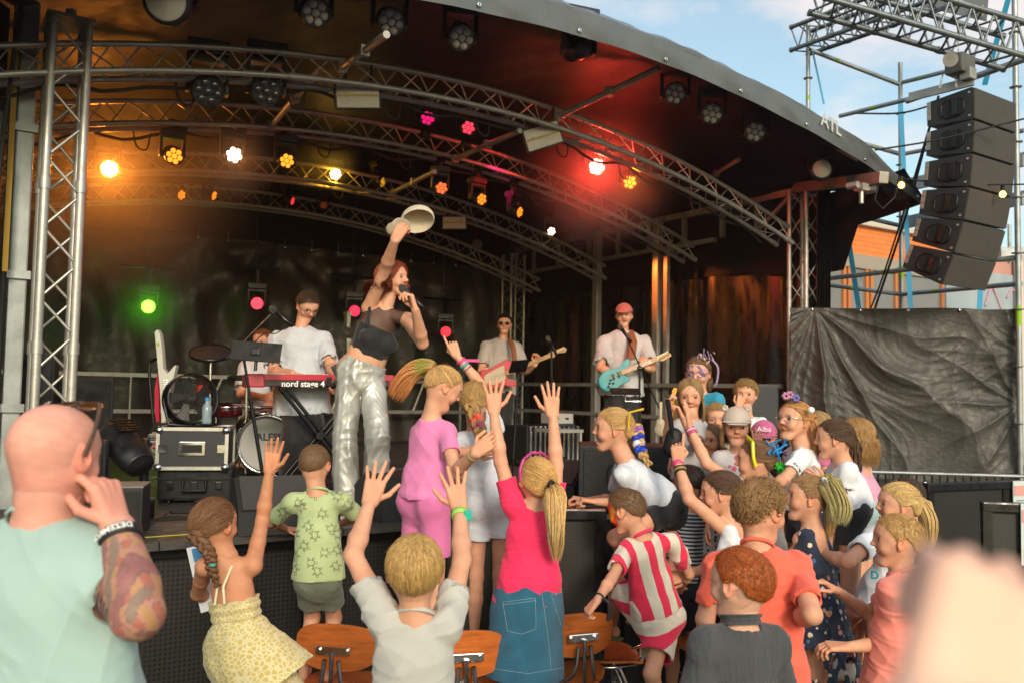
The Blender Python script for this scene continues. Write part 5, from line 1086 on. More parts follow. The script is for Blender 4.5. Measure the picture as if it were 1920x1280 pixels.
# ---------------------------------------------------------------- gear on the stage
def D_at(y, x): return (CAMZ - DECK) * F / (y - 732 - (x - 960) * .0192)
def onf(x, y): return PZ(x, y, DECK)
def gbox(name, x, D, w_, d_, h_, z0, yaw, label, cat, m, bev=.015, group=None):
    p = P(x, 700, D); f = npv(dir_yaw(yaw)); f = Vector(f); r = f.cross(Z3); c = Vector((p.x, p.y, z0 + h_ / 2)); o = empty(name, (p.x, p.y, z0), label, cat, group); MB().box(c, (w_, d_, h_), (r, f, Z3), bev).build('cabinet', m, o); return o, c, (r, f, Z3)
m_case = mat('flight_case_black', hexc('1b1c1e'), .5, bump=.6, bscale=300, var=.15, vscale=10)
SY = 34
# rack case with cables
o, c, ax = gbox('rack_case', 375, 5.9, .42, .44, .25, DECK + .225, SY - 22, 'black flight case with aluminium edges and a silver handle, open cabled side at left', 'flight case', m_case, .004)
w2, d2_, h2 = .21, .22, .125; mb = MB()
for s in (-1, 1):
    for t in (-1, 1): mb.box(c + ax[0] * s * w2 + ax[1] * t * d2_, (.022, .022, .254), ax); mb.box(c + ax[0] * s * w2 + ax[2] * t * h2, (.022, .444, .022), ax); mb.box(c + ax[1] * s * d2_ + ax[2] * t * h2, (.424, .022, .022), ax)
mb.build('edge_profile', m_alu, o); mb = MB()
for s in (-1, 1):
    for t in (-1, 1): mb.lathe(c - ax[1] * (d2_ + .008) + ax[0] * s * (w2 - .006) + ax[2] * t * (h2 - .006), -ax[1], [(.026, 0), (.024, .008), (.001, .012)], 12)
    mb.box(c - ax[1] * (d2_ + .01) + ax[0] * s * (w2 - .03), (.05, .012, .05), ax)
mb.box(c - ax[1] * (d2_ + .008), (.16, .01, .09), ax, .004); mb.build('hardware', m_chrome, o)
mb = MB(); mb.box(c - ax[1] * (d2_ + .014), (.12, .008, .05), ax); mb.build('handle', m_rubber, o)
mb = MB(); R_ = random.Random(5)
for k in range(26):
    q = c - ax[0] * (w2 + .012) + ax[1] * R_.uniform(-.18, .18) + ax[2] * R_.uniform(-.09, .1); mb.tube(bez([q + ax[0] * .02, q - ax[0] * .05 + ax[1] * R_.uniform(-.05, .05), q - ax[0] * .04 - ax[2] * R_.uniform(.02, .1) + ax[1] * R_.uniform(-.08, .08), q - ax[2] * R_.uniform(.05, .12)], 8).tolist(), .005, 5)
mb.build('patch_cable', mat('cable_white', hexc('8d8f88'), .5), o); mb = MB()
for k in range(12): q = c - ax[0] * (w2 + .02) + ax[1] * R_.uniform(-.2, .1) + ax[2] * R_.uniform(-.09, .1); mb.box(q, (.03, .025, .012), ax)
mb.build('plug', mat('plug_red', hexc('b02840'), .5), o)
o, c, ax = gbox('plastic_case', 380, 5.9, .46, .36, .205, DECK + .01, SY - 22, 'black plastic hard case with a carry handle under the flight case', 'case', m_black, .02); mb = MB(); q = c - ax[1] * .19; mb.tube([q - ax[0] * .07 + ax[2] * .03, q - ax[0] * .07 - ax[1] * .03 - ax[2] * .03, q + ax[0] * .07 - ax[1] * .03 - ax[2] * .03, q + ax[0] * .07 + ax[2] * .03], .012, 8); mb.build('handle', m_black, o); mb = MB(); [mb.box(q + ax[0] * s, (.04, .02, .05), ax, .004) for s in (-.15, 0, .15)]; mb.box(q + ax[2] * .045 - ax[1] * .0, (.46, .012, .012), ax); mb.build('latch', m_blackm, o)
# fan
c = P(357, 748, 5.85); o = empty('drum_fan', c, 'round black floor fan with wire grille standing on the flight case', 'fan'); fa = (Vector((.62, -.72, .12))).normalized(); fx = fa.cross(Z3).normalized(); fy_ = fx.cross(fa); R = .165
mb = MB(); mb.lathe(c, fa, [(R, -.06), (R * 1.04, -.05), (R * 1.04, .05), (R, .06), (R * .97, .05), (R * .97, -.05)], 32); mb.build('drum', m_blackm, o)
mb = MB()
for k in range(9): rr = R * (k + 1) / 9.5; mb.tube([c + fa * (.075 - .03 * (k / 9) ** 2) + (fx * math.cos(t) + fy_ * math.sin(t)) * rr for t in np.linspace(0, 2 * PI, 25)], .0016, 4, False)
for k in range(16): a = k * PI / 8; mb.tube([c + fa * .078, c + fa * .05 + (fx * math.cos(a) + fy_ * math.sin(a)) * R], .0018, 4)
mb.build('grille', mat('fan_wire', hexc('2a2926'), .4, .3), o); mb = MB()
for k in range(5):
    a = k * 2 * PI / 5; e1 = fx * math.cos(a) + fy_ * math.sin(a); e2 = fx * -math.sin(a) + fy_ * math.cos(a); mb.prism([c + e1 * .03, c + e1 * .14 - e2 * .03 + fa * .01, c + e1 * .145 + e2 * .05 - fa * .02, c + e1 * .04 + e2 * .03 - fa * .01], fa * .003)
mb.lathe(c, fa, [(.035, -.05), (.035, .03), (.001, .04)], 14); mb.build('blade', mat('fan_grey', hexc('2c2b27'), .5, .2), o)
mb = MB(); mb.tube([c + fx * R * 1.08, c + fx * R * 1.0 - fy_ * .17 + fa * .06, c - fy_ * .19 + fa * .12, c - fx * R * 1.0 - fy_ * .17 + fa * .06, c - fx * R * 1.08], .011, 8); mb.tube([c + fx * .1 - fy_ * .185 - fa * .1, c - fx * .1 - fy_ * .185 - fa * .1], .011, 8); mb.build('stand', m_blackm, o); MB().box(c - fa * .08 - fx * .1 + fy_ * .08, (.045, .03, .045), (fx, fa, fy_)).build('switch', mat('switch_red', hexc('c8321e'), .5), o)
# keytar on a stand
c = P(300, 705, 5.98); o = empty('keytar', c, 'white keytar with a pointed horn standing upright on the flight case', 'keytar')
def pp(l, D): return [P(x, y, D) for x, y in l]
m_ktr = mat('keytar_white', hexc('b9b7ae'), .35, coat=.3, var=.06)
MB().prism(pp([(290, 622), (295, 618), (300, 626), (304, 655), (306, 690), (314, 700), (328, 684), (330, 686), (324, 712), (318, 740), (318, 790), (303, 792), (300, 730), (297, 700), (293, 655)], 5.97), (0, .05, 0)).build('body', m_ktr, o)
mb = MB()
for k in range(20): q = P(311, 712 + k * 3.9, 5.965); mb.box(q, (.035, .006, .010), (U, V, Z3))
mb.build('keyboard', m_white, o); MB().prism(pp([(295, 700), (290, 730), (290, 770), (293, 790), (298, 790), (297, 730)], 6.0), (0, .03, 0)).build('side_panel', mat('keytar_red', hexc('a81838'), .35), o); MB().box(P(296, 644, 5.96), (.014, .004, .02), (U, V, Z3)).build('sticker', mat('sticker_lime', hexc('9ab01a'), .5), o)
o = empty('instrument_stand', P(285, 700, 6.05), 'black tubular stand holding the white keytar', 'stand'); MB().tube(bez([P(288, 792, 6.05), P(283, 740, 6.05), P(280, 690, 6.05), P(286, 676, 6.05), P(307, 668, 6.0)], 16).tolist(), .011, 8).build('tube', m_blackm, o)
c = P(388, 772, 5.7); o = empty('water_bottle', c, 'clear water bottle with a blue cap beside the fan', 'bottle'); mb = MB(); mb.lathe(c - Z3 * .075, Z3, [(.001, 0), (.03, .0), (.032, .02), (.03, .05), (.032, .08), (.03, .11), (.014, .135), (.014, .15)], 14); mb.build('bottle_body', mat('clear_plastic', hexc('8fa3ad'), .1, coat=.5, alpha=.6), o); MB().cyl(c + Z3 * .075, c + Z3 * .095, .016).build('bottle_cap', mat('cap_blue', hexc('1d7fb0'), .4), o)
# black cabinets at left
o, c, ax = gbox('floor_speaker', 246, 4.55, .20, .26, .24, DECK, SY - 20, 'small black speaker box on the stage edge beside the bald man\'s hand', 'speaker', m_cab, .008); MB().box(c - ax[1] * .132, (.18, .006, .2), ax).build('grille', m_gril if False else m_black, o); mb = MB(); text_on(mb, 'MONITOR', .016, c - ax[1] * .137 + ax[2] * .085 - ax[0] * .03, ax[0], ax[2], .001); mb.build('lettering', mat('lettering_grey', hexc('8a8a8a'), .5), o); MB().box(c + ax[2] * .122, (.2, .25, .008), ax).build('top_board', mat('worn_board', hexc('7a736a'), .7, var=.2), o)
o, c, ax = gbox('side_fill_speaker', 150, 6.4, .46, .4, .75, DECK + .05, SY - 10, 'tall dark loudspeaker behind the left truss column', 'speaker', m_cab); MB().box(c - ax[1] * .205, (.42, .01, .7), ax, .004).build('grille', m_black, o)
o, c, ax = gbox('side_fill_speaker', 60, 5.9, .30, .4, .9, DECK + .05, SY - 10, 'dark loudspeaker at the far left behind the grey post', 'speaker', m_cab); MB().box(c - ax[1] * .205, (.26, .01, .8), ax, .004).build('grille', m_black, o)
# moving light resting on the floor
c = P(235, 838, 5.0); o = empty('floor_moving_light', c, 'large black moving light resting on the stage floor behind the bald man', 'stage light'); B = Body(); fr = npv(axes((.75, -.5, -.55))[1]); R3 = np.array([npv(q) for q in axes((.75, -.5, -.55))])
B.cap(npv(c) - fr * .1, npv(c) + fr * .10, .105, .10, k=.02, side=R3[2], flat=.85); B.cap(npv(c) + fr * .10, npv(c) + fr * .19, .085, .075, k=.02, cut=[(npv(c) + fr * .18, fr)]); v, f, i = B.mesh(.006); mkobj('lamp_head', (v - npv(c)), f, m_lamp, o)
mb = MB(); [mb.box(c + Vector(R3[2]) * .1 - Vector(fr) * (.02 + .025 * k), (.13, .012, .012), (Vector(R3[0]), Vector(fr), Vector(R3[2]))) for k in range(5)]; mb.box(c + Vector(fr) * .11 + Vector(R3[2]) * .078 + Vector(R3[0]) * .02, (.035, .02, .01), (Vector(R3[0]), Vector(fr), Vector(R3[2]))); mb.build('cooling_fin', m_blackm, o)
mb = MB(); mb.box(c - Vector(R3[0]) * .125 - Z3 * .1, (.045, .11, .30), (Vector(R3[0]), V, Z3), .02); mb.box(c + Vector(R3[0]) * .125 - Z3 * .1, (.045, .11, .30), (Vector(R3[0]), V, Z3), .02); mb.build('yoke', m_lamp, o); mb = MB(); mb.box(Vector((c.x, c.y, DECK + .06)), (.34, .3, .12), (Vector(R3[0]), V, Z3), .02); mb.build('base', m_lamp, o)
# floor wedges
def wedge(x, D, yaw, w_, label, h=.27):
    p = P(x, 700, D); f = dir_yaw(yaw); r = f.cross(Z3); c = Vector((p.x, p.y, DECK)); o = empty('floor_monitor', c, label, 'stage monitor', 'wedge monitors on the stage'); mb = MB(); pr = [(-.2, 0), (.2, 0), (.2, .12), (-.02, h), (-.2, h * .95)]
    mb.prism([c + f * y + Z3 * z - r * w_ / 2 for y, z in pr], r * w_); mb.build('cabinet', m_cab, o); mb = MB(); a = c + f * .2 + Z3 * .125; b = c + f * -.015 + Z3 * (h + .002); mb.prism([a - r * w_ * .45, a + r * w_ * .45, b + r * w_ * .45, b - r * w_ * .45], (f * .01 + Z3 * .01)); mb.build('grille', mat('monitor_grille', hexc('3b3a39'), .7, bump=1.2, bscale=260), o); return o
wedge(520, 4.75, SY + 170, .40, 'grey-grilled wedge monitor behind the braided girl\'s raised arm'); wedge(742, 5.3, SY + 10, .42, 'black wedge monitor beside the singer\'s white shoe'); wedge(1062, 6.3, 150, .34, 'small wedge monitor with a pink sticker left of the big black speaker')
# big speaker right
o, c, ax = gbox('stage_speaker', 1180, 5.9, .66, .46, .40, DECK + .02, -4, 'large black speaker lying on the stage behind the leaning blonde girl', 'speaker', m_cab, .012); MB().box(c - ax[1] * .236, (.60, .012, .35), ax, .004).build('grille', mat('sub_grille', hexc('1c1b1a'), .6, bump=1.5, bscale=200), o); mb = MB(); q = c - ax[1] * .243 + ax[0] * -.12; mb.tube([q + ax[0] * .03 * math.cos(t) + ax[2] * .08 * math.sin(t) for t in np.linspace(0, 2 * PI, 13)], .006, 5); mb.build('handle', m_blackm, o)
o2, c, ax = gbox('stage_speaker', 1340, 6.3, .6, .5, .36, DECK + .02, -24, 'second black speaker box behind the crowd of small children', 'speaker', m_cab, .012); MB().box(c - ax[1] * .256, (.55, .012, .32), ax).build('grille', MATS['sub_grille'], o2)
o, c, ax = gbox('tall_speaker', 1419, 8.2, .29, .3, .95, DECK - .1, 10, 'upright dark grey speaker column behind the curly child', 'speaker', mat('speaker_grey', hexc('232428'), .55, bump=.5, bscale=200)); MB().box(c + ax[2] * .478, (.29, .3, .008), ax).build('top_board', mat('grey_board', hexc('4a4c50'), .5), o)
# microphone stands
def mic(c, d, label=None, parent=None, m_=None):
    c = Vector(c); d = Vector(d).normalized(); o = empty('microphone', c, label, 'microphone', None); MB().lathe(c, d, [(.001, .026), (.015, .022), (.024, .008), (.0255, -.008), (.021, -.028), (.017, -.034)], 16).build('mic_grille', mat('mic_mesh', hexc('70706c'), .35, .8, bump=3, bscale=500), o); MB().lathe(c, -d, [(.018, .032), (.0235, .034), (.0235, .042), (.018, .045), (.016, .12), (.0135, .19), (.001, .192)], 16).build('mic_body', m_blackm, o); return o
def stand(base, top, boom=None, label='', name='microphone_stand', z0=DECK, leg=.28, m_=None):
    base = Vector(base); top = Vector(top); o = empty(name, (base.x, base.y, z0), label, 'stand', None); mb = MB(); mb.tube([Vector((base.x, base.y, z0 + .12)), top], .010, 8); mb.tube([Vector((base.x, base.y, z0 + .12)), Vector((base.x, base.y, z0 + .12)).lerp(top, .55)], .014, 8); mb.build('pole', m_blackm, o)
    for k in range(3): a = k * 2 * PI / 3 + .5; MB().tube([Vector((base.x, base.y, z0 + .15)), Vector((base.x + leg * math.cos(a), base.y + leg * math.sin(a), z0 + .012))], .008, 6).build('leg', m_blackm, o)
    if boom: mb = MB(); mb.tube([boom[0], boom[1]], .007, 6); mb.lathe(top, (1, 0, 0), [(.02, -.02), (.022, 0), (.02, .02)], 8); mb.build('boom', m_blackm, o)
    return o
b = onf(492, 925); stand(b, P(452, 640, 6.2), (P(425, 672, 6.15), P(508, 590, 6.25)), 'black boom microphone stand left of the keyboard player'); mic(P(511, 580, 6.26), P(511, 580, 6.26) - P(535, 600, 6.26), 'microphone pointing at the keyboard player on the boom stand')
MB_ = empty('microphone_cable', P(530, 595, 6.25), 'thin looping cable under the keyboard microphone', 'cable'); MB().tube(bez([P(530, 596, 6.25), P(533, 612, 6.2), P(518, 625, 6.2), P(495, 626, 6.2), P(470, 650, 6.2)], 20).tolist(), .004, 5).build('sheath', m_rubber, MB_)
b = P(965, 700, 8.0); stand(b, P(972, 700, 8.0), None, 'black music stand in front of the bass player', 'music_stand', leg=.2); o = bpy.data.objects['music_stand']; q = P(973, 686, 7.95); MB().box(q, (.16, .012, .13), (Vector((1, .1, .1)).normalized(), Vector((-.1, .9, .5)).normalized(), Vector((.25, -.5, .8)).normalized())).build('desk', m_blackm, o)
b = P(1040, 700, 9.0); stand(b, P(1034, 665, 9.0), None, 'microphone stand in front of the bass player\'s guitar head'); mic(P(1027, 634, 8.98), Vector((-.45, 0, .8)), 'silver microphone standing free to the right of the bass player'); MB().tube([P(1034, 665, 9), P(1033, 650, 9)], .012, 6).build('clip', m_blackm, bpy.data.objects['microphone_stand.001'])
b = P(1202, 700, 8.1); stand(b, P(1199, 690, 8.1), (P(1236, 765, 7.9), P(1170, 622, 8.3)), 'microphone stand whose boom crosses the guitarist\'s blue guitar'); mic(P(1162, 612, 8.34), Vector((-.5, .2, .7)), 'microphone right under the mouth of the guitarist in the pink cap')
o = empty('tablet_holder', P(1172, 735, 8.1), 'flat tablet holder clamped in front of the guitarist', 'tablet'); MB().box(P(1172, 733, 8.05), (.27, .16, .015), (Vector((1, 0, 0)), Vector((0, .95, .3)).normalized(), Vector((0, -.3, .95)).normalized())).build('tablet', m_black, o); MB().tube([P(1172, 737, 8.1), P(1172, 752, 8.1), P(1202, 752, 8.1)], .01, 6).build('arm', m_chrome, o)
# tablet screen on the keyboard boom
c = P(480, 659, 6.1); o = empty('tablet_computer', c, 'big black tablet on a holder left of the keyboard', 'tablet'); ax = (Vector((1, .05, -.06)).normalized(), Vector((0, .95, -.25)).normalized(), Vector((0.05, .25, .95)).normalized()); MB().box(c, (.345, .012, .14), ax, .004).build('screen', m_black, o); MB().tube([c - ax[1] * -.02, c - Z3 * .13], .012, 6).build('bracket', m_blackm, o); MB().box(c + Vector((0, -.012, .0)), (.06, .02, .05), ax, .006).build('clamp', m_blackm, o)
c = P(642, 690, 6.3); o = empty('tablet_computer', c, 'small slanted tablet behind the singer at the keyboard', 'tablet'); MB().box(c, (.14, .012, .10), (Vector((.8, .3, .5)).normalized(), Vector((-.2, .9, -.3)).normalized(), Vector((-.5, .2, .8)).normalized())).build('screen', m_black, o)
# keyboard on X stand
m_kred = mat('keyboard_red', hexc('b01838'), .35, coat=.2); kl, kr = P(462, 713, 6.35), P(736, 715, 6.75); kd = (kr - kl).normalized(); kL = (kr - kl).length; kf = Vector((kd.y, -kd.x, 0)).normalized(); kc = (kl + kr) / 2; ax = (kd, kf, Z3)
o = empty('stage_keyboard', kc, 'red stage keyboard with white lettering on an X-shaped stand', 'keyboard'); MB().box(kc - kf * .15 , (kL, .32, .085), ax, .008).build('body', mat('keyboard_dark', hexc('1c1416'), .45), o)
mb = MB(); mb.box(kc + kf * .014 + Z3 * .028, (kL, .012, .045), ax, .003); mb.box(kl + kd * .06 + kf * .008 - kf * .15, (.13, .34, .096), ax, .01); mb.box(kr - kd * .01 - kf * .15, (.04, .335, .1), ax, .01); mb.build('red_trim', m_kred, o)
mb = MB(); text_on(mb, 'nord stage 4', .062, kl + kd * .40 + kf * .0235 - Z3 * .022, kd, Z3, .001, True); mb.build('lettering', mat('lettering_white', (.8, .8, .8), .5), o)
mb = MB(); mb.box(kc - kf * .2 + Z3 * .048, (kL * .8, .12, .015), ax); mb.build('keys', m_white, o); mb = MB(); [mb.cyl(kl + kd * (.3 + .035 * k) - kf * .07 + Z3 * .04, kl + kd * (.3 + .035 * k) - kf * .07 + Z3 * .055, .008) for k in range(22)]; mb.build('knob', m_chrome, o)
mb = MB(); mb.box(kc + kf * .02 + kd * .05, (.04, .02, .06), ax); [mb.box(kc + kf * .022 + kd * (.1 + .03 * k) - Z3 * .02, (.02, .004, .02), ax) for k in range(9)]; mb.build('connector', m_blackm, o)
o = empty('keyboard_stand', Vector((kc.x, kc.y, DECK)), 'black X-shaped double brace stand under the red keyboard', 'stand')
for s in (-1, 1):
    for t in (0, .045): MB().tube([kc + kd * (s * .30 + t) - kf * (.02 + .1 * (s > 0)) - Z3 * .05, Vector((kc.x, kc.y, DECK + .02)) - kd * (s * .30 - t) - kf * (.02 + .1 * (s > 0))], .015, 8).build('leg', m_blackm, o)
mb = MB(); mb.cyl(Vector((kc.x, kc.y, (kc.z + DECK) / 2)) + kf * .02, Vector((kc.x, kc.y, (kc.z + DECK) / 2)) - kf * .16, .03); mb.build('hinge', m_blackm, o)
# drum kit
m_drum = mat('drum_red_sparkle', hexc('4a0c10'), .2, .2, coat=.6, var=.3, vscale=60); dk = P(508, 826, 7.6); dk.z = DECK + .27; da = (Vector((0, 0, CAMZ)) - dk); da.z = 0; da = (da.normalized() - U * .25).normalized(); dx = Z3.cross(da).normalized()
o = empty('drum_kit', Vector((dk.x, dk.y, DECK)), 'red electronic drum kit with a white front bass drum head', 'drum kit'); mb = MB(); Rb = .245; mb.lathe(dk, da, [(Rb, -.16), (Rb, .15)], 36); b_ = mb.build('bass_drum', m_drum, o)
MB().lathe(dk, da, [(Rb * .9, .155), (.001, .156)], 36).build('drum_head', mat('drum_head_white', hexc('b8b6b4'), .5), b_); mb = MB(); mb.lathe(dk, da, [(Rb * .9, .145), (Rb * .92, .175), (Rb * 1.05, .175), (Rb * 1.05, .135), (Rb, .13)], 36)
for k in range(8): a = k * PI / 4; mb.cyl(dk + (dx * math.cos(a) + Z3 * math.sin(a)) * Rb * 1.07 + da * .17, dk + (dx * math.cos(a) + Z3 * math.sin(a)) * Rb * 1.07 + da * .05, .007)
mb.build('hoop', m_chrome, b_); mb = MB(); text_on(mb, 'ALESIS', .085, dk + da * .158 + Z3 * .06 + dx * .03, dx, Z3, .001, True); text_on(mb, 'DRUMS', .028, dk + da * .158 - Z3 * .0 + dx * .03, dx, Z3, .001, True); mb.build('lettering', mat('lettering_black', (.02, .02, .02), .5), b_)
def pad(x, y, D, R, h, nm, tilt=(0, -.25, 1), m_=None, rim=True):
    c = P(x, y, D); a = Vector(tilt).normalized(); mb = MB(); mb.lathe(c, a, [(.001, .012 + (.02 if h < .03 else 0)), (R * .3, .008), (R * .97, 0), (R, -.003), (R, -h), (R * .95, -h - .003), (.001, -h - .004)], 28); p_ = mb.build(nm, m_ or m_rubber, o)
    if rim: MB().lathe(c, a, [(R, .004), (R * 1.05, .004), (R * 1.05, -.02), (R, -.02)], 28).build('rim', m_chrome if h > .03 else m_blackm, p_)
    return c
pad(395, 660, 7.4, .165, .012, 'cymbal_pad', (.1, -.45, 1)); pad(462, 706, 7.5, .15, .012, 'cymbal_pad', (0, -.1, 1)); pad(425, 758, 7.5, .13, .09, 'snare_drum', (0, -.1, 1), m_drum); pad(495, 770, 7.7, .13, .10, 'tom_drum', (0, -.1, 1), m_drum); pad(560, 772, 7.8, .14, .10, 'tom_drum', (0, -.1, 1), m_drum); pad(590, 665, 8.4, .15, .012, 'cymbal_pad', (0, -.1, 1))
mb = MB()
for x, y, D in ((395, 665, 7.4), (405, 760, 7.5), (462, 710, 7.5), (560, 780, 7.8), (495, 778, 7.7)): q = P(x, y, D); mb.tube([q, Vector((q.x + .02, q.y, DECK + .02))], .012, 8); [mb.tube([Vector((q.x, q.y, DECK + .25)), Vector((q.x + .2 * math.cos(t), q.y + .2 * math.sin(t), DECK + .01))], .007, 5) for t in (0, 2.1, 4.2)]
mb.tube([P(405, 760, 7.55), P(560, 765, 7.8)], .015, 8); mb.build('hardware', m_chrome, o)
q = onf(505, 895); mb = MB(); mb.box(q + Z3 * .02, (.1, .25, .015), (U, V, Z3)); mb.build('pedal', m_chrome, o)
# cases behind the bass player, table with boxes
o, c, ax = gbox('pipe_case', 1018, 9.2, .66, .4, .40, DECK + .01, SY, 'low case of upright chrome tubes behind the raised hand', 'case', m_case, .005); mb = MB()
for k in range(11): mb.cyl(c - ax[1] * .22 + ax[0] * (-.3 + .06 * k) - ax[2] * .2, c - ax[1] * .22 + ax[0] * (-.3 + .06 * k) + ax[2] * .2, .014 if k % 2 else .02)
mb.build('tube', m_chrome, o)
o, c, ax = gbox('carton_box', 1046, 9.0, .26, .2, .10, DECK + .44, SY, 'white printed carton box stacked behind the raised hands', 'box', mat('carton_white', hexc('9a9893'), .6, var=.1), .002); mb = MB(); [mb.box(c - ax[1] * .101 + ax[0] * s, (.04, .004, .02), ax) for s in (-.08, .05)]; mb.build('print', m_black, o); o, c, ax = gbox('folded_cloth', 1048, 9.0, .27, .22, .03, DECK + .41, SY, 'dark blue folded bag under the white carton', 'bag', mat('navy_bag', hexc('18263c'), .8, bump=1), .01)
o = empty('side_table', P(1058, 800, 8.7), 'small white-edged folding table behind the raised hand', 'table'); q = P(1050, 772, 8.7); MB().box(Vector((q.x, q.y, DECK + .38)), (.36, .3, .03), (U, V, Z3)).build('table_top', mat('table_grey', hexc('8d8c88'), .5), o)
for s in (-1, 1): MB().cyl(Vector((q.x, q.y, DECK)) + U * s * .16 - V * .13, Vector((q.x, q.y, DECK + .37)) + U * s * .16 - V * .13, .015).build('leg', m_alu, o)
# cables on the deck
R_ = random.Random(8)
o = empty('floor_cables', onf(430, 960), 'tangle of black cables lying on the deck in front of the cases', 'cables'); o['kind'] = 'stuff'; mb = MB()
for k in range(34):
    x0 = R_.uniform(290, 560); y0 = R_.uniform(918, 975); p = onf(x0, y0); pts = [p]
    for j in range(6): p = p + U * R_.uniform(-.12, .2) + V * R_.uniform(-.10, .11); pts.append(p)
    pts = [Vector((q.x, q.y, DECK + .008 + R_.uniform(0, .025))) for q in pts]; mb.tube(bez(pts, 26).tolist(), R_.choice((.005, .007, .009)), 5)
mb.build('cable', m_rubber, o); mb = MB()
for k in range(5):
    p = onf(R_.uniform(330, 760), R_.uniform(905, 965)); pts = [Vector((p.x + j * R_.uniform(.05, .14), p.y + R_.uniform(-.08, .08), DECK + .01)) for j in range(6)]; mb.tube(bez(pts, 20).tolist(), .005, 5)
mb.build('blue_cable', mat('cable_blue', hexc('1f6f96'), .5), o)
for k, (x, y) in enumerate(((905, 850), (1000, 865), (640, 905), (700, 870))):
    p = onf(x, y); cable([Vector((p.x + j * .22, p.y + .12 * math.sin(j * 1.7 + k), DECK + .008)) for j in range(6)], .006, ['black cable on the deck near the bass player\'s shoes', 'black cable on the deck before the music stand', 'black cable on the deck behind the singer\'s legs', 'black cable on the deck right behind the silver trousers'][k])
o = empty('power_strip', onf(1000, 930), 'grey power strip lying on the deck', 'power strip'); q = onf(450, 955); MB().box(q + Z3 * .02, (.25, .06, .035), (U, V, Z3), .005).build('housing', mat('strip_grey', hexc('3a3936'), .6), o)
# ---------------------------------------------------------------- chairs
m_ply = mat('plywood', hexc('b8622a'), .32, coat=.35, bump=.2, bscale=60, var=.22, vscale=7, stretch=(1, 1, 7), wear=.08)
def make_chair():
    o = empty('school_chair', (0, 0, 0), 'x', 'chair', 'plywood school chairs'); o.name = 'school_chair'
    def curved(w_, h_, cz, cy, bend, th=.011, tilt=0, seat=False):
        mb = MB(); nx, nz = 16, 12; n_ = 2.6
        def fn(a, b, s):
            x = (a * 2 - 1); z = (b * 2 - 1); k = (abs(x) ** n_ + abs(z) ** n_) ** (1 / n_); m_ = max(abs(x), abs(z)); 
            if k > 1e-6: x, z = x * m_ / k, z * m_ / k
            if seat: return Vector((x * w_ / 2, cy + z * h_ / 2, cz + bend * x * x - .02 * (z < -.5) * (abs(z) - .5) * 2 + s * th))
            return Vector((x * w_ / 2, cy - bend * x * x + tilt * z * h_ / 2 + s * th, cz + z * h_ / 2))
        mb.grid(lambda a, b: fn(a, b, 0), nx, nz); mb.grid(lambda a, b: fn(1 - a, b, 1), nx, nz)
        ring = [(i / nx, 0) for i in range(nx)] + [(1, j / nz) for j in range(nz)] + [(1 - i / nx, 1) for i in range(nx)] + [(0, 1 - j / nz) for j in range(nz)]
        vs = [fn(a, b, 0) for a, b in ring] + [fn(a, b, 1) for a, b in ring]; n2 = len(ring); mb.add(vs, [(i, n2 + i, n2 + (i + 1) % n2, (i + 1) % n2) for i in range(n2)], True); return mb
    # chair faces +Y (sitter looks +Y); the back board is at -Y
    curved(.385, .36, .44, 0, .012, seat=True).build('seat', m_ply, o, False); curved(.375, .20, .66, -.20, -.045, tilt=-.10).build('backrest', m_ply, o, False)
    for s in (-1, 1):
        MB().tube(bez([(s * .03, -.235, .62), (s * .05, -.225, .50), (s * .10, -.14, .43), (s * .16, -.02, .425), (s * .165, .13, .42), (s * .17, .165, .36), (s * .185, .21, .01)], 26).tolist(), .0105, 8).build('front_leg', m_chrome, o, False)
        MB().tube([(s * .16, -.03, .42), (s * .185, -.22, .01)], .0105, 8).build('rear_leg', m_chrome, o, False)
    MB().tube([(-.17, -.12, .22), (.17, -.12, .22)], .008, 6).build('crossbar', m_chrome, o, False)
    mb = MB(); mb.box((0, -.222, .655), (.15, .012, .035), bev=.004); mb.tube([(0, -.235, .65), (0, -.235, .46), (0, -.16, .425), (0, .1, .42)], .011, 8); br = mb.build('bracket', m_chrome, o, False)
    mb = MB(); [mb.cyl((s * .06, -.228, .655), (s * .06, -.24, .655), .011, 12) for s in (-1, 1)]; mb.build('bolt', m_chrome, br, False); return o
ch0 = make_chair(); first = True
for x, y, D, z, rz, lb in ((626, 1215, 3.78, None, -8, 'plywood school chair under the small boy with the turtle shirt'), (874, 1190, 3.72, None, 14, 'plywood school chair with a grey sneaker on its seat, behind the boy in grey'), (1092, 1168, 4.05, None, 22, 'plywood school chair whose back the striped boy grips'), (1215, 1150, 4.55, None, 95, 'plywood school chair that the striped boy\'s sandalled foot stands on'),
        (1318, 1100, 5.0, None, 150, 'plywood school chair under the barefoot polka dot girl'), (1577, 1072, 4.75, None, 95, 'plywood chair behind the floral dress, seen between the boys at right'), (1535, 1110, 4.2, None, 60, 'plywood chair nearest the coral shirt at the right'), (1640, 1060, 5.1, None, 120, 'plywood school chair furthest right, partly behind the outstretched arm')):
    p = P(x, y, D); r = Matrix.Rotation(math.radians(rz), 3, 'Z'); base = Vector((p.x, p.y, 0)) - r @ Vector((0, -.21 if y != 1110 else 0, 0))
    c_ = ch0 if first else copy_tree(ch0); first = False; c_.location = base; c_.rotation_euler = (0, 0, math.radians(rz)); c_['label'] = lb

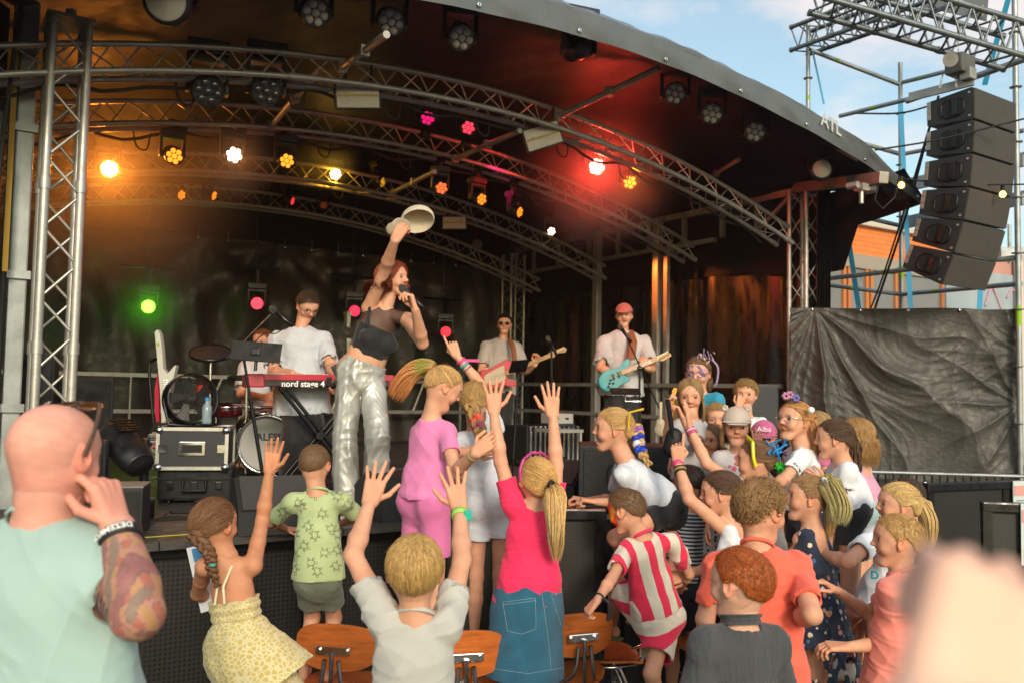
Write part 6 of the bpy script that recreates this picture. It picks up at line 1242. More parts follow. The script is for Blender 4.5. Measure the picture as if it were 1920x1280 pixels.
def aimed(x, y, v, tx, ty, col, pw, ang):
    c = SV(x, y, v) - V * .12 - Z3 * .05; r = ray(tx, ty); q = SPAN + .1; o0 = Vector((0, 0, CAMZ)); t = (OL + U * q - o0).dot(U) / r.dot(U); p = o0 + r * t
    l_ = bpy.data.lights.new('spot_beam', 'SPOT'); l_.energy = pw; l_.color = col; l_.spot_size = math.radians(ang); l_.spot_blend = .6; l_.shadow_soft_size = .05; lo = bpy.data.objects.new('spot_beam', l_); COL.objects.link(lo); lo.location = c; lo.rotation_euler = (p - c).to_track_quat('-Z', 'Y').to_euler()
aimed(1034, 434, 2.95, 1325, 590, (1, .20, .03), 170, 34); aimed(878, 240, .9, 1078, 640, (1, .02, .18), 330, 13); aimed(1181, 342, .5, 1420, 560, (1, .06, .02), 90, 26)

for vv, ph, lb in ((.12, 0, 'black cable bundle looped along the front roof truss'), (1.48, 2, 'black cable bundle looped along the second roof truss'), (3.06, 4, 'black cable bundle looped along the third roof truss')):
    pts = [S(u, vv, zmain(u) - .21 - .05 * abs(math.sin(u * 4.2 + ph)) - .02 * math.sin(u * 11 + ph)) for u in np.linspace(-.8, 6.3, 60)]; o = empty('truss_cable', pts[0], lb, 'cable', 'cables along the roof trusses'); MB().tube(pts, .012, 6).build('sheath', m_rubber, o)
    mb = MB(); [mb.tube(bez([S(u, vv, zmain(u) - .2), S(u + .03, vv, zmain(u) - .32), S(u + .10, vv - .02, zmain(u) - .34), S(u + .13, vv, zmain(u) - .2)], 10).tolist(), .007, 5) for u in (.6, 1.35, 2.1, 2.9, 3.7, 4.4, 5.3)]; mb.build('loop', m_rubber, o)
# ---------------------------------------------------------------- cloth materials
def cloth(name, hx, rough=.8, bump=.5, bs=350, var=.08, **k): return mat(name, hexc(hx), rough, bump=bump, bscale=bs, var=var, vscale=9, sheen=.15, wrinkle=k.pop('wrinkle', 1), **k)
def pat(name, base, build, rough=.8):
    if name in MATS: return MATS[name]
    m = cloth(name, base, rough); n, b = nodes_of(m); at = n.nodes.new('ShaderNodeAttribute'); at.attribute_name = 'tc'; src = b.inputs['Base Color'].links[0].from_socket
    n.links.new(build(n, at.outputs['Vector'], src), b.inputs['Base Color']); return m
def node(n, t, **k):
    q = n.nodes.new(t)
    for a, v in k.items():
        if a in q.inputs: q.inputs[a].default_value = v
        else: setattr(q, a, v)
    return q
def thresh(n, s, lo, hi):
    r = node(n, 'ShaderNodeMapRange'); r.inputs['From Min'].default_value = lo; r.inputs['From Max'].default_value = hi; n.links.new(s, r.inputs['Value']); return r.outputs[0]
def mixc(n, f, a, b):
    x = node(n, 'ShaderNodeMixRGB'); n.links.new(f, x.inputs[0])
    for i, q in ((1, a), (2, b)):
        if isinstance(q, str): x.inputs[i].default_value = (*hexc(q), 1)
        else: n.links.new(q, x.inputs[i])
    return x.outputs[0]
def dots(col, sc, r, rnd=.35):
    def f(n, v, s): o = node(n, 'ShaderNodeTexVoronoi', Scale=sc, Randomness=rnd); n.links.new(v, o.inputs['Vector']); return mixc(n, thresh(n, o.outputs['Distance'], r, r * 1.12), col, s)
    return f
def bands(col, axis, per, duty, ph=0, warp=0):
    def f(n, v, s):
        x = node(n, 'ShaderNodeSeparateXYZ'); n.links.new(v, x.inputs[0]); m = node(n, 'ShaderNodeMath', operation='MULTIPLY_ADD'); m.inputs[1].default_value = 1 / per; m.inputs[2].default_value = 100 + ph; n.links.new(x.outputs[axis], m.inputs[0])
        fr = node(n, 'ShaderNodeMath', operation='FRACT'); n.links.new(m.outputs[0], fr.inputs[0]); return mixc(n, thresh(n, fr.outputs[0], duty - .01, duty + .01), col, s)
    return f
def leopard(col, sc):
    def f(n, v, s):
        o = node(n, 'ShaderNodeTexVoronoi', Scale=sc, Randomness=.9, feature='DISTANCE_TO_EDGE'); n.links.new(v, o.inputs['Vector']); return mixc(n, thresh(n, o.outputs['Distance'], .10, .16), s, col)
    return f
def floral(cols, sc, th=.33):
    def f(n, v, s):
        o = node(n, 'ShaderNodeTexVoronoi', Scale=sc, Randomness=1.0); n.links.new(v, o.inputs['Vector']); r = node(n, 'ShaderNodeValToRGB'); r.color_ramp.interpolation = 'CONSTANT'; sp_ = node(n, 'ShaderNodeSeparateColor'); n.links.new(o.outputs['Color'], sp_.inputs[0]); n.links.new(sp_.outputs[0], r.inputs[0])
        for i, c in enumerate(cols):
            e = r.color_ramp.elements[i] if i < 2 else r.color_ramp.elements.new(i / len(cols)); e.position = i / len(cols); e.color = (*hexc(c), 1)
        z = node(n, 'ShaderNodeTexNoise', Scale=sc * 3.0); n.links.new(v, z.inputs['Vector']); ad = node(n, 'ShaderNodeMath', operation='MULTIPLY_ADD'); ad.inputs[1].default_value = .35; n.links.new(z.outputs['Fac'], ad.inputs[0]); n.links.new(o.outputs['Distance'], ad.inputs[2])
        return mixc(n, thresh(n, ad.outputs[0], th + .17, th + .2), r.outputs[0], s)
    return f
def surf_decal(g, obj, mb, pts2, w_, m2=None, d=(0, -1, 0)):
    """strokes drawn on a garment: pts2 are photograph pixels; each polyline is laid on the cloth as a raised thread"""
    inv = obj.matrix_world.inverted(); o = Vector((0, 0, CAMZ))
    for pl in pts2:
        out = []
        for x, y in pl:
            r = ray(x, y).normalized(); ok, hit, nn, _ = obj.ray_cast(inv @ o, (inv.to_3x3() @ r).normalized())
            if ok: out.append(obj.matrix_world @ hit + (obj.matrix_world.to_3x3() @ nn) * .0012)
        if len(out) > 1: mb.tube(out, w_, 4)
W_ = cloth('white_cotton', 'd8dbe2'); W2 = cloth('white_tee_cool', 'ccd2dc'); GREYW = cloth('offwhite_cotton', 'b9b4ac'); BLK = cloth('black_cloth', '17171b', var=.2); NAVY = cloth('navy_cloth', '1b2538')
PEOPLE = {}
def addp(k, *a, **kw):
    g = make_fig(*a, **kw); PEOPLE[k] = g; return g
m_ink = mat('dark_thread', hexc('23281c'), .8)
# ---- 1 bald man
def tattoo(v, cl, g, part, loc):
    if part == 'head':
        k = .32 * np.exp(-((loc[:, 2] + .28) / .16) ** 2) * (loc[:, 1] < .1); cl = cl * (1 - k[:, None] * npv((.0, .35, .3)))
        sc_ = (loc[:, 2] > .12) & (np.abs(loc[:, 1]) < .5); n_ = vnoise(loc, 4, [(9, 9, 9), (19, 17, 18), (42, 39, 44)]); return cl * (1 + .10 * n_[:, None] * npv((.3, 1, 1)))
    a = g.arms[1]; el, wr = a['el'], a['wr']; hem = getattr(g, '_hem', a['sh'] * .42 + el * .58)
    dmin = np.full(len(v), 9.); dd_ = []
    for p, q in ((a['sh'] * .5 + el * .5, el), (el, wr)):
        ba = q - p; t = np.clip((v - p) @ ba / (ba @ ba), 0, 1); dq = np.linalg.norm(v - p - t[:, None] * ba, axis=1); dd_.append(dq); dmin = np.minimum(dmin, dq)
    dU, dF = dd_; sk_ = npv(SKINS['pink']); arm = (dmin < .075) & ((v - wr) @ nrm(wr - el) < -.03)
    n1 = vnoise(v, 11, [(95, 80, 110), (140, 120, 90)]); n2 = vnoise(v, 12, [(80, 95, 80), (50, 60, 70)]); n3 = vnoise(v, 13, [(110, 90, 120)], True)
    c = cl[arm]; q = n1[arm]; r = n2[arm]; e = n3[arm]
    c = np.where((q > .25)[:, None], npv(hexc('c05a3c')), c); c = np.where((q < -.3)[:, None], npv(hexc('c79a4a')), c); c = np.where((r > .45)[:, None], npv(hexc('8e4a5e')), c); c = np.where((r < -.5)[:, None], npv(hexc('5d7466')), c)
    c = np.where((np.abs(q - .22) < .07)[:, None] | (np.abs(r - .42) < .06)[:, None] | (e > .75)[:, None], npv(hexc('33303a')), c * .95); cl[arm] = (c * .55 + sk_ * .38 + .02) * .68
    ad = nrm(el - a['sh']); s = (v - hem) @ ad
    for k in range(4):
        b = (s > .012 + k * .014) & (s < .019 + k * .014) & (dmin < .08) & (dU < dF); cl[b] = hexc('1e1c26')
    return cl
MINT = cloth('mint_cotton', '98b2ae', bump=.4, var=.06)
g = addp(1, 1, 1.80, 1.68, (104, 855), hh=.206, face=(-18, -4, 0), yaw=-8, nk=(78, 1000), pel=(85, 1500), kid=False, male=True, skin='pink', bw=1.1, sw=.120, aw=.98, neck=1.28, skincol=tattoo,
     armR=dict(sh=(192, 1062, .02), el=(258, 1150, -.10), wr=(222, 992, .0), tip=(200, 925), hand=([.75, 1.2, 1.3, 1.3], .05, .8), pn=(-1, .2, .1), hl=.92), armL=dict(),
     label='bald man in a mint T-shirt with sunglasses on his head and a tattooed raised forearm', clothes=[(shirt, dict(m=MINT, e=.020, sleeve=.60, se=.010, hem=-.10, amp=.007, neckd=.004, collar=MINT))])
M, c, hh = g.HM, g.hc, g.hh
def hw(x, y, z): return Vector(c + (M[0] * x + M[1] * y + M[2] * z) * hh)
m_tort = mat('tortoiseshell', hexc('4a2c16'), .2, var=.5, vscale=60, coat=.5); mb = MB()
for s in (-1, 1): mb.tube(bez([hw(s * .375, -.05, .02), hw(s * .37, .05, .25), hw(s * .34, .12, .44), hw(s * .29, .17, .50)], 12).tolist(), .0035, 6, flat=1.6)
ring = lambda s, k=1: [hw(s * .15 + .125 * k * math.cos(a), .20 + .08 * k * math.sin(a), .485 + .03 * math.sin(a) - .06 * abs(s * .15 + .125 * math.cos(a))) for a in np.linspace(0, 2 * PI, 19)]
for s in (-1, 1): mb.tube(ring(s), .0035, 6)
mb.tube([hw(-.04, .24, .51), hw(.04, .24, .51)], .004, 6); sg = mb.build('sunglasses', m_tort, g.o); lb = MB(); [lb.prism(ring(s, .95)[:-1], Vector(M[2]) * .003) for s in (-1, 1)]; lb.build('lens', mat('amber_lens', hexc('5a3410'), .1, coat=.6), sg)
b_ = band(g, 'R', .12, mat('black_band', hexc('15151a'), .6), .022, off=.005); mb = MB(); a = g.arms[1]; ad = Vector(nrm(a['wr'] - a['el'])); pc = Vector(a['wr'] * .88 + a['el'] * .12); rr = .0168 * g.H * g.aw_ + .0105
rv = Vector((1, 0, 0)); vs, fs = text_mesh('DEZEMROCK', .016, None, .0004, True); tx = ad.cross(Vector((0, -1, 0))).normalized(); 
out = []
for p in vs: an = p.x / rr; nn = Vector((0, -1, 0)) - ad * Vector((0, -1, 0)).dot(ad); nn.normalize(); tt = ad.cross(nn) * -1; out.append(pc + ad * p.y + (nn * math.cos(an) + tt * -math.sin(an) * -1) * (rr + p.z + .0022) )
mb.add(out, fs); mb.build('lettering', mat('band_white', (.8, .8, .8), .6), b_)
# ---- 2 girl with the braid and yellow dress
LEO = pat('leopard_dress', 'cfc39c', leopard('bda95e', 60)); LEO2 = pat('leopard_smock', 'cdc098', leopard('b9a55c', 75))
g = addp(2, 2, 1.33, 3.3, (403, 984), hh=.205, face=(-32, 6, 0), yaw=-14, nk=(428, 1052), pel=(452, 1212), skin='tan', bw=.95, armR=dict(sh=(474, 1060, 0), el=(492, 975, 'f'), wr=(505, 885, 'n'), tip=(518, 815), hand='open', pn=(0, -1, 0)), armL=dict(sh=(384, 1062, 0), el=(371, 1112, 'f'), wr=(398, 1120, 'f'), tip=(400, 1100), hand='half'),
     label='girl with a brown braid in a yellow leopard dress, right hand raised high', hair=dict(style='pony', color='6e4a2e', tie=(-.05, -.93, -.25), n=300, tail=[dict(kind='braid', pts=[(392, 1035, 3.17), (396, 1062, 3.17), (408, 1098, 3.2)], r=.019, turns=3, root=True, bands=[(.58, .62, '2fa8a0')])]))
g.torso_e = 0
B = Body(); up = g.up; q = g.nk - up * .11 * g.H; B.cap(q, g.pel + up * .05 * g.H, g.sw * .72 + .012, g.sw * .68 + .012, k=.02, side=g.fw, flat=.74, cut=[(g.nk - up * .105 * g.H, up), (g.pel + up * .055 * g.H, -up)])
v, f, _ = B.mesh(g.hB, lambda p: .0028 * np.sin((p @ up) * 190) + .002 * vnoise(p, 3, [(60, 60, 20)])); put(g, 'smocked_top', v, f, LEO2)
skirt(g, LEO, waist=.06, hem=.30, e=.012, r2=.20, amp=.006, off=(.06, .02, 0), flat=.85)
skirt(g, LEO, waist=.02, hem=.16, e=.03, r2=.195, amp=.006, off=(.085, .0, .02), name='skirt_tier', flat=.8)
mb = MB(); m_strap2 = cloth('cream_strap', 'd8cfae')
for s in (-1, 1): mb.tube([Vector(g.nk + g.rt * s * .035 - up * .00 - g.fw * .02), Vector(g.nk + g.rt * (s * .012 + .01) - up * .055 * g.H - g.fw * .088), Vector(g.nk + g.rt * .02 * s - up * .10 * g.H - g.fw * .092)], .005, 6)
mb.build('strap', m_strap2, g.o)
o = empty('paper_card', P(385, 1090, 3.5), 'white and blue paper card held by the braided girl against the stage', 'card'); MB().box(P(384, 1082, 3.52), (.085, .006, .26), (Vector((.95, .2, .25)).normalized(), Vector((-.2, .97, 0)).normalized(), Vector((-.24, -.05, .97)).normalized())).build('card', mat('card_white', hexc('c9ccd2'), .5), o); MB().box(P(380, 1036, 3.51), (.075, .004, .05), (Vector((.95, .2, .25)).normalized(), Vector((-.2, .97, 0)).normalized(), Vector((-.24, -.05, .97)).normalized())).build('print', mat('card_blue', hexc('3c7fae'), .5), o)
# ---- 3 small boy with turtles
TUR = cloth('pale_green_cotton', 'aab987', var=.05); OLV = cloth('olive_cotton', '62695a', var=.1)
g = addp(3, 3, 1.06, 4.0, (590, 872), hh=.19, face=(-6, -8, 0), yaw=0, nk=(596, 925), pel=(597, 1082), floor=.455, bw=1.25, sw=.112, aw=1.1, lw=1.1, armL=dict(sh=(547, 942, 0), el=(507, 978, .12), wr=(535, 990, .32), tip=(560, 992), hand='flat', pn=(0, 0, -1)), armR=dict(sh=(643, 940, 0), el=(670, 968, .12), wr=(640, 980, .32), tip=(610, 990), hand='flat', pn=(0, 0, -1)),
     label='small boy with cropped hair in a pale green turtle print T-shirt, standing on a chair', hair=dict(style='buzz', color='6b5036', n=900, len=.16, rad=.007, puff=.018, tipup=.02, fly=0), clothes=[(shirt, dict(m=TUR, e=.016, sleeve=.75, se=.018, hem=.0, flare=.012, amp=.004, collar=TUR)), (pants, dict(m=OLV, length=.62, e=.010, flare=.010, waist=.06))])
bpy.context.view_layer.update(); R_ = random.Random(3); mb = MB()
for (x, y, an) in ((560, 942, .3), (530, 958, 1.2), (532, 980, .2), (590, 925, 1.4), (564, 950, -.7), (620, 918, .2), (633, 930, .5), (604, 962, .4), (577, 985, .8), (590, 1002, 1.4), (620, 990, -.4), (632, 1000, .9), (552, 1000, 1.5), (570, 1022, .5), (608, 1035, 0.1), (632, 1030, .7), (552, 1040, 1.2), (583, 1054, 0), (629, 1060, .9), (595, 1070, 1.5), (551, 1065, 1.2), (652, 945, .7)):
    s = 7.2; ca, sa = math.cos(an), math.sin(an); T = lambda px_, py_: (x + (px_ * ca - py_ * sa) * s, y + (px_ * sa + py_ * ca) * s)
    pl = [[T(math.cos(t) * 1.0, math.sin(t) * .72) for t in np.linspace(0, 2 * PI, 13)], [T(1.0, .2), T(1.35, .38), T(1.7, .15), T(1.65, -.2), T(1.3, -.3), T(1.0, -.2)]] + [[T(a_, b_ * .6), T(a_ * 1.25, b_ * 1.35), T(a_ * .7, b_ * 1.15), T(a_ * .5, b_ * .68)] for a_ in (-.7, .7) for b_ in (-1, 1)]
    surf_decal(g, g.shirt, mb, pl, .0009)
mb.build('turtle_print', m_ink, g.shirt)
# ---- 4 boy in the grey shirt, arms up
LG = cloth('light_grey_cotton', 'b3b2ad', var=.06)
g = addp(4, 4, 1.38, 2.45, (777, 1074), hh=.205, face=(4, 0, 0), yaw=0, nk=(780, 1162), pel=(768, 1440), bw=1.12, sw=.092, armL=dict(el=(662, 1040, 'f'), wr=(692, 945, 'f'), tip=(712, 875, .05), hand='wide', pn=(0, 1, 0)), armR=dict(el=(866, 1050, 'f'), wr=(862, 955, 'f'), tip=(848, 878, .05), hand='wide', pn=(0, 1, 0)),
     label='boy with dark blond bowl-cut hair in a light grey T-shirt raising both hands', hair=dict(style='bowl', color='b08c54', n=420, puff=.05, lift=-6), clothes=[(shirt, dict(m=LG, e=.020, sleeve=.55, se=.020, hem=-.06, amp=.008, neckd=.0, collar=LG))])
mw = mat('watch_teal', hexc('2fae9a'), .4); w_b = band(g, 'R', .10, mat('watch_lime', hexc('8fc05a'), .5), .020, name='watch', off=.004); a = g.arms[1]; pc = Vector(a['wr'] * .9 + a['el'] * .1); MB().box(pc + Vector((.022, -.012, 0)), (.026, .022, .032), (Vector((.7, .7, 0)), Vector((-.7, .7, 0)), Z3), .004).build('watch_case', mw, w_b)
# ---- 7 girl in pink and denim
PINK = cloth('hot_pink_cotton', 'e8265a', var=.05)
DEN = cloth('denim', '1f5f7c', .85, bump=1.2, bs=500, var=.22)
g = addp(7, 7, 1.5, 3.9, (1004, 900), hh=.212, face=(32, 24, 0), yaw=4, nk=(1002, 958), pel=(990, 1128), bw=1.1, sw=.096, armL=dict(el=(938, 858, 'f'), wr=(925, 768, 'n'), tip=(925, 700), hand='wide', pn=(0, 1, 0)), armR=dict(el=(1042, 860, 'f'), wr=(1036, 772, 'n'), tip=(1031, 703), hand='open', pn=(0, 1, 0)),
     label='girl with long blonde ponytail in a hot pink T-shirt and denim skirt, hands up', hair=dict(style='pony', color='c69a5c', tie=(.62, -.75, -.05), n=360, puff=.04, tail=[dict(kind='pony', pts=[(1040, 930, 3.72), (1042, 985, 3.70), (1043, 1052, 3.76)], r=.048, n=170, tie=(.62, -.75, -.05), tip='e0bf86')]),
     clothes=[(shirt, dict(m=PINK, e=.018, sleeve=.60, se=.016, hem=.0, amp=.006, flare=.022)), (skirt, dict(m=DEN, waist=.065, hem=.31, e=.030, r2=.185, amp=.0035, flat=.85))])
bpy.context.view_layer.update(); sk = [o for o in g.o.children if o.name.startswith('skirt')][-1]; mb = MB()
def rect(a, b, c_, d): return [[a, b, c_, d, a]]
def seg(l, n=8): return [(l[i][0] + (l[i + 1][0] - l[i][0]) * t / n, l[i][1] + (l[i + 1][1] - l[i][1]) * t / n) for i in range(len(l) - 1) for t in range(n)] + [l[-1]]
surf_decal(g, sk, mb, [seg([(943, 1128), (1004, 1120), (1005, 1178), (978, 1188), (952, 1182), (943, 1128)]), seg([(943, 1133), (1004, 1125)]), seg([(1016, 1112), (1027, 1190), (1033, 1252)]), seg([(1034, 1114), (1054, 1110)]), seg([(1034, 1116), (1052, 1172)]), seg([(923, 1252), (990, 1262), (1057, 1250)], 12)], .0010)
mb.build('stitching', mat('denim_thread', hexc('86a5ad'), .8), sk); mb = MB(); a = Vector(g.hc)
tie = Vector(g.hc + (g.HM @ np.eye(3)).T @ (np.array([.62, -.75, -.05]) / np.linalg.norm([.62, -.75, -.05]) * ERR * 1.1 + ERC) * g.hh) if False else P(1036, 905, 3.74)
o_ = MB().lathe(P(1033, 907, 3.75), Vector((.5, -.5, -.3)), [(.012, -.008), (.019, -.006), (.019, .006), (.012, .008)], 12).build('hair_tie', m_rubber, g.o)
hp_ = lambda x, y, z: Vector(g.hc + (g.HM[0] * x + g.HM[1] * y + g.HM[2] * z) * g.hh)
mb = MB()
for s in (-1, 1): mb.tube(bez([hp_(s * .38, -.03, .0), hp_(s * .39, .08, .22), hp_(s * .32, .16, .42)], 10).tolist(), .0045, 6, flat=1.6)
mb.tube(bez([hp_(-.32, .16, .42), hp_(-.12, .22, .53), hp_(0, .2, .53), hp_(.12, .22, .53), hp_(.32, .16, .42)], 16).tolist(), .006, 6); mb.build('sunglasses', mat('magenta_frame', hexc('b0307a'), .3, coat=.4), g.o)
# ---- 5 girl in the pink set
PK2 = cloth('orchid_pink_cotton', 'd67aac', var=.06)
g = addp(5, 5, 1.37, 3.95, (832, 728), hh=.198, face=(-72, -24, 0), yaw=-40, nk=(806, 786), pel=(800, 935), floor=.455, bw=1.12, armR=dict(sh=(838, 812, -.05), el=(853, 885, 'n'), wr=(890, 850, 'n'), tip=(912, 832), hand='half', pn=(0, 1, 0)), armL=dict(sh=(790, 812, .12), el=(842, 850, .25), wr=(885, 845, .2), hand='half'),
     label='girl in a matching orchid pink top and shorts with a flying rainbow-tipped ponytail', hair=dict(style='pony', color='b58d58', tie=(-.1, -.72, .62), n=340, puff=.02, tail=[dict(kind='pony', pts=[(790, 690, 4.0), (765, 705, 4.02), (738, 748, 4.05)], tie=(-.1, -.72, .62), r=.052, n=150, prof=[.35, .55, .8, 1, .8], tip='d98a52', mid='9fae40')]),
     clothes=[(shirt, dict(m=PK2, e=.014, sleeve=.55, se=.016, hem=.012, amp=.006, flare=.020)), (pants, dict(m=cloth('orchid_shorts_cotton', 'c8689c'), length=.62, e=.010, flare=.014, waist=.05, amp=.003)), (shoes, dict(m=mat('grey_sneaker', hexc('8d8d8a'), .6, bump=1, bscale=120, var=.2), sole=m_white))])
band(g, 'R', .1, mat('gold_band', hexc('8a7a3a'), .5), .006)
# ---- 6 girl with braid behind
g = addp(6, 6, 1.30, 4.35, (890, 752), hh=.2, face=(-14, 4, 4), yaw=-6, nk=(892, 806), pel=(918, 935), floor=.45, armR=dict(el=(903, 722, .12), wr=(857, 668, .1), tip=(834, 612), hand='point', pn=(0, 1, 0), hl=.95), armL=dict(sh=(862, 832, 0), el=(872, 892, .02), wr=(893, 938, -.02), tip=(905, 955), hand='flat', pn=(0, 0, -1)),
     label='girl in white with a loose blonde braid, pointing up behind the orchid pink girl', hair=dict(style='pony', color='a8834f', tie=(.1, -.95, -.3), n=320, puff=.06, tail=[dict(kind='braid', pts=[(898, 800, 4.18), (903, 825, 4.17), (908, 852, 4.2)], r=.026, turns=2.5, bands=[(.18, .24, 'ff6a5a'), (.30, .34, 'c04a8a')])]), clothes=[(shirt, dict(m=W2, e=.02, sleeve=.55, se=.022, hem=-.02, amp=.006)), (pants, dict(m=W2, length=.5, e=.022))])
pb = mat('pink_band', hexc('d83a80'), .5); band(g, 'R', .16, pb, .012, off=.004); band(g, 'R', .30, mat('teal_band', hexc('4a8f9a'), .6), .014, off=.003); band(g, 'R', .42, mat('purple_band', hexc('6f5078'), .6), .006, off=.003)
mb = MB(); a = g.arms[1]; q = Vector(a['wr'] * .84 + a['el'] * .16); mb.box(q + Vector((.05, -.01, .004)), (.085, .003, .014), (Vector((1, 0, 0)), Vector((0, 1, 0)), Z3)); mb.build('band_tail', pb, g.o)
# ---- 8 leaning girl
g = addp(8, 8, 1.38, 4.40, (1148, 806), hh=.225, face=(92, 4, 0), yaw=88, nk=(1172, 866), pel=(1245, 948), bw=.98, armL=dict(sh=(1170, 893, -.10), el=(1190, 942, 'f'), wr=(1118, 940, 'n'), tip=(1078, 934), hand='curl', pn=(0, 0, -1)), armR=dict(sh=(1165, 885, .14), el=(1150, 935, 'f'), wr=(1100, 938, 'f'), tip=(1075, 932), hand='curl', pn=(0, 0, -1)),
     legL=dict(kn=(1155, 1008, 'n'), an=(1235, 1150, 4.5)), legR=dict(kn=(1175, 1005, 'f'), an=(1255, 1150, 4.7)), mouth=1,
     label='laughing blonde girl leaning over the barrier, braid with purple and blue ties', hair=dict(style='pony', color='b8925c', tie=(0, -.98, .1), n=360, tail=[dict(kind='braid', pts=[(1196, 815, 4.38), (1200, 840, 4.35), (1218, 872, 4.35)], r=.026, turns=3, bands=[(.12, .26, '8a5ab8'), (.34, .48, '2038b0'), (.52, .58, 'd0d4e0'), (.62, .74, '1c46c0')])]),
     clothes=[(shirt, dict(m=W2, e=.02, sleeve=.6, se=.02, hem=.02, amp=.007)), (pants, dict(m=BLK, length=.42, e=.014))])
MB().tube([P(1178, 800, 4.3), P(1181, 772, 4.3), P(1207, 766, 4.3)], .006, 6).build('hair_clip', mat('yellow_clip', hexc('c9a018'), .4), g.o)
# ---- 9 striped boy
STR = pat('pink_cream_stripes', 'cfc6b8', bands('d8254c', 0, .088, .47, .32)); STR2 = pat('pink_cream_stripes_wide', 'cfc6b8', bands('d8254c', 1, .11, .42, .1))
def orange_face(v, cl, g, part, loc):
    if part == 'head': k = (loc[:, 1] > .12) & (loc[:, 2] > -.3) & (loc[:, 2] < .22) & (loc[:, 1] > .02); n_ = vnoise(loc, 2, [(14, 14, 14)]); cl[k] = np.where((n_[k] > .1)[:, None], npv(hexc('d8401c')), npv(hexc('d88a20')))
    return cl
g = addp(9, 9, 1.20, 4.0, (1173, 958), hh=.2, face=(58, -12, 0), yaw=30, nk=(1203, 1006), pel=(1232, 1155, .05), bw=1.15, sw=.105, skincol=orange_face, armL=dict(sh=(1176, 1030, -.02), el=(1146, 1085, 'n'), wr=(1120, 1124, 'n'), tip=(1098, 1150), hand='grip', pn=(.3, .3, -1)), armR=dict(sh=(1262, 1018, .05), el=(1292, 1075, 'f'), wr=(1275, 1100, 'f')),
     legL=dict(kn=(1155, 1085, 'f'), an=(1148, 1172, 4.45), toe=(-.7, .5, 0)), legR=dict(kn=(1222, 1262, 'n')), label='boy in pink and cream striped shirt and shorts with orange face paint',
     hair=dict(style='short', color='6f5136', n=700, len=.3, rad=.009, puff=.045), clothes=[(shirt, dict(m=STR, e=.018, sleeve=.68, se=.02, hem=.03, amp=.007, flare=.012, collar=PINK)), (pants, dict(m=STR2, length=.72, e=.02, flare=.018))])
# sandal on the raised foot
l_ = g.legs[0]; m_sand = mat('olive_sandal', hexc('5f6250'), .7, bump=1, bscale=150); B = Body(); a = l_['an']; fd = l_['fd']; hz = npv((0, 0, -.048 * g.H)); B.cap(a + hz - fd * .03, a + hz + fd * .13, .032, .036, side=npv((0, 0, 1)), flat=.32); v, f, _ = B.mesh(.004); sd_ = put(g, 'sandal', v, f, m_sand)
mb = MB(); sx = Vector(fd).cross(Z3)
for t, h in ((.085, .028), (.02, .05)): p = Vector(a + hz + fd * t); mb.tube(bez([p + sx * .033, p + sx * .028 + Z3 * h * .8, p + Z3 * h * 1.15, p - sx * .028 + Z3 * h * .8, p - sx * .033], 12).tolist(), .010, 6, flat=.5)
mb.build('sandal_strap', m_sand, sd_); bb = band(g, 'L', .10, mat('black_cord', hexc('17171c'), .6), .008, off=.004); q = Vector(g.arms[0]['wr'] * .9 + g.arms[0]['el'] * .1); MB().tube(bez([q + Vector((.012, -.02, 0)), q + Vector((.035, -.03, -.01)), q + Vector((.04, -.03, -.05)), q + Vector((.035, -.03, -.085))], 10).tolist(), .005, 5, flat=1.8).build('band_tail', MATS['black_cord'], g.o)
# ---- 10
NST = pat('navy_white_stripes', 'c3c8cc', bands('1d3444', 1, .020, .55))
g = addp(10, 10, 1.30, 4.9, (1291, 905), hh=.2, face=(40, -5, 0), yaw=20, nk=(1290, 958), pel=(1280, 1085), hid=True, armL=dict(el=(1262, 1010, 'n'), wr=(1262, 1050, 'n')), label='dark-haired boy in a navy and white striped T-shirt, half hidden', hair=dict(style='short', color='2e221b', n=500, len=.3, rad=.01, puff=.05), clothes=[(shirt, dict(m=NST, e=.018, sleeve=.6)), (pants, dict(m=NAVY, length=.75, e=.02)), (shoes, dict(m=m_white))])
# ---- 11
PD = pat('polka_dot_dress', 'cdd0d2', dots('1d2c3c', 36, .30, .5))
g = addp(11, 11, 1.16, 5.0, (1330, 826), hh=.195, face=(150, 0, 0), yaw=150, nk=(1326, 878), pel=(1316, 985), floor=.455, hid=True, armR=dict(sh=(1305, 895, -.05), el=(1298, 930, 0)), skin='warm', label='barefoot girl in a white dress with dark polka dots on a chair', hair=dict(style='loose', color='6b4a30', n=260, len=.7, wave=.06), clothes=[(shirt, dict(m=PD, e=.02, sleeve=.3, se=.02, hem=-.02, amp=.005)), (skirt, dict(m=PD, waist=.03, hem=.24, e=.03, r2=.16, amp=.014))])
# ---- 12
g = addp(12, 12, 1.38, 4.0, (1350, 925), hh=.208, face=(80, -2, 0), yaw=55, nk=(1378, 985), pel=(1390, 1130), armL=dict(sh=(1368, 1000, -.03), el=(1292, 935, 'n'), wr=(1271, 868, 'f'), tip=(1270, 805), hand='point', pn=(.3, 1, 0)), armR=dict(sh=(1400, 1000, .2), el=(1345, 1060, .2), wr=(1290, 1075, .2), hand='relax'), mouth=.4, skin='fair', label='smiling brown-haired girl in a white tank top pointing one finger up',
     hair=dict(style='pony', color='4d3524', tie=(0, -.98, -.1), n=340, tail=[dict(kind='pony', pts=[(1388, 960, 4.0), (1392, 990, 4.0)], r=.03, n=60)]), clothes=[(shirt, dict(m=W_, tank=True, e=.014, hem=.02, amp=.004)), (pants, dict(m=BLK, length=.4))])
band(g, 'L', .02, pb, .018, off=.005); band(g, 'L', .16, MATS['black_cord'], .010, off=.004); band(g, 'L', .26, MATS['black_cord'], .010, off=.004); band(g, 'L', .21, MATS['gold_band'], .012, off=.006)
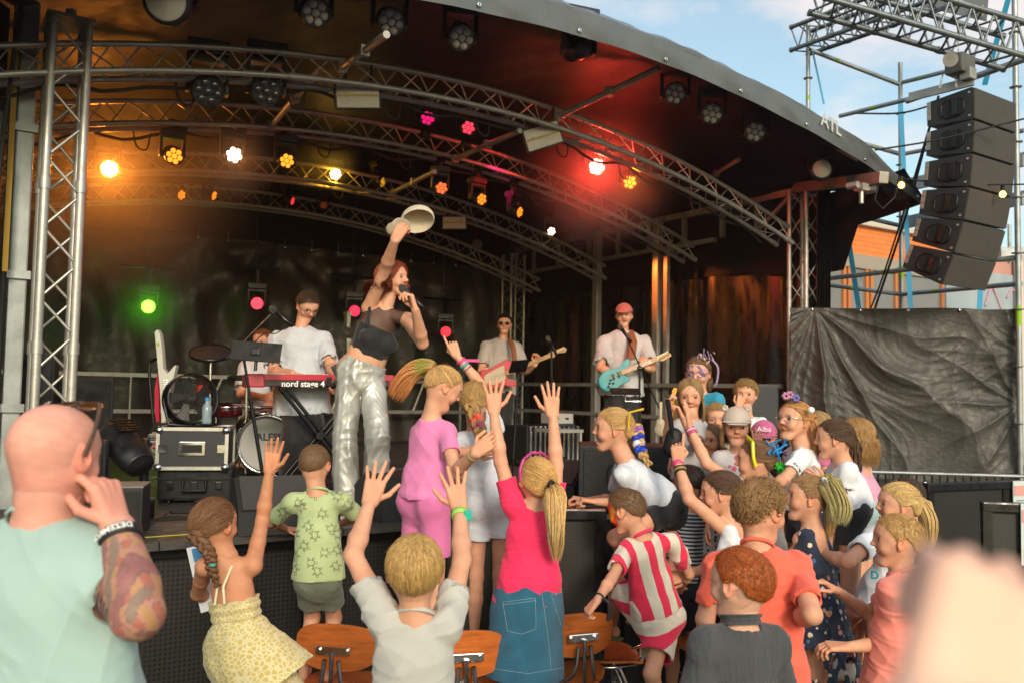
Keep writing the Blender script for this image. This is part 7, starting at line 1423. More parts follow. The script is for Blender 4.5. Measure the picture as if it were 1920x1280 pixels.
# ---- 13
g = addp(13, 13, 1.32, 4.25, (1414, 866), hh=.208, face=(78, 6, 0), yaw=55, nk=(1436, 928), pel=(1440, 1060), hid=True, armL=dict(sh=(1396, 918, -.02), el=(1325, 868, 'n'), wr=(1294, 803, 'f'), tip=(1284, 735), hand='open', pn=(-1, .4, 0)), armR=dict(), label='girl with yellow sunglasses and green pompom in her hair, arm raised',
     hair=dict(style='pony', color='6d4d33', tie=(0, -.98, .05), n=340, puff=.05, tail=[dict(kind='pony', pts=[(1462, 885, 4.25), (1476, 905, 4.22)], r=.04, n=60)]), clothes=[(shirt, dict(m=cloth('grey_top', 'a8a4a0'), e=.016, sleeve=.4))])
hp_ = lambda x, y, z: Vector(g.hc + (g.HM[0] * x + g.HM[1] * y + g.HM[2] * z) * g.hh); m_yg = mat('yellow_plastic', hexc('c9c410'), .35, coat=.3); mb = MB()
for s in (-1, 1): mb.tube(bez([hp_(s * .40, -.02, -.06), hp_(s * .42, .05, .12), hp_(s * .40, .08, .3), hp_(s * .36, .10, .46)], 12).tolist(), .0055, 6, flat=1.7)
mb.tube(bez([hp_(-.36, .1, .47), hp_(0, .22, .56), hp_(.36, .1, .47)], 12).tolist(), .007, 6, flat=1.6); mb.build('sunglasses', m_yg, g.o)
R_ = random.Random(2); mb = MB(); c = P(1452, 855, 4.22)
for k in range(9): mb.tube(bez([c, c + Vector((R_.uniform(-.05, .04), R_.uniform(-.06, .02), R_.uniform(-.02, .06))), c + Vector((R_.uniform(-.06, .05), -.03, R_.uniform(0, .09)))], 8).tolist(), .005, 5)
mb.build('blue_hair_tie', mat('tie_blue', hexc('1878b8'), .6), g.o); mb = MB(); c = P(1464, 877, 4.17)
for k in range(40): d = Vector((R_.gauss(0, 1), R_.gauss(0, 1), R_.gauss(0, 1))).normalized(); mb.tube([c, c + d * .032], .004, 4)
mb.build('green_pompom', mat('tie_green', hexc('18a02c'), .7), g.o)
for t in (.02, .06, .10, .14): band(g, 'L', t, mat('bead_pink' if t != .06 else 'bead_pale', hexc('b84a78' if t != .06 else 'd8b8c4'), .4), .008, off=.004, name='bead_bracelet')
# ---- 14 coral boy
COR = cloth('coral_cotton', 'ea614b', var=.05)
g = addp(14, 14, 1.48, 3.0, (1426, 958), hh=.212, face=(-58, -4, 0), yaw=-22, nk=(1420, 1030), pel=(1432, 1290), bw=1.35, sw=.112, aw=1.05, armR=dict(sh=(1496, 1062, .02), el=(1523, 1152, 'n'), wr=(1478, 1158, .12), hand='relax'), armL=dict(sh=(1345, 1065, 0), el=(1322, 1160, 0), wr=(1330, 1230, .1)),
     label='boy with wavy light brown hair in a coral orange T-shirt, seen from behind', hair=dict(style='curly', color='8f6c44', n=560, len=.5, rad=.016, puff=.10, jit=.5, lift=-4), clothes=[(shirt, dict(m=COR, e=.017, sleeve=.72, se=.014, hem=-.05, amp=.009, flare=.008, collar=COR))])
# ---- 15 redhead
CHA = cloth('charcoal_muslin', '3d3f42', .9, bump=2, bs=90, var=.12, stretch=(1, 1, .2))
g = addp(15, 15, 1.35, 2.6, (1386, 1094), hh=.212, face=(48, 2, 0), yaw=18, nk=(1388, 1178), pel=(1376, 1440), bw=1.1, skin='pale', armL=dict(), armR=dict(), label='red-haired boy in a charcoal crinkled shirt with a stand-up collar', hair=dict(style='short', color='a4521c', n=950, len=.32, rad=.0085, puff=.055, comb=(0, -.25, .05)), clothes=[(shirt, dict(m=CHA, e=.024, sleeve=.75, se=.024, hem=-.06, amp=.007, collar=CHA))])
mb = MB(); nr = .21 * g.hh + .016
mb.grid(lambda a, b: Vector(g.nk + g.up * (.012 + .030 * b - .016 * math.cos(2 * PI * a)) + (g.rt * math.sin(2 * PI * a) + g.fw * math.cos(2 * PI * a)) * (nr - .006 + .016 * abs(b - .5))), 30, 4); cl_ = mb.build('collar_band', CHA, g.o)
# ---- 16 floral girl
FLO = pat('navy_floral', '16243c', floral(['cfc6c0', 'c98a8a', '4a6a8a', '16243c', 'd8c8a0', '16243c'], 34))
g = addp(16, 16, 1.38, 3.8, (1512, 934), hh=.205, face=(84, 8, 0), yaw=50, nk=(1524, 993), pel=(1530, 1130), armL=dict(sh=(1503, 1012, -.02), el=(1506, 1080, .06), wr=(1490, 1120, .1)), armR=dict(), label='girl in a navy floral dress with a ponytail wrapped in yellow-green tulle',
     hair=dict(style='pony', color='8a6844', tie=(0, -.9, .35), n=340, tail=[dict(kind='pony', pts=[(1552, 905, 3.78), (1560, 950, 3.76), (1552, 1015, 3.8)], tie=(0, -.9, .35), r=.032, n=90, tip='c9a868'), dict(kind='pony', pts=[(1553, 905, 3.74), (1572, 945, 3.7), (1570, 985, 3.7)], tie=(0, -.9, .35), r=.05, n=110, sr=.0034, tip='c9bf80', mid='bfb868', prof=[.4, .8, 1, 1, .7])]),
     clothes=[(shirt, dict(m=FLO, tank=True, e=.014, hem=.0, amp=.004)), (skirt, dict(m=FLO, waist=.05, hem=.30, e=.02, r2=.22, amp=.016))])
MB().lathe(P(1550, 905, 3.74), (.6, 0, .5), [(.008, -.012), (.026, -.008), (.03, .0), (.026, .008), (.008, .012)], 10).build('hair_bow', W_, g.o)
# ---- 17 salmon boy, 18 blonde girl, 19
SAL = cloth('salmon_cotton', 'e58576', var=.05)
g = addp(17, 17, 1.36, 3.35, (1680, 1014), hh=.205, face=(78, 4, 0), yaw=55, nk=(1692, 1076), pel=(1672, 1270), bw=1.12, armL=dict(sh=(1668, 1112, -.08), el=(1664, 1205, 'f'), wr=(1590, 1212, 'n'), tip=(1548, 1210), hand='half', pn=(0, .2, -1)), armR=dict(sh=(1690, 1100, .12), el=(1628, 1150, 'f'), wr=(1572, 1108, 'n'), tip=(1532, 1082), hand='half', pn=(0, 0, -1)),
     label='blond boy in a salmon pink T-shirt holding both hands out in front of him', hair=dict(style='short', color='b68e56', n=800, len=.28, rad=.0085, puff=.04), clothes=[(shirt, dict(m=SAL, e=.02, sleeve=.6, se=.02, hem=-.04, amp=.007, collar=SAL))])
g = addp(18, 18, 1.40, 3.85, (1682, 948), hh=.205, face=(86, 6, 0), yaw=62, nk=(1690, 1003), pel=(1650, 1140), armL=dict(sh=(1640, 1008, -.10), el=(1590, 1052, 'n'), wr=(1535, 1037, 'f'), tip=(1500, 1022), hand='half', pn=(0, 0, -1)), armR=dict(), mouth=.35, label='smiling blonde girl in a white T-shirt with a teal letter, arm stretched out',
     hair=dict(style='pony', color='c2a068', tie=(0, -.95, .3), n=360, puff=.04, tail=[dict(kind='pony', pts=[(1728, 945, 3.85), (1742, 975, 3.82), (1744, 1030, 3.82)], tie=(0, -.95, .3), r=.04, n=100)]), clothes=[(shirt, dict(m=W2, e=.022, sleeve=.62, se=.022, hem=-.02, amp=.006, flare=.015))])
mb = MB(); text_on(mb, 'D', .045, P(1640, 1078, 3.62), Vector((.75, -.65, 0)), Z3, .004, True); mb.build('letter', mat('print_teal', hexc('1f9a9e'), .6), g.o)
MB().lathe(P(1722, 941, 3.85), (.6, -.2, .1), [(.008, -.01), (.02, -.006), (.02, .006), (.008, .01)], 10).build('hair_tie', mat('tie_yellow', hexc('b8983c'), .6), g.o)
g = addp(19, 19, 1.4, 4.6, (1697, 932), hh=.2, face=(60, 0, 0), yaw=40, hid=True, label='girl whose brown hair shows just above the blonde girl with the ponytail', hair=dict(style='pony', color='3c2c20', tie=(0, -.98, 0), n=240), clothes=[(shirt, dict(m=BLK, e=.016))])
# ---- 20 - 23 girls standing on chairs at the right
g = addp(20, 20, 1.25, 4.2, (1563, 824), hh=.2, face=(74, 2, 0), yaw=62, nk=(1585, 874), pel=(1594, 950), floor=.455, armL=dict(sh=(1590, 886, -.1), el=(1583, 925, -.08), wr=(1548, 908, -.05), tip=(1535, 900), hand='relax'), armR=dict(sh=(1572, 882, .12), el=(1545, 905, .12), wr=(1535, 895, .1)), label='girl with long brown hair in a white T-shirt and black shorts, standing raised',
     hair=dict(style='pony', color='4f3826', tie=(.15, -.95, -.15), n=320, tail=[dict(kind='pony', pts=[(1598, 850, 4.22), (1606, 900, 4.22)], tie=(.15, -.95, -.15), r=.045, n=110)]), clothes=[(shirt, dict(m=W_, e=.022, sleeve=.62, se=.02, hem=.0, amp=.006, flare=.01)), (pants, dict(m=BLK, length=.42, e=.014)), (shoes, dict(m=m_white))])
g = addp(21, 21, 1.28, 4.3, (1489, 790), hh=.205, face=(118, 10, 0), yaw=100, nk=(1508, 842), pel=(1508, 945), floor=.455, armL=dict(sh=(1500, 862, -.12), el=(1472, 895, -.18), wr=(1445, 915, -.16)), armR=dict(), label='strawberry blonde girl with glasses, flowers and pigtails in a printed white T-shirt',
     hair=dict(style='tails', color='b07c48', n=340, tail=[dict(kind='pony', pts=[(1520, 785, 4.3), (1530, 830, 4.28), (1522, 870, 4.28)], tie=(-.75, -.6, .1), r=.034, n=90), dict(kind='pony', pts=[(1470, 800, 4.4), (1466, 830, 4.4)], tie=(.75, -.6, .1), root=False, r=.02, n=40)]), clothes=[(shirt, dict(m=W_, e=.02, sleeve=.65, se=.02, hem=-.02, amp=.006)), (pants, dict(m=NAVY, length=.5))])
spectacles(g, m_chrome); hp_ = lambda x, y, z: Vector(g.hc + (g.HM[0] * x + g.HM[1] * y + g.HM[2] * z) * g.hh); R_ = random.Random(6)
for (x, y, cn, hx) in ((1473, 742, 'flower_pink', 'b87898'), (1480, 740, 'flower_pink', 'b87898'), (1492, 746, 'flower_violet', '6a68a8')):
    mb = MB(); c = P(x, y, 4.25)
    for k in range(6): a = k * PI / 3; mb.lathe(c + Vector((math.cos(a), -.3, math.sin(a))) * .012, (math.cos(a) * .4, -1, math.sin(a) * .4), [(.001, 0), (.010, .004), (.001, .006)], 8)
    mb.build('flower', mat(cn, hexc(hx), .6), g.o)
MB().tube([P(1478, 755, 4.28), P(1478, 745, 4.26)], .003, 5).build('stem', mat('stem_green', hexc('4f6a2a'), .6), g.o)
B = Body(); c = npv(P(1521, 768, 4.2)); B.ell(c, np.eye(3), npv((.016, .016, .016))); v, f, _ = B.mesh(.003); put(g, 'pompom', v, f, m_white)
mb = MB(); c = P(1466, 862, 4.0)
surf = []; bpy.context.view_layer.update()
for (x0, y0, hx, nm) in ((1462, 852, 'b03a70', 'a'), (1470, 850, '7a3a90', 'b'), (1466, 862, 'd8a020', 'c')):
    mb = MB(); surf_decal(g, g.shirt, mb, [[(x0 + 5 * math.cos(t), y0 + 4 * math.sin(t * 2)) for t in np.linspace(0, 6, 14)], [(x0 - 5, y0 + 3), (x0 + 4, y0 + 5)]], .0035); mb.build('print', mat('print_' + nm, hexc(hx), .6), g.shirt)
g = addp(22, 22, 1.22, 4.65, (1529, 805), hh=.195, face=(110, 0, 0), yaw=95, floor=.45, hid=True, armL=dict(sh=(1540, 862, -.05), el=(1548, 890, -.1), wr=(1525, 898, -.1)), label='girl in a pink and white T-shirt squeezed behind the pigtail girl', hair=dict(style='loose', color='9a7a52', n=200, len=.6), clothes=[(shirt, dict(m=pat('pink_block', 'c9c6cc', bands('c96a90', 1, .35, .5, .15)), e=.018, sleeve=.6))])
g = addp(23, 23, 1.22, 4.5, (1603, 818), hh=.195, face=(62, 0, 0), yaw=55, nk=(1612, 868), pel=(1616, 950), floor=.455, armL=dict(sh=(1602, 880, -.05), el=(1605, 920, -.02), wr=(1585, 935, 0)), label='girl with wavy golden hair in a pink tank top and pale jeans shorts', hair=dict(style='loose', color='9a7444', n=320, len=.75, wave=.09, rad=.018), clothes=[(shirt, dict(m=cloth('pale_pink_cotton', 'cc94b0'), tank=True, e=.014, hem=.02)), (pants, dict(m=cloth('pale_denim', '9ab4b8', bump=1), length=.5, e=.02))])
# ---- 24 - 29 small children further back
PC = cloth('pink_cap_cotton', 'c05a88'); g = addp(24, 24, 1.12, 4.9, (1432, 822), hh=.19, face=(165, -6, 0), yaw=165, floor=.5, hid=True, armR=dict(el=(1405, 880, 'n'), wr=(1418, 845, 'n'), tip=(1421, 808), hand='open', pn=(0, 1, 0)), label='child in a pink baseball cap holding a hand in front of the face', hair=dict(style='short', color='8a6844', n=250, puff=.02), clothes=[(shirt, dict(m=GREYW, e=.016, sleeve=.7))])
cap_hat(g, PC); mb = MB(); M, c, hh = g.HM, Vector(g.hc), g.hh; q = c + (Vector(M[1]) * .42 + Vector(M[2]) * .34 + Vector(M[0]) * .0) * hh; text_on(mb, 'Alba', .042, q + Vector(M[1]) * .012, -Vector(M[0]) * -1 * -1, (Vector(M[2]) - Vector(M[1]) * .7).normalized(), .003); mb.build('lettering', mat('cap_thread', (.75, .7, .72), .7), g.o)
HRT = pat('pink_hearts', 'c9c4c4', dots('c9607c', 22, .32, .6)); CREAM = cloth('cream_cap', 'b8a89c')
g = addp(25, 25, 1.18, 4.7, (1381, 800), hh=.2, face=(168, -4, 0), yaw=160, nk=(1386, 848), floor=.45, hid=True, label='serious girl in a cream cap with bear ears and a T-shirt with pink hearts', hair=dict(style='loose', color='a07850', n=240, len=.55), clothes=[(shirt, dict(m=HRT, e=.018, sleeve=.7, se=.02))]); cap_hat(g, CREAM)
for s in (-1, 1): B = Body(); q = g.hc + (g.HM[0] * s * .30 + g.HM[2] * .50) * g.hh; B.ell(q, g.HM, npv((.09, .05, .09)) * g.hh); B.ell(q + g.HM[1] * .05 * g.hh, g.HM, npv((.05, .04, .05)) * g.hh, mode='s', k=.003, i=-1); v, f, _ = B.mesh(.004); put(g, 'bear_ear', v, f, CREAM)
PDC = pat('cream_dots', 'b8a890', dots('33302c', 34, .26, .4)); g = addp(26, 26, 1.05, 5.1, (1343, 786), hh=.19, face=(172, -3, 0), yaw=170, floor=.55, hid=True, label='toddler with light brown hair in a cream top with dark dots', hair=dict(style='bowl', color='99754a', n=240, puff=.03, lift=3), clothes=[(shirt, dict(m=PDC, e=.016, sleeve=.8))])
def purple_face(v, cl, g, part, loc):
    if part == 'head':
        k = (loc[:, 1] > .15) & (loc[:, 2] > -.10) & (loc[:, 2] < .26) & (np.abs(loc[:, 0]) > .05); n_ = vnoise(loc, 5, [(22, 18, 22), (14, 15, 17)]); k2 = k & (n_ > -.25); cl[k2] = np.where((n_[k2] > .35)[:, None], npv(hexc('5a4a78')), npv(hexc('b08a98')))
    return cl
TURQ = cloth('turquoise_cotton', '1c86a6'); g = addp(27, 27, 1.2, 5.35, (1309, 700), hh=.205, face=(155, -6, 0), yaw=150, nk=(1312, 738), floor=.75, hid=True, skincol=purple_face, armL=dict(el=(1350, 790, 0), wr=(1335, 800, -.1)), label='girl with butterfly face paint, glasses and a flower headband in a turquoise dress', hair=dict(style='pony', color='6f5238', n=260, tie=(-.2, -.95, -.2), tail=[dict(kind='pony', pts=[(1328, 715, 5.35), (1330, 735, 5.35)], r=.03, n=40)]), clothes=[(shirt, dict(m=TURQ, e=.022, sleeve=.6, se=.035, hem=-.05, amp=.009)), (skirt, dict(m=TURQ, hem=.2, e=.03, r2=.17, amp=.012))])
spectacles(g, mat('mauve_frame', hexc('8a5a78'), .4)); mb = MB(); R_ = random.Random(9); c = P(1322, 673, 5.3)
for k in range(14): d = Vector((R_.gauss(0, 1), R_.gauss(0, .5), R_.gauss(0, .6))); mb.lathe(c + d * .03, d, [(.001, 0), (.012, .004), (.001, .008)], 7)
mb.build('flower_headband', mat('flower_blush', hexc('b89a9a'), .6), g.o); mb = MB(); [mb.tube([c + Vector((.02 * k - .05, 0, 0)), c + Vector((.02 * k - .05 + R_.uniform(-.02, .02), 0, R_.uniform(.03, .07)))], .003, 4) for k in range(6)]; mb.tube(bez([c + Vector((.04, 0, 0)), c + Vector((.075, -.01, -.05)), c + Vector((.07, -.01, -.13)), c + Vector((.06, 0, -.16))], 10).tolist(), .007, 5); mb.build('leaf_ribbon', mat('ribbon_lilac', hexc('8f7a9a'), .6), g.o)
g = addp(28, 28, 1.12, 5.0, (1294, 742), hh=.2, face=(168, -10, 0), yaw=172, nk=(1296, 786), floor=.62, hid=False, armR=dict(sh=(1272, 800, -.02), el=(1250, 826, 'n'), wr=(1256, 768, -.22), tip=(1253, 742), hand='grip', pn=(1, 0, 0)), armL=dict(sh=(1312, 800, 0), el=(1306, 838, 'n'), wr=(1279, 782, -.24), tip=(1266, 752), hand='grip', pn=(-1, 0, 0)), label='long-haired blonde girl in a pale T-shirt clutching the black neck of an instrument', hair=dict(style='loose', color='8f7048', n=320, len=.95, wave=.05), clothes=[(shirt, dict(m=cloth('pale_grey_cotton', 'aaa7a8'), e=.018, sleeve=.65, se=.018))])
g = addp(29, 29, 1.15, 5.7, (1398, 740), hh=.195, face=(158, 0, 0), yaw=160, floor=.8, hid=True, armR=dict(sh=(1382, 785, -.02), el=(1368, 800, 'n'), wr=(1384, 765, -.18), tip=(1392, 742), hand='half', pn=(0, 1, 0)), label='curly blonde child in a white T-shirt with a hand held to the mouth', hair=dict(style='curly', color='a88250', n=380, puff=.09, len=.5, jit=.4, rad=.018), clothes=[(shirt, dict(m=W_, e=.018, sleeve=.65))])
# ---------------------------------------------------------------- the band
m_sheer = mat('sheer_mesh', hexc('2a1c18'), .6, alpha=.62)
m_silver = mat('silver_cloth', hexc('aeada8'), .42, .35, bump=1.2, bscale=16, var=.15, vscale=6, stretch=(1, 1, .6), wear=.15, wrinkle=2.2)
HP = lambda g, x, y, z: Vector(g.hc + (g.HM[0] * x + g.HM[1] * y + g.HM[2] * z) * g.hh)
g = addp(30, 30, 1.66, 5.35, (738, 524), hh=.215, face=(-112, 6, 4), yaw=-150, nk=(722, 582), pel=(679, 694), floor=DECK, kid=False, aw=1.0, skin='fair', sw=.102, mouth=.6,
     armR=dict(sh=(692, 578, -.02), el=(722, 506, 'n'), wr=(740, 452, 'n'), tip=(756, 425), hand='grip', pn=(.4, .6, .4)), armL=dict(sh=(764, 600, -.04), el=(792, 644, 'n'), wr=(779, 583, 'n'), tip=(768, 548), hand='curl', pn=(-.8, -.2, .2)), legR=dict(kn=(646, 822, 'n'), an=(652, 940, 5.28), toe=(.2, -1, 0)), legL=dict(kn=(708, 820, 'n'), an=(703, 946, 5.30), toe=(.5, -.8, 0)),
     label='singer in a black crop top and silver trousers raising a cap', hair=dict(style='loose', color='84391f', n=420, len=.36, wave=.24, puff=.17, rad=.024), clothes=[])
H = g.H; up = g.up; B = Body(); B.cap(g.nk - up * .075 * H, g.nk - up * .165 * H, g.sw * .70 + .012, g.sw * .66 + .012, k=.02, side=g.fw, flat=.74, cut=[(g.nk - up * .070 * H + g.fw * 0, up), (g.nk - up * .205 * H, -nrm(up + g.rt * .25))])
for s in (-1, 1): B.ell(g.nk - up * .115 * H + g.rt * s * .042 * H + g.fw * .052 * H, np.array([g.rt, g.fw, up]), npv((.036, .022, .030)) * H, k=.04); q = g.nk + g.rt * s * g.sw * .62; B.cap(q + up * .01, q - up * .075 * H + g.fw * .045 * H, .010, .014, k=.015); B.cap(q + up * .01, q - up * .085 * H - g.fw * .03 * H, .010, .014, k=.015)
v, f, _ = B.mesh(.0045, cloth_disp(g, .003)); put(g, 'crop_top', v, f, BLK)
B = Body(); B.cap(g.nk - up * .18 * H, g.pel + up * .05 * H, g.sw * .66 + .007, g.sw * .62 + .010, k=.02, side=g.fw, flat=.76, cut=[(g.nk - up * .19 * H, up), (g.pel + up * .02 * H, -up)]); v, f, _ = B.mesh(.005); put(g, 'sheer_midriff', v, f, m_sheer)
B = Body(); g.torso(B, .007, .03, bot=False, cut=[(g.nk - up * .09 * H, -up)]); v, f, _ = B.mesh(.005); put(g, 'sheer_yoke', v, f, m_sheer)
# trousers with cargo pockets
B = Body(); B.cap(g.pel + up * .04 * H, g.pel - up * .03 * H, g.sw * .74 + .014, g.sw * .86, k=.02, side=g.fw, flat=.80, cut=[(g.pel + up * .035 * H, up)])
for l_ in g.legs: B.cap(l_['hip'], l_['kn'], .084, .074, k=.006); B.cap(l_['kn'], l_['an'] + npv((0, 0, -.035)), .074, .086, k=.004, cut=[(l_['an'] + npv((0, 0, -.05)), npv((0, 0, -1)))])
v, f, _ = B.mesh(.006, cloth_disp(g, .007, 1.5)); tr = put(g, 'trousers', v, f, m_silver)
l_ = g.legs[0 if g.legs[0]['hip'][0] < g.legs[1]['hip'][0] else 1]
for q, sz in (((l_['hip'] * .25 + l_['kn'] * .75) + npv((-.10, -.055, 0)), (.05, .12, .19)), ((l_['kn'] * .45 + l_['an'] * .55) + npv((-.10, -.055, 0)), (.045, .11, .16))):
    ax = (Vector((-.85, -.5, 0)).normalized(), Vector((.5, -.85, 0)).normalized(), Z3); pk = MB().box(q, sz, ax, .014).build('cargo_pocket', m_silver, tr); MB().box(Vector(q) + Z3 * sz[2] * .42, (sz[0] + .012, sz[1] + .012, .05), ax, .006).build('pocket_flap', m_silver, pk)
shoes(g, mat('white_trainer', hexc('c4c0b6'), .5, var=.1), sole=m_white)
mb = MB(); mb.tube([Vector(g.pel + up * .028 * H + g.rt * g.sw * .66 * math.cos(a) + g.fw * g.sw * .54 * math.sin(a)) for a in np.linspace(0, 2 * PI, 25)], .012, 6, False); mb.build('waistband', m_silver, g.o)
c_m = P(752, 538, 5.12); d_m = (P(790, 574, 5.05) - c_m).normalized(); mic(P(755, 541, 5.12), -d_m, 'black microphone held to the singer\'s mouth')
# cap in her hand
B = Body(); c = npv(P(783, 412, 5.12)); R3 = np.array([npv(q) for q in axes((-.85, .1, -.25), (.5, .5, .75))]); A = npv((.085, .10, .085)); B.ell(c, R3, A); B.ell(c - R3[2] * .012, R3, A - .006, mode='s', k=.002, i=-1, cut=None); B.ops.append((lambda X, Y, Z, c=c, n=R3[2]: (X - c[0]) * n[0] + (Y - c[1]) * n[1] + (Z - c[2]) * n[2] + .02, B.lo, B.hi, 0, -1, 's')); B.cap(c + R3[1] * .11 - R3[2] * .02, c + R3[1] * .14 - R3[2] * .03, .065, .055, k=.01, side=R3[2], flat=.08)
v, f, _ = B.mesh(.004); m_capw = cloth('cream_cap_cotton', 'bfb19c'); o = mkobj('held_cap', v - c, f, m_capw, None, Vector(c), True); tag(o, 'cream baseball cap waved overhead by the singer', 'cap')
# keyboard player
WT = cloth('stage_white_tee', 'bcc0c8', var=.05)
g = addp(31, 31, 1.62, 6.9, (576, 575), hh=.235, face=(-138, -34, 0), yaw=-160, nk=(563, 622), pel=(566, 752), floor=DECK, kid=False, male=True, bw=1.15, sw=.125, armR=dict(sh=(520, 640, 0), el=(512, 698, 'n'), wr=(548, 700, -.32), tip=(570, 704), hand='half', pn=(0, 0, -1)), armL=dict(sh=(606, 640, .05), el=(621, 690, 'n'), wr=(630, 704, -.3), tip=(625, 712), hand='half', pn=(0, 0, -1)), label='keyboard player with glasses in a loose white T-shirt looking down at the keys',
     hair=dict(style='short', color='3a281c', n=600, len=.3, rad=.010, puff=.05), clothes=[(shirt, dict(m=WT, e=.03, sleeve=.85, se=.035, hem=-.10, amp=.010, flare=.02)), (pants, dict(m=BLK, e=.02, flare=.01)), (shoes, dict(m=m_rubber))])
spectacles(g, m_blackm)
# drummer
g = addp(32, 32, 1.66, 8.2, (492, 640), hh=.23, face=(165, -10, 0), yaw=170, nk=(488, 675), pel=(480, 790), floor=DECK, kid=False, male=True, hid=True, legL=dict(kn=(505, 800, 'n')), legR=dict(kn=(460, 800, 'n')), armR=dict(sh=(462, 690, 0), el=(452, 738, 'n'), wr=(492, 744, -.3), hand='grip'), armL=dict(sh=(515, 690, 0), el=(522, 738, 'n'), wr=(510, 752, -.3), hand='grip'), label='drummer in a white T-shirt mostly hidden behind the tablet and the red keyboard', hair=dict(style='short', color='7a4a2a', n=250), clothes=[(shirt, dict(m=WT, e=.025, sleeve=.8, se=.03, hem=-.05)), (pants, dict(m=BLK, e=.02))])
# guitars
def guitar(label, D, outline, inner, neck, head, mbody, mpick, name='guitar', th=.045, Dn=None, frets=True, pickc='pickguard'):
    c = P(outline[0][0], outline[0][1], D); o = empty(name, c, label, 'guitar'); sm = bez([(x, y, 0) for x, y in outline] + [(*outline[0], 0)], 60)[:-1]
    pts = [P(x, y, D) for x, y, _ in sm]; mb = MB(); cen = sum(pts, Vector()) / len(pts); inr = [cen.lerp(p, .96) for p in pts]; back = Vector((0, th, 0)); n = len(pts)
    vs = [p + Vector((0, -.006, 0)) for p in inr] + pts + [p + back for p in pts] + [p + back + Vector((0, .006, 0)) for p in inr]; fs = [tuple(range(n))[::-1], tuple(range(3 * n, 4 * n))] + [(r * n + i, r * n + (i + 1) % n, (r + 1) * n + (i + 1) % n, (r + 1) * n + i) for r in range(3) for i in range(n)]
    mb.add(vs, fs, False); mb.build('body', mbody, o)
    if inner: s2 = bez([(x, y, 0) for x, y in inner] + [(*inner[0], 0)], 40)[:-1]; MB().prism([P(x, y, D - .008) for x, y, _ in s2], (0, -.003, 0)).build(pickc, mpick, o)
    (x0, y0), (x1, y1) = neck; a = P(x0, y0, D - .012); b = P(x1, y1, (Dn or D)); d = b - a; m_mp = mat('maple_neck', hexc('b08850'), .35, coat=.3, var=.1); ax = axes(d, (0, -1, .3)); MB().box((a + b) / 2, (.048, d.length, .022), ax, .006).build('neck', m_mp, o)
    mb = MB(); nn = Vector(ax[2]); [mb.box(a.lerp(b, 1 - .93 ** k) + nn * .0115, (.042, .002, .002), ax) for k in range(1, 22)] if frets else None; [mb.tube([P(*inner[0], D - .015) if inner and False else a - d * .35 + ax[0] * (s - 2.5) * .008 + nn * .02, b + ax[0] * (s - 2.5) * .006 + nn * .016], .0006, 4) for s in range(6)]; mb.build('strings_and_frets', m_chrome, o)
    MB().prism([P(x, y, (Dn or D) - .005) for x, y in head], (0, .016, 0)).build('headstock', m_mp, o); mb = MB(); dh = (P(*head[len(head) // 2], D) - P(*head[0], D)).normalized()
    for k in range(6): q = P(*head[0], (Dn or D) - .01).lerp(P(*head[len(head) // 2], (Dn or D) - .01), .15 + .14 * k); mb.lathe(q, (0, -1, 0), [(.006, 0), (.006, .012), (.001, .014)], 8); mb.box(q + dh.cross(Vector((0, 1, 0))) * .028, (.012, .012, .012), bev=.003)
    mb.build('tuning_peg', m_chrome, o); return o
g = addp(33, 33, 1.76, 10.2, (946, 608), hh=.235, face=(176, 0, 0), yaw=170, nk=(942, 638), pel=(936, 728), floor=DECK, kid=False, male=True, sw=.12, bw=1.05, armR=dict(sh=(912, 652, 0), el=(903, 694, 'n'), wr=(926, 700, -.24), tip=(938, 706), hand='half', pn=(0, 1, 0)), armL=dict(sh=(968, 654, 0), el=(984, 696, 'n'), wr=(1002, 684, -.30), tip=(1008, 672), hand='grip', pn=(-.4, -.6, 0)), label='bass player with dark sunglasses and a loose grey-white T-shirt at the rear of the stage',
     hair=dict(style='messy', color='241812', n=420, len=.4, jit=.3, puff=.09, rad=.014), clothes=[(shirt, dict(m=cloth('bassist_tee', 'a8a29c', var=.05), e=.022, sleeve=.8, se=.03, hem=-.06, amp=.008, flare=.0)), (pants, dict(m=BLK, e=.03, flare=.02)), (shoes, dict(m=mat('white_trainer', hexc('c4c0b6'), .5)))])
spectacles(g, m_blackm, lens=mat('dark_lens', (.008, .006, .006), .5, spec=.2))
guitar('red and cream electric bass with a pale maple neck', 9.88, [(962, 680), (950, 674), (930, 684), (915, 692), (902, 694), (901, 712), (910, 724), (928, 728), (945, 722), (957, 724), (968, 722), (966, 714), (955, 712), (950, 703), (958, 696), (966, 688)], [(945, 684), (925, 694), (908, 706), (916, 720), (935, 718), (948, 708), (946, 696)], ((948, 700), (1032, 666)), [(1031, 669), (1029, 661), (1045, 655), (1057, 650), (1063, 654), (1060, 660), (1046, 662), (1038, 670)], mat('bass_red', hexc('b01c38'), .25, coat=.6), mat('pickguard_cream', hexc('b3a48c'), .4), 'bass_guitar')
m_str = mat('tan_leather', hexc('7a4a2a'), .6); o = empty('guitar_strap', P(962, 660, 10), 'tan leather strap over the bass player\'s shoulder', 'strap'); MB().tube([P(955, 634, 10.05), P(962, 650, 9.93), P(967, 690, 9.9)], .028, 8, flat=.15, up=Vector((0, 1, 0))).build('strap_band', m_str, o)
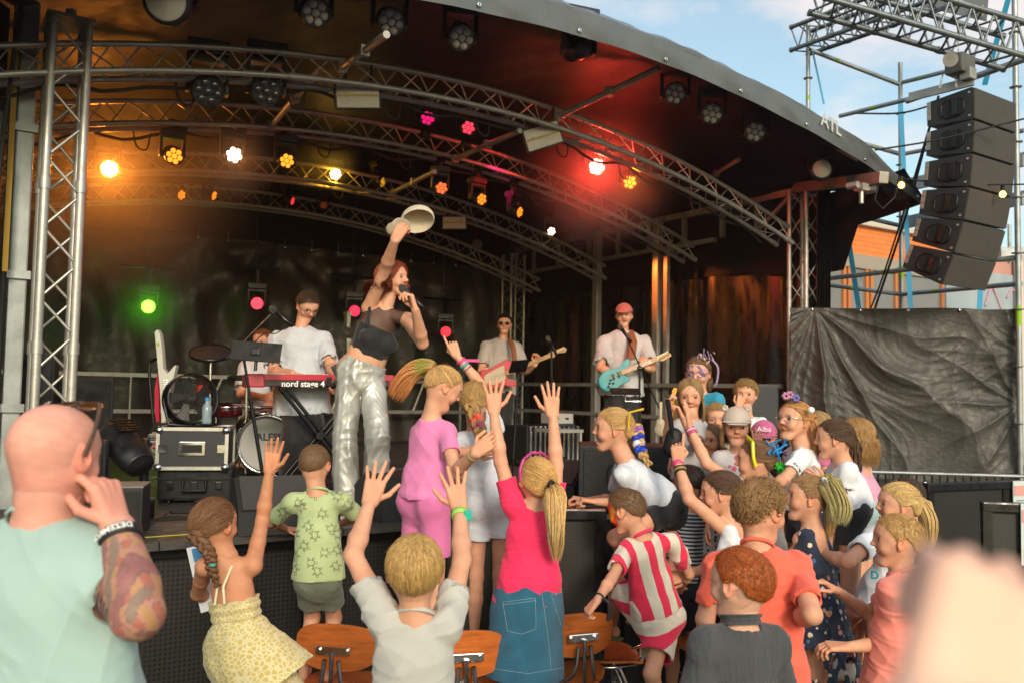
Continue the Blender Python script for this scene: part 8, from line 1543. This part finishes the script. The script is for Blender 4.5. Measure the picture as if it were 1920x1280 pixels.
g = addp(34, 34, 1.74, 9.0, (1170, 592), hh=.238, face=(170, -4, 0), yaw=172, nk=(1169, 626), pel=(1166, 732), floor=DECK, kid=False, male=True, sw=.128, bw=1.08, armR=dict(sh=(1133, 644, 0), el=(1126, 690, 'n'), wr=(1150, 702, -.26), tip=(1168, 706), hand='half', pn=(0, 1, 0)), armL=dict(sh=(1208, 644, 0), el=(1222, 690, 'n'), wr=(1214, 690, -.3), tip=(1206, 676), hand='grip', pn=(-.3, .6, 0)), label='guitarist in a faded pink cap and oversized grey-white T-shirt singing into a microphone',
     hair=dict(style='short', color='3c2618', n=300, puff=.02), mouth=.2, clothes=[(shirt, dict(m=cloth('guitarist_tee', 'b0aeb0', var=.05), e=.026, sleeve=.85, se=.035, hem=-.05, amp=.010, flare=.01)), (pants, dict(m=BLK, e=.025)), (shoes, dict(m=m_rubber))])
cap_hat(g, cloth('faded_pink_cotton', 'a85a52')); 
guitar('bright turquoise electric guitar with maple neck played under a pink cap', 8.66, [(1178, 671), (1170, 676), (1160, 688), (1140, 692), (1128, 700), (1122, 712), (1126, 726), (1138, 733), (1152, 731), (1163, 722), (1175, 716), (1182, 712), (1178, 706), (1170, 702), (1170, 694), (1178, 686), (1181, 676)], None, ((1164, 699), (1234, 672)), [(1232, 676), (1230, 668), (1244, 662), (1257, 662), (1259, 667), (1252, 671), (1244, 676)], mat('turquoise_lacquer', hexc('0a8a98'), .2, coat=.7), m_black, 'electric_guitar')
o = bpy.data.objects['electric_guitar']; mb = MB(); [mb.lathe(P(x, y, 8.645), (0, -1, 0), [(.011, 0), (.010, .012), (.001, .014)], 10) for x, y in ((1145, 712), (1143, 718), (1141, 724), (1150, 718))]; mb.build('knob', m_blackm, o); mb = MB(); [mb.box(P(x, y, 8.645), (.02, .01, .06), axes((0, 1, 0), (-.35, 0, 1))) for x, y in ((1160, 702), (1150, 706))]; mb.build('pickup', m_blackm, o)
o = empty('guitar_strap', P(1187, 640, 8.8), 'brown leather strap across the guitarist\'s chest', 'strap'); MB().tube([P(1180, 620, 8.95), P(1187, 640, 8.80), P(1183, 674, 8.72)], .042, 8, flat=.12, up=Vector((0, 1, 0))).build('strap_band', m_str, o)
# small instruments by the children
o = empty('ukulele', P(1256, 780, 4.72), 'black neck and body of a small instrument clutched by the long-haired girl', 'ukulele'); a, b = P(1262, 822, 4.72), P(1252, 748, 4.74); d = b - a; MB().box((a + b) / 2, (.026, d.length, .02), axes(d), .004).build('neck', m_black, o); c = npv(P(1264, 838, 4.74)); B = Body(); B.ell(c, np.eye(3), npv((.06, .03, .06)), k=.01); B.ell(c + npv((0, 0, .06)), np.eye(3), npv((.045, .028, .045)), k=.03); v, f, _ = B.mesh(.005); ob = mkobj('body', v - npv(o.location), f, m_black, o)
MB().prism([P(1252, 748, 4.73), P(1244, 735, 4.73), (P(1250, 730, 4.73)), P(1257, 742, 4.73)], (0, .012, 0)).build('headstock', m_black, o)
o = empty('toy_guitar', P(1265, 735, 4.9), 'yellow toy guitar head poking up beside the long-haired girl', 'toy guitar'); MB().prism([P(x, y, 4.9) for x, y in ((1259, 742), (1261, 730), (1264, 726), (1270, 727), (1269, 733), (1265, 744))], (0, .012, 0)).build('headstock', mat('toy_yellow', hexc('c98a10'), .4), o); MB().tube([P(1262, 742, 4.91), P(1258, 800, 4.95)], .009, 6).build('neck', MATS['toy_yellow'], o)
for x, y, nm, hx, lb in ((1238, 800, 'toy_cream', 'b8a88c', 'cream toy guitar leaning behind the black speaker'), (1252, 803, 'toy_orange', 'c9780f', 'orange toy guitar leaning beside the cream one')):
    c = npv(P(x, y + 6, 6.2)); o = empty('toy_guitar', Vector(c), lb, 'toy guitar'); B = Body(); B.ell(c, np.eye(3), npv((.045, .02, .045))); B.ell(c + npv((0, 0, .05)), np.eye(3), npv((.033, .02, .035)), k=.02); v, f, _ = B.mesh(.005); mkobj('body', v - c, f, mat(nm, hexc(hx), .4), o); MB().box(Vector(c) + Vector((0, -.01, .13)), (.018, .014, .14)).build('neck', mat(nm, hexc(hx), .4), o)
# riser for the small children
gb = []
o, c, ax = gbox('stage_steps', 1345, 5.35, 1.1, .5, .5, 0, -8, 'low black riser that the small children stand on', 'steps', m_black); MB().box(Vector((c.x, c.y + .42, .375)), (1.1, .5, .75), bev=.01).build('upper_step', m_black, o)
# ---- 35 person right beside the camera
g = addp(35, 35, 1.55, .27, (4100, 720), hh=.225, yaw=12, kid=False, skin='rosy', nk=(4080, 1260), armL=dict(sh=(2700, 1500, 0), el=(2150, 2250, 0), wr=(1765, 1440, -.02), tip=(1885, 1110, .02), hand=([1.0, 1.1, 1.25, 1.4], .06, .6), pn=(.1, 1, 0), hl=.66), armR=dict(), label='out of focus person right beside the camera with a raised fist', hair=dict(style='short', color='6a4a30', n=200), clothes=[(shirt, dict(m=W_, e=.02, sleeve=.9, se=.03, hem=-.1)), (pants, dict(m=NAVY))])

# ---------------------------------------------------------------- scene-wide haze added to lift the blacks, then smoke round the lamps
mb = MB(); mb.box((0, 18, 3.5), (150, 56, 9.2)); hz_ = mb.build('haze', None); hz_['kind'] = 'stuff'; hm = bpy.data.materials.new('haze'); hm.use_nodes = True; n = hm.node_tree; n.nodes.clear(); pv = n.nodes.new('ShaderNodeVolumePrincipled'); pv.inputs['Density'].default_value = .0013; pv.inputs['Anisotropy'].default_value = .5; pv.inputs['Color'].default_value = (.9, .92, .95, 1); ou = n.nodes.new('ShaderNodeOutputMaterial'); n.links.new(pv.outputs[0], ou.inputs['Volume']); hz_.data.materials.append(hm)

def smoke(x, y, v, R, dens, label, off=(0, 0, 0), sc=(1, 1, 1)):
    c = SV(x, y, v) + Vector(off); B = Body(); B.ell(np.zeros(3), np.eye(3), npv(sc) * R, k=0); vv, ff, _ = B.mesh(R / 8); o = mkobj('smoke', vv, ff, None, None, c); tag(o, label, None, None, 'stuff')
    m = bpy.data.materials.new('smoke'); m.use_nodes = True; n = m.node_tree; n.nodes.clear(); t = n.nodes.new('ShaderNodeTexCoord'); mp_ = n.nodes.new('ShaderNodeMapping'); mp_.inputs['Scale'].default_value = [1 / (R * q) for q in sc]; ln = n.nodes.new('ShaderNodeVectorMath'); ln.operation = 'LENGTH'
    mr = n.nodes.new('ShaderNodeMapRange'); mr.interpolation_type = 'SMOOTHSTEP'; mr.inputs['From Min'].default_value = 1; mr.inputs['From Max'].default_value = 0; mr.inputs['To Max'].default_value = dens; nz = n.nodes.new('ShaderNodeTexNoise'); nz.inputs['Scale'].default_value = 2.5 / R; mu = n.nodes.new('ShaderNodeMath'); mu.operation = 'MULTIPLY'
    pv = n.nodes.new('ShaderNodeVolumePrincipled'); pv.inputs['Color'].default_value = (.9, .9, .9, 1); ou = n.nodes.new('ShaderNodeOutputMaterial'); K = n.links.new
    K(t.outputs['Object'], mp_.inputs[0]); K(mp_.outputs[0], ln.inputs[0]); K(ln.outputs['Value'], mr.inputs['Value']); K(t.outputs['Object'], nz.inputs['Vector']); K(mr.outputs[0], mu.inputs[0]); K(nz.outputs['Fac'], mu.inputs[1]); K(mu.outputs[0], pv.inputs['Density']); K(pv.outputs[0], ou.inputs['Volume']); o.data.materials.append(m)
smoke(205, 317, 2.0, 1.35, .55, 'smoke glowing amber round the brightest left lamp'); smoke(1119, 313, .4, .85, .65, 'smoke glowing red round the bright red lamp'); smoke(278, 575, 4.75, .6, .8, 'smoke glowing green round the green lamp'); smoke(439, 291, 1.3,   .45, 1.2, 'smoke round the second bright orange lamp'); smoke(590, 305, 2.9, .55, 1.4, 'yellow lit smoke left of the yellow lamp', sc=(1, .6, .6))
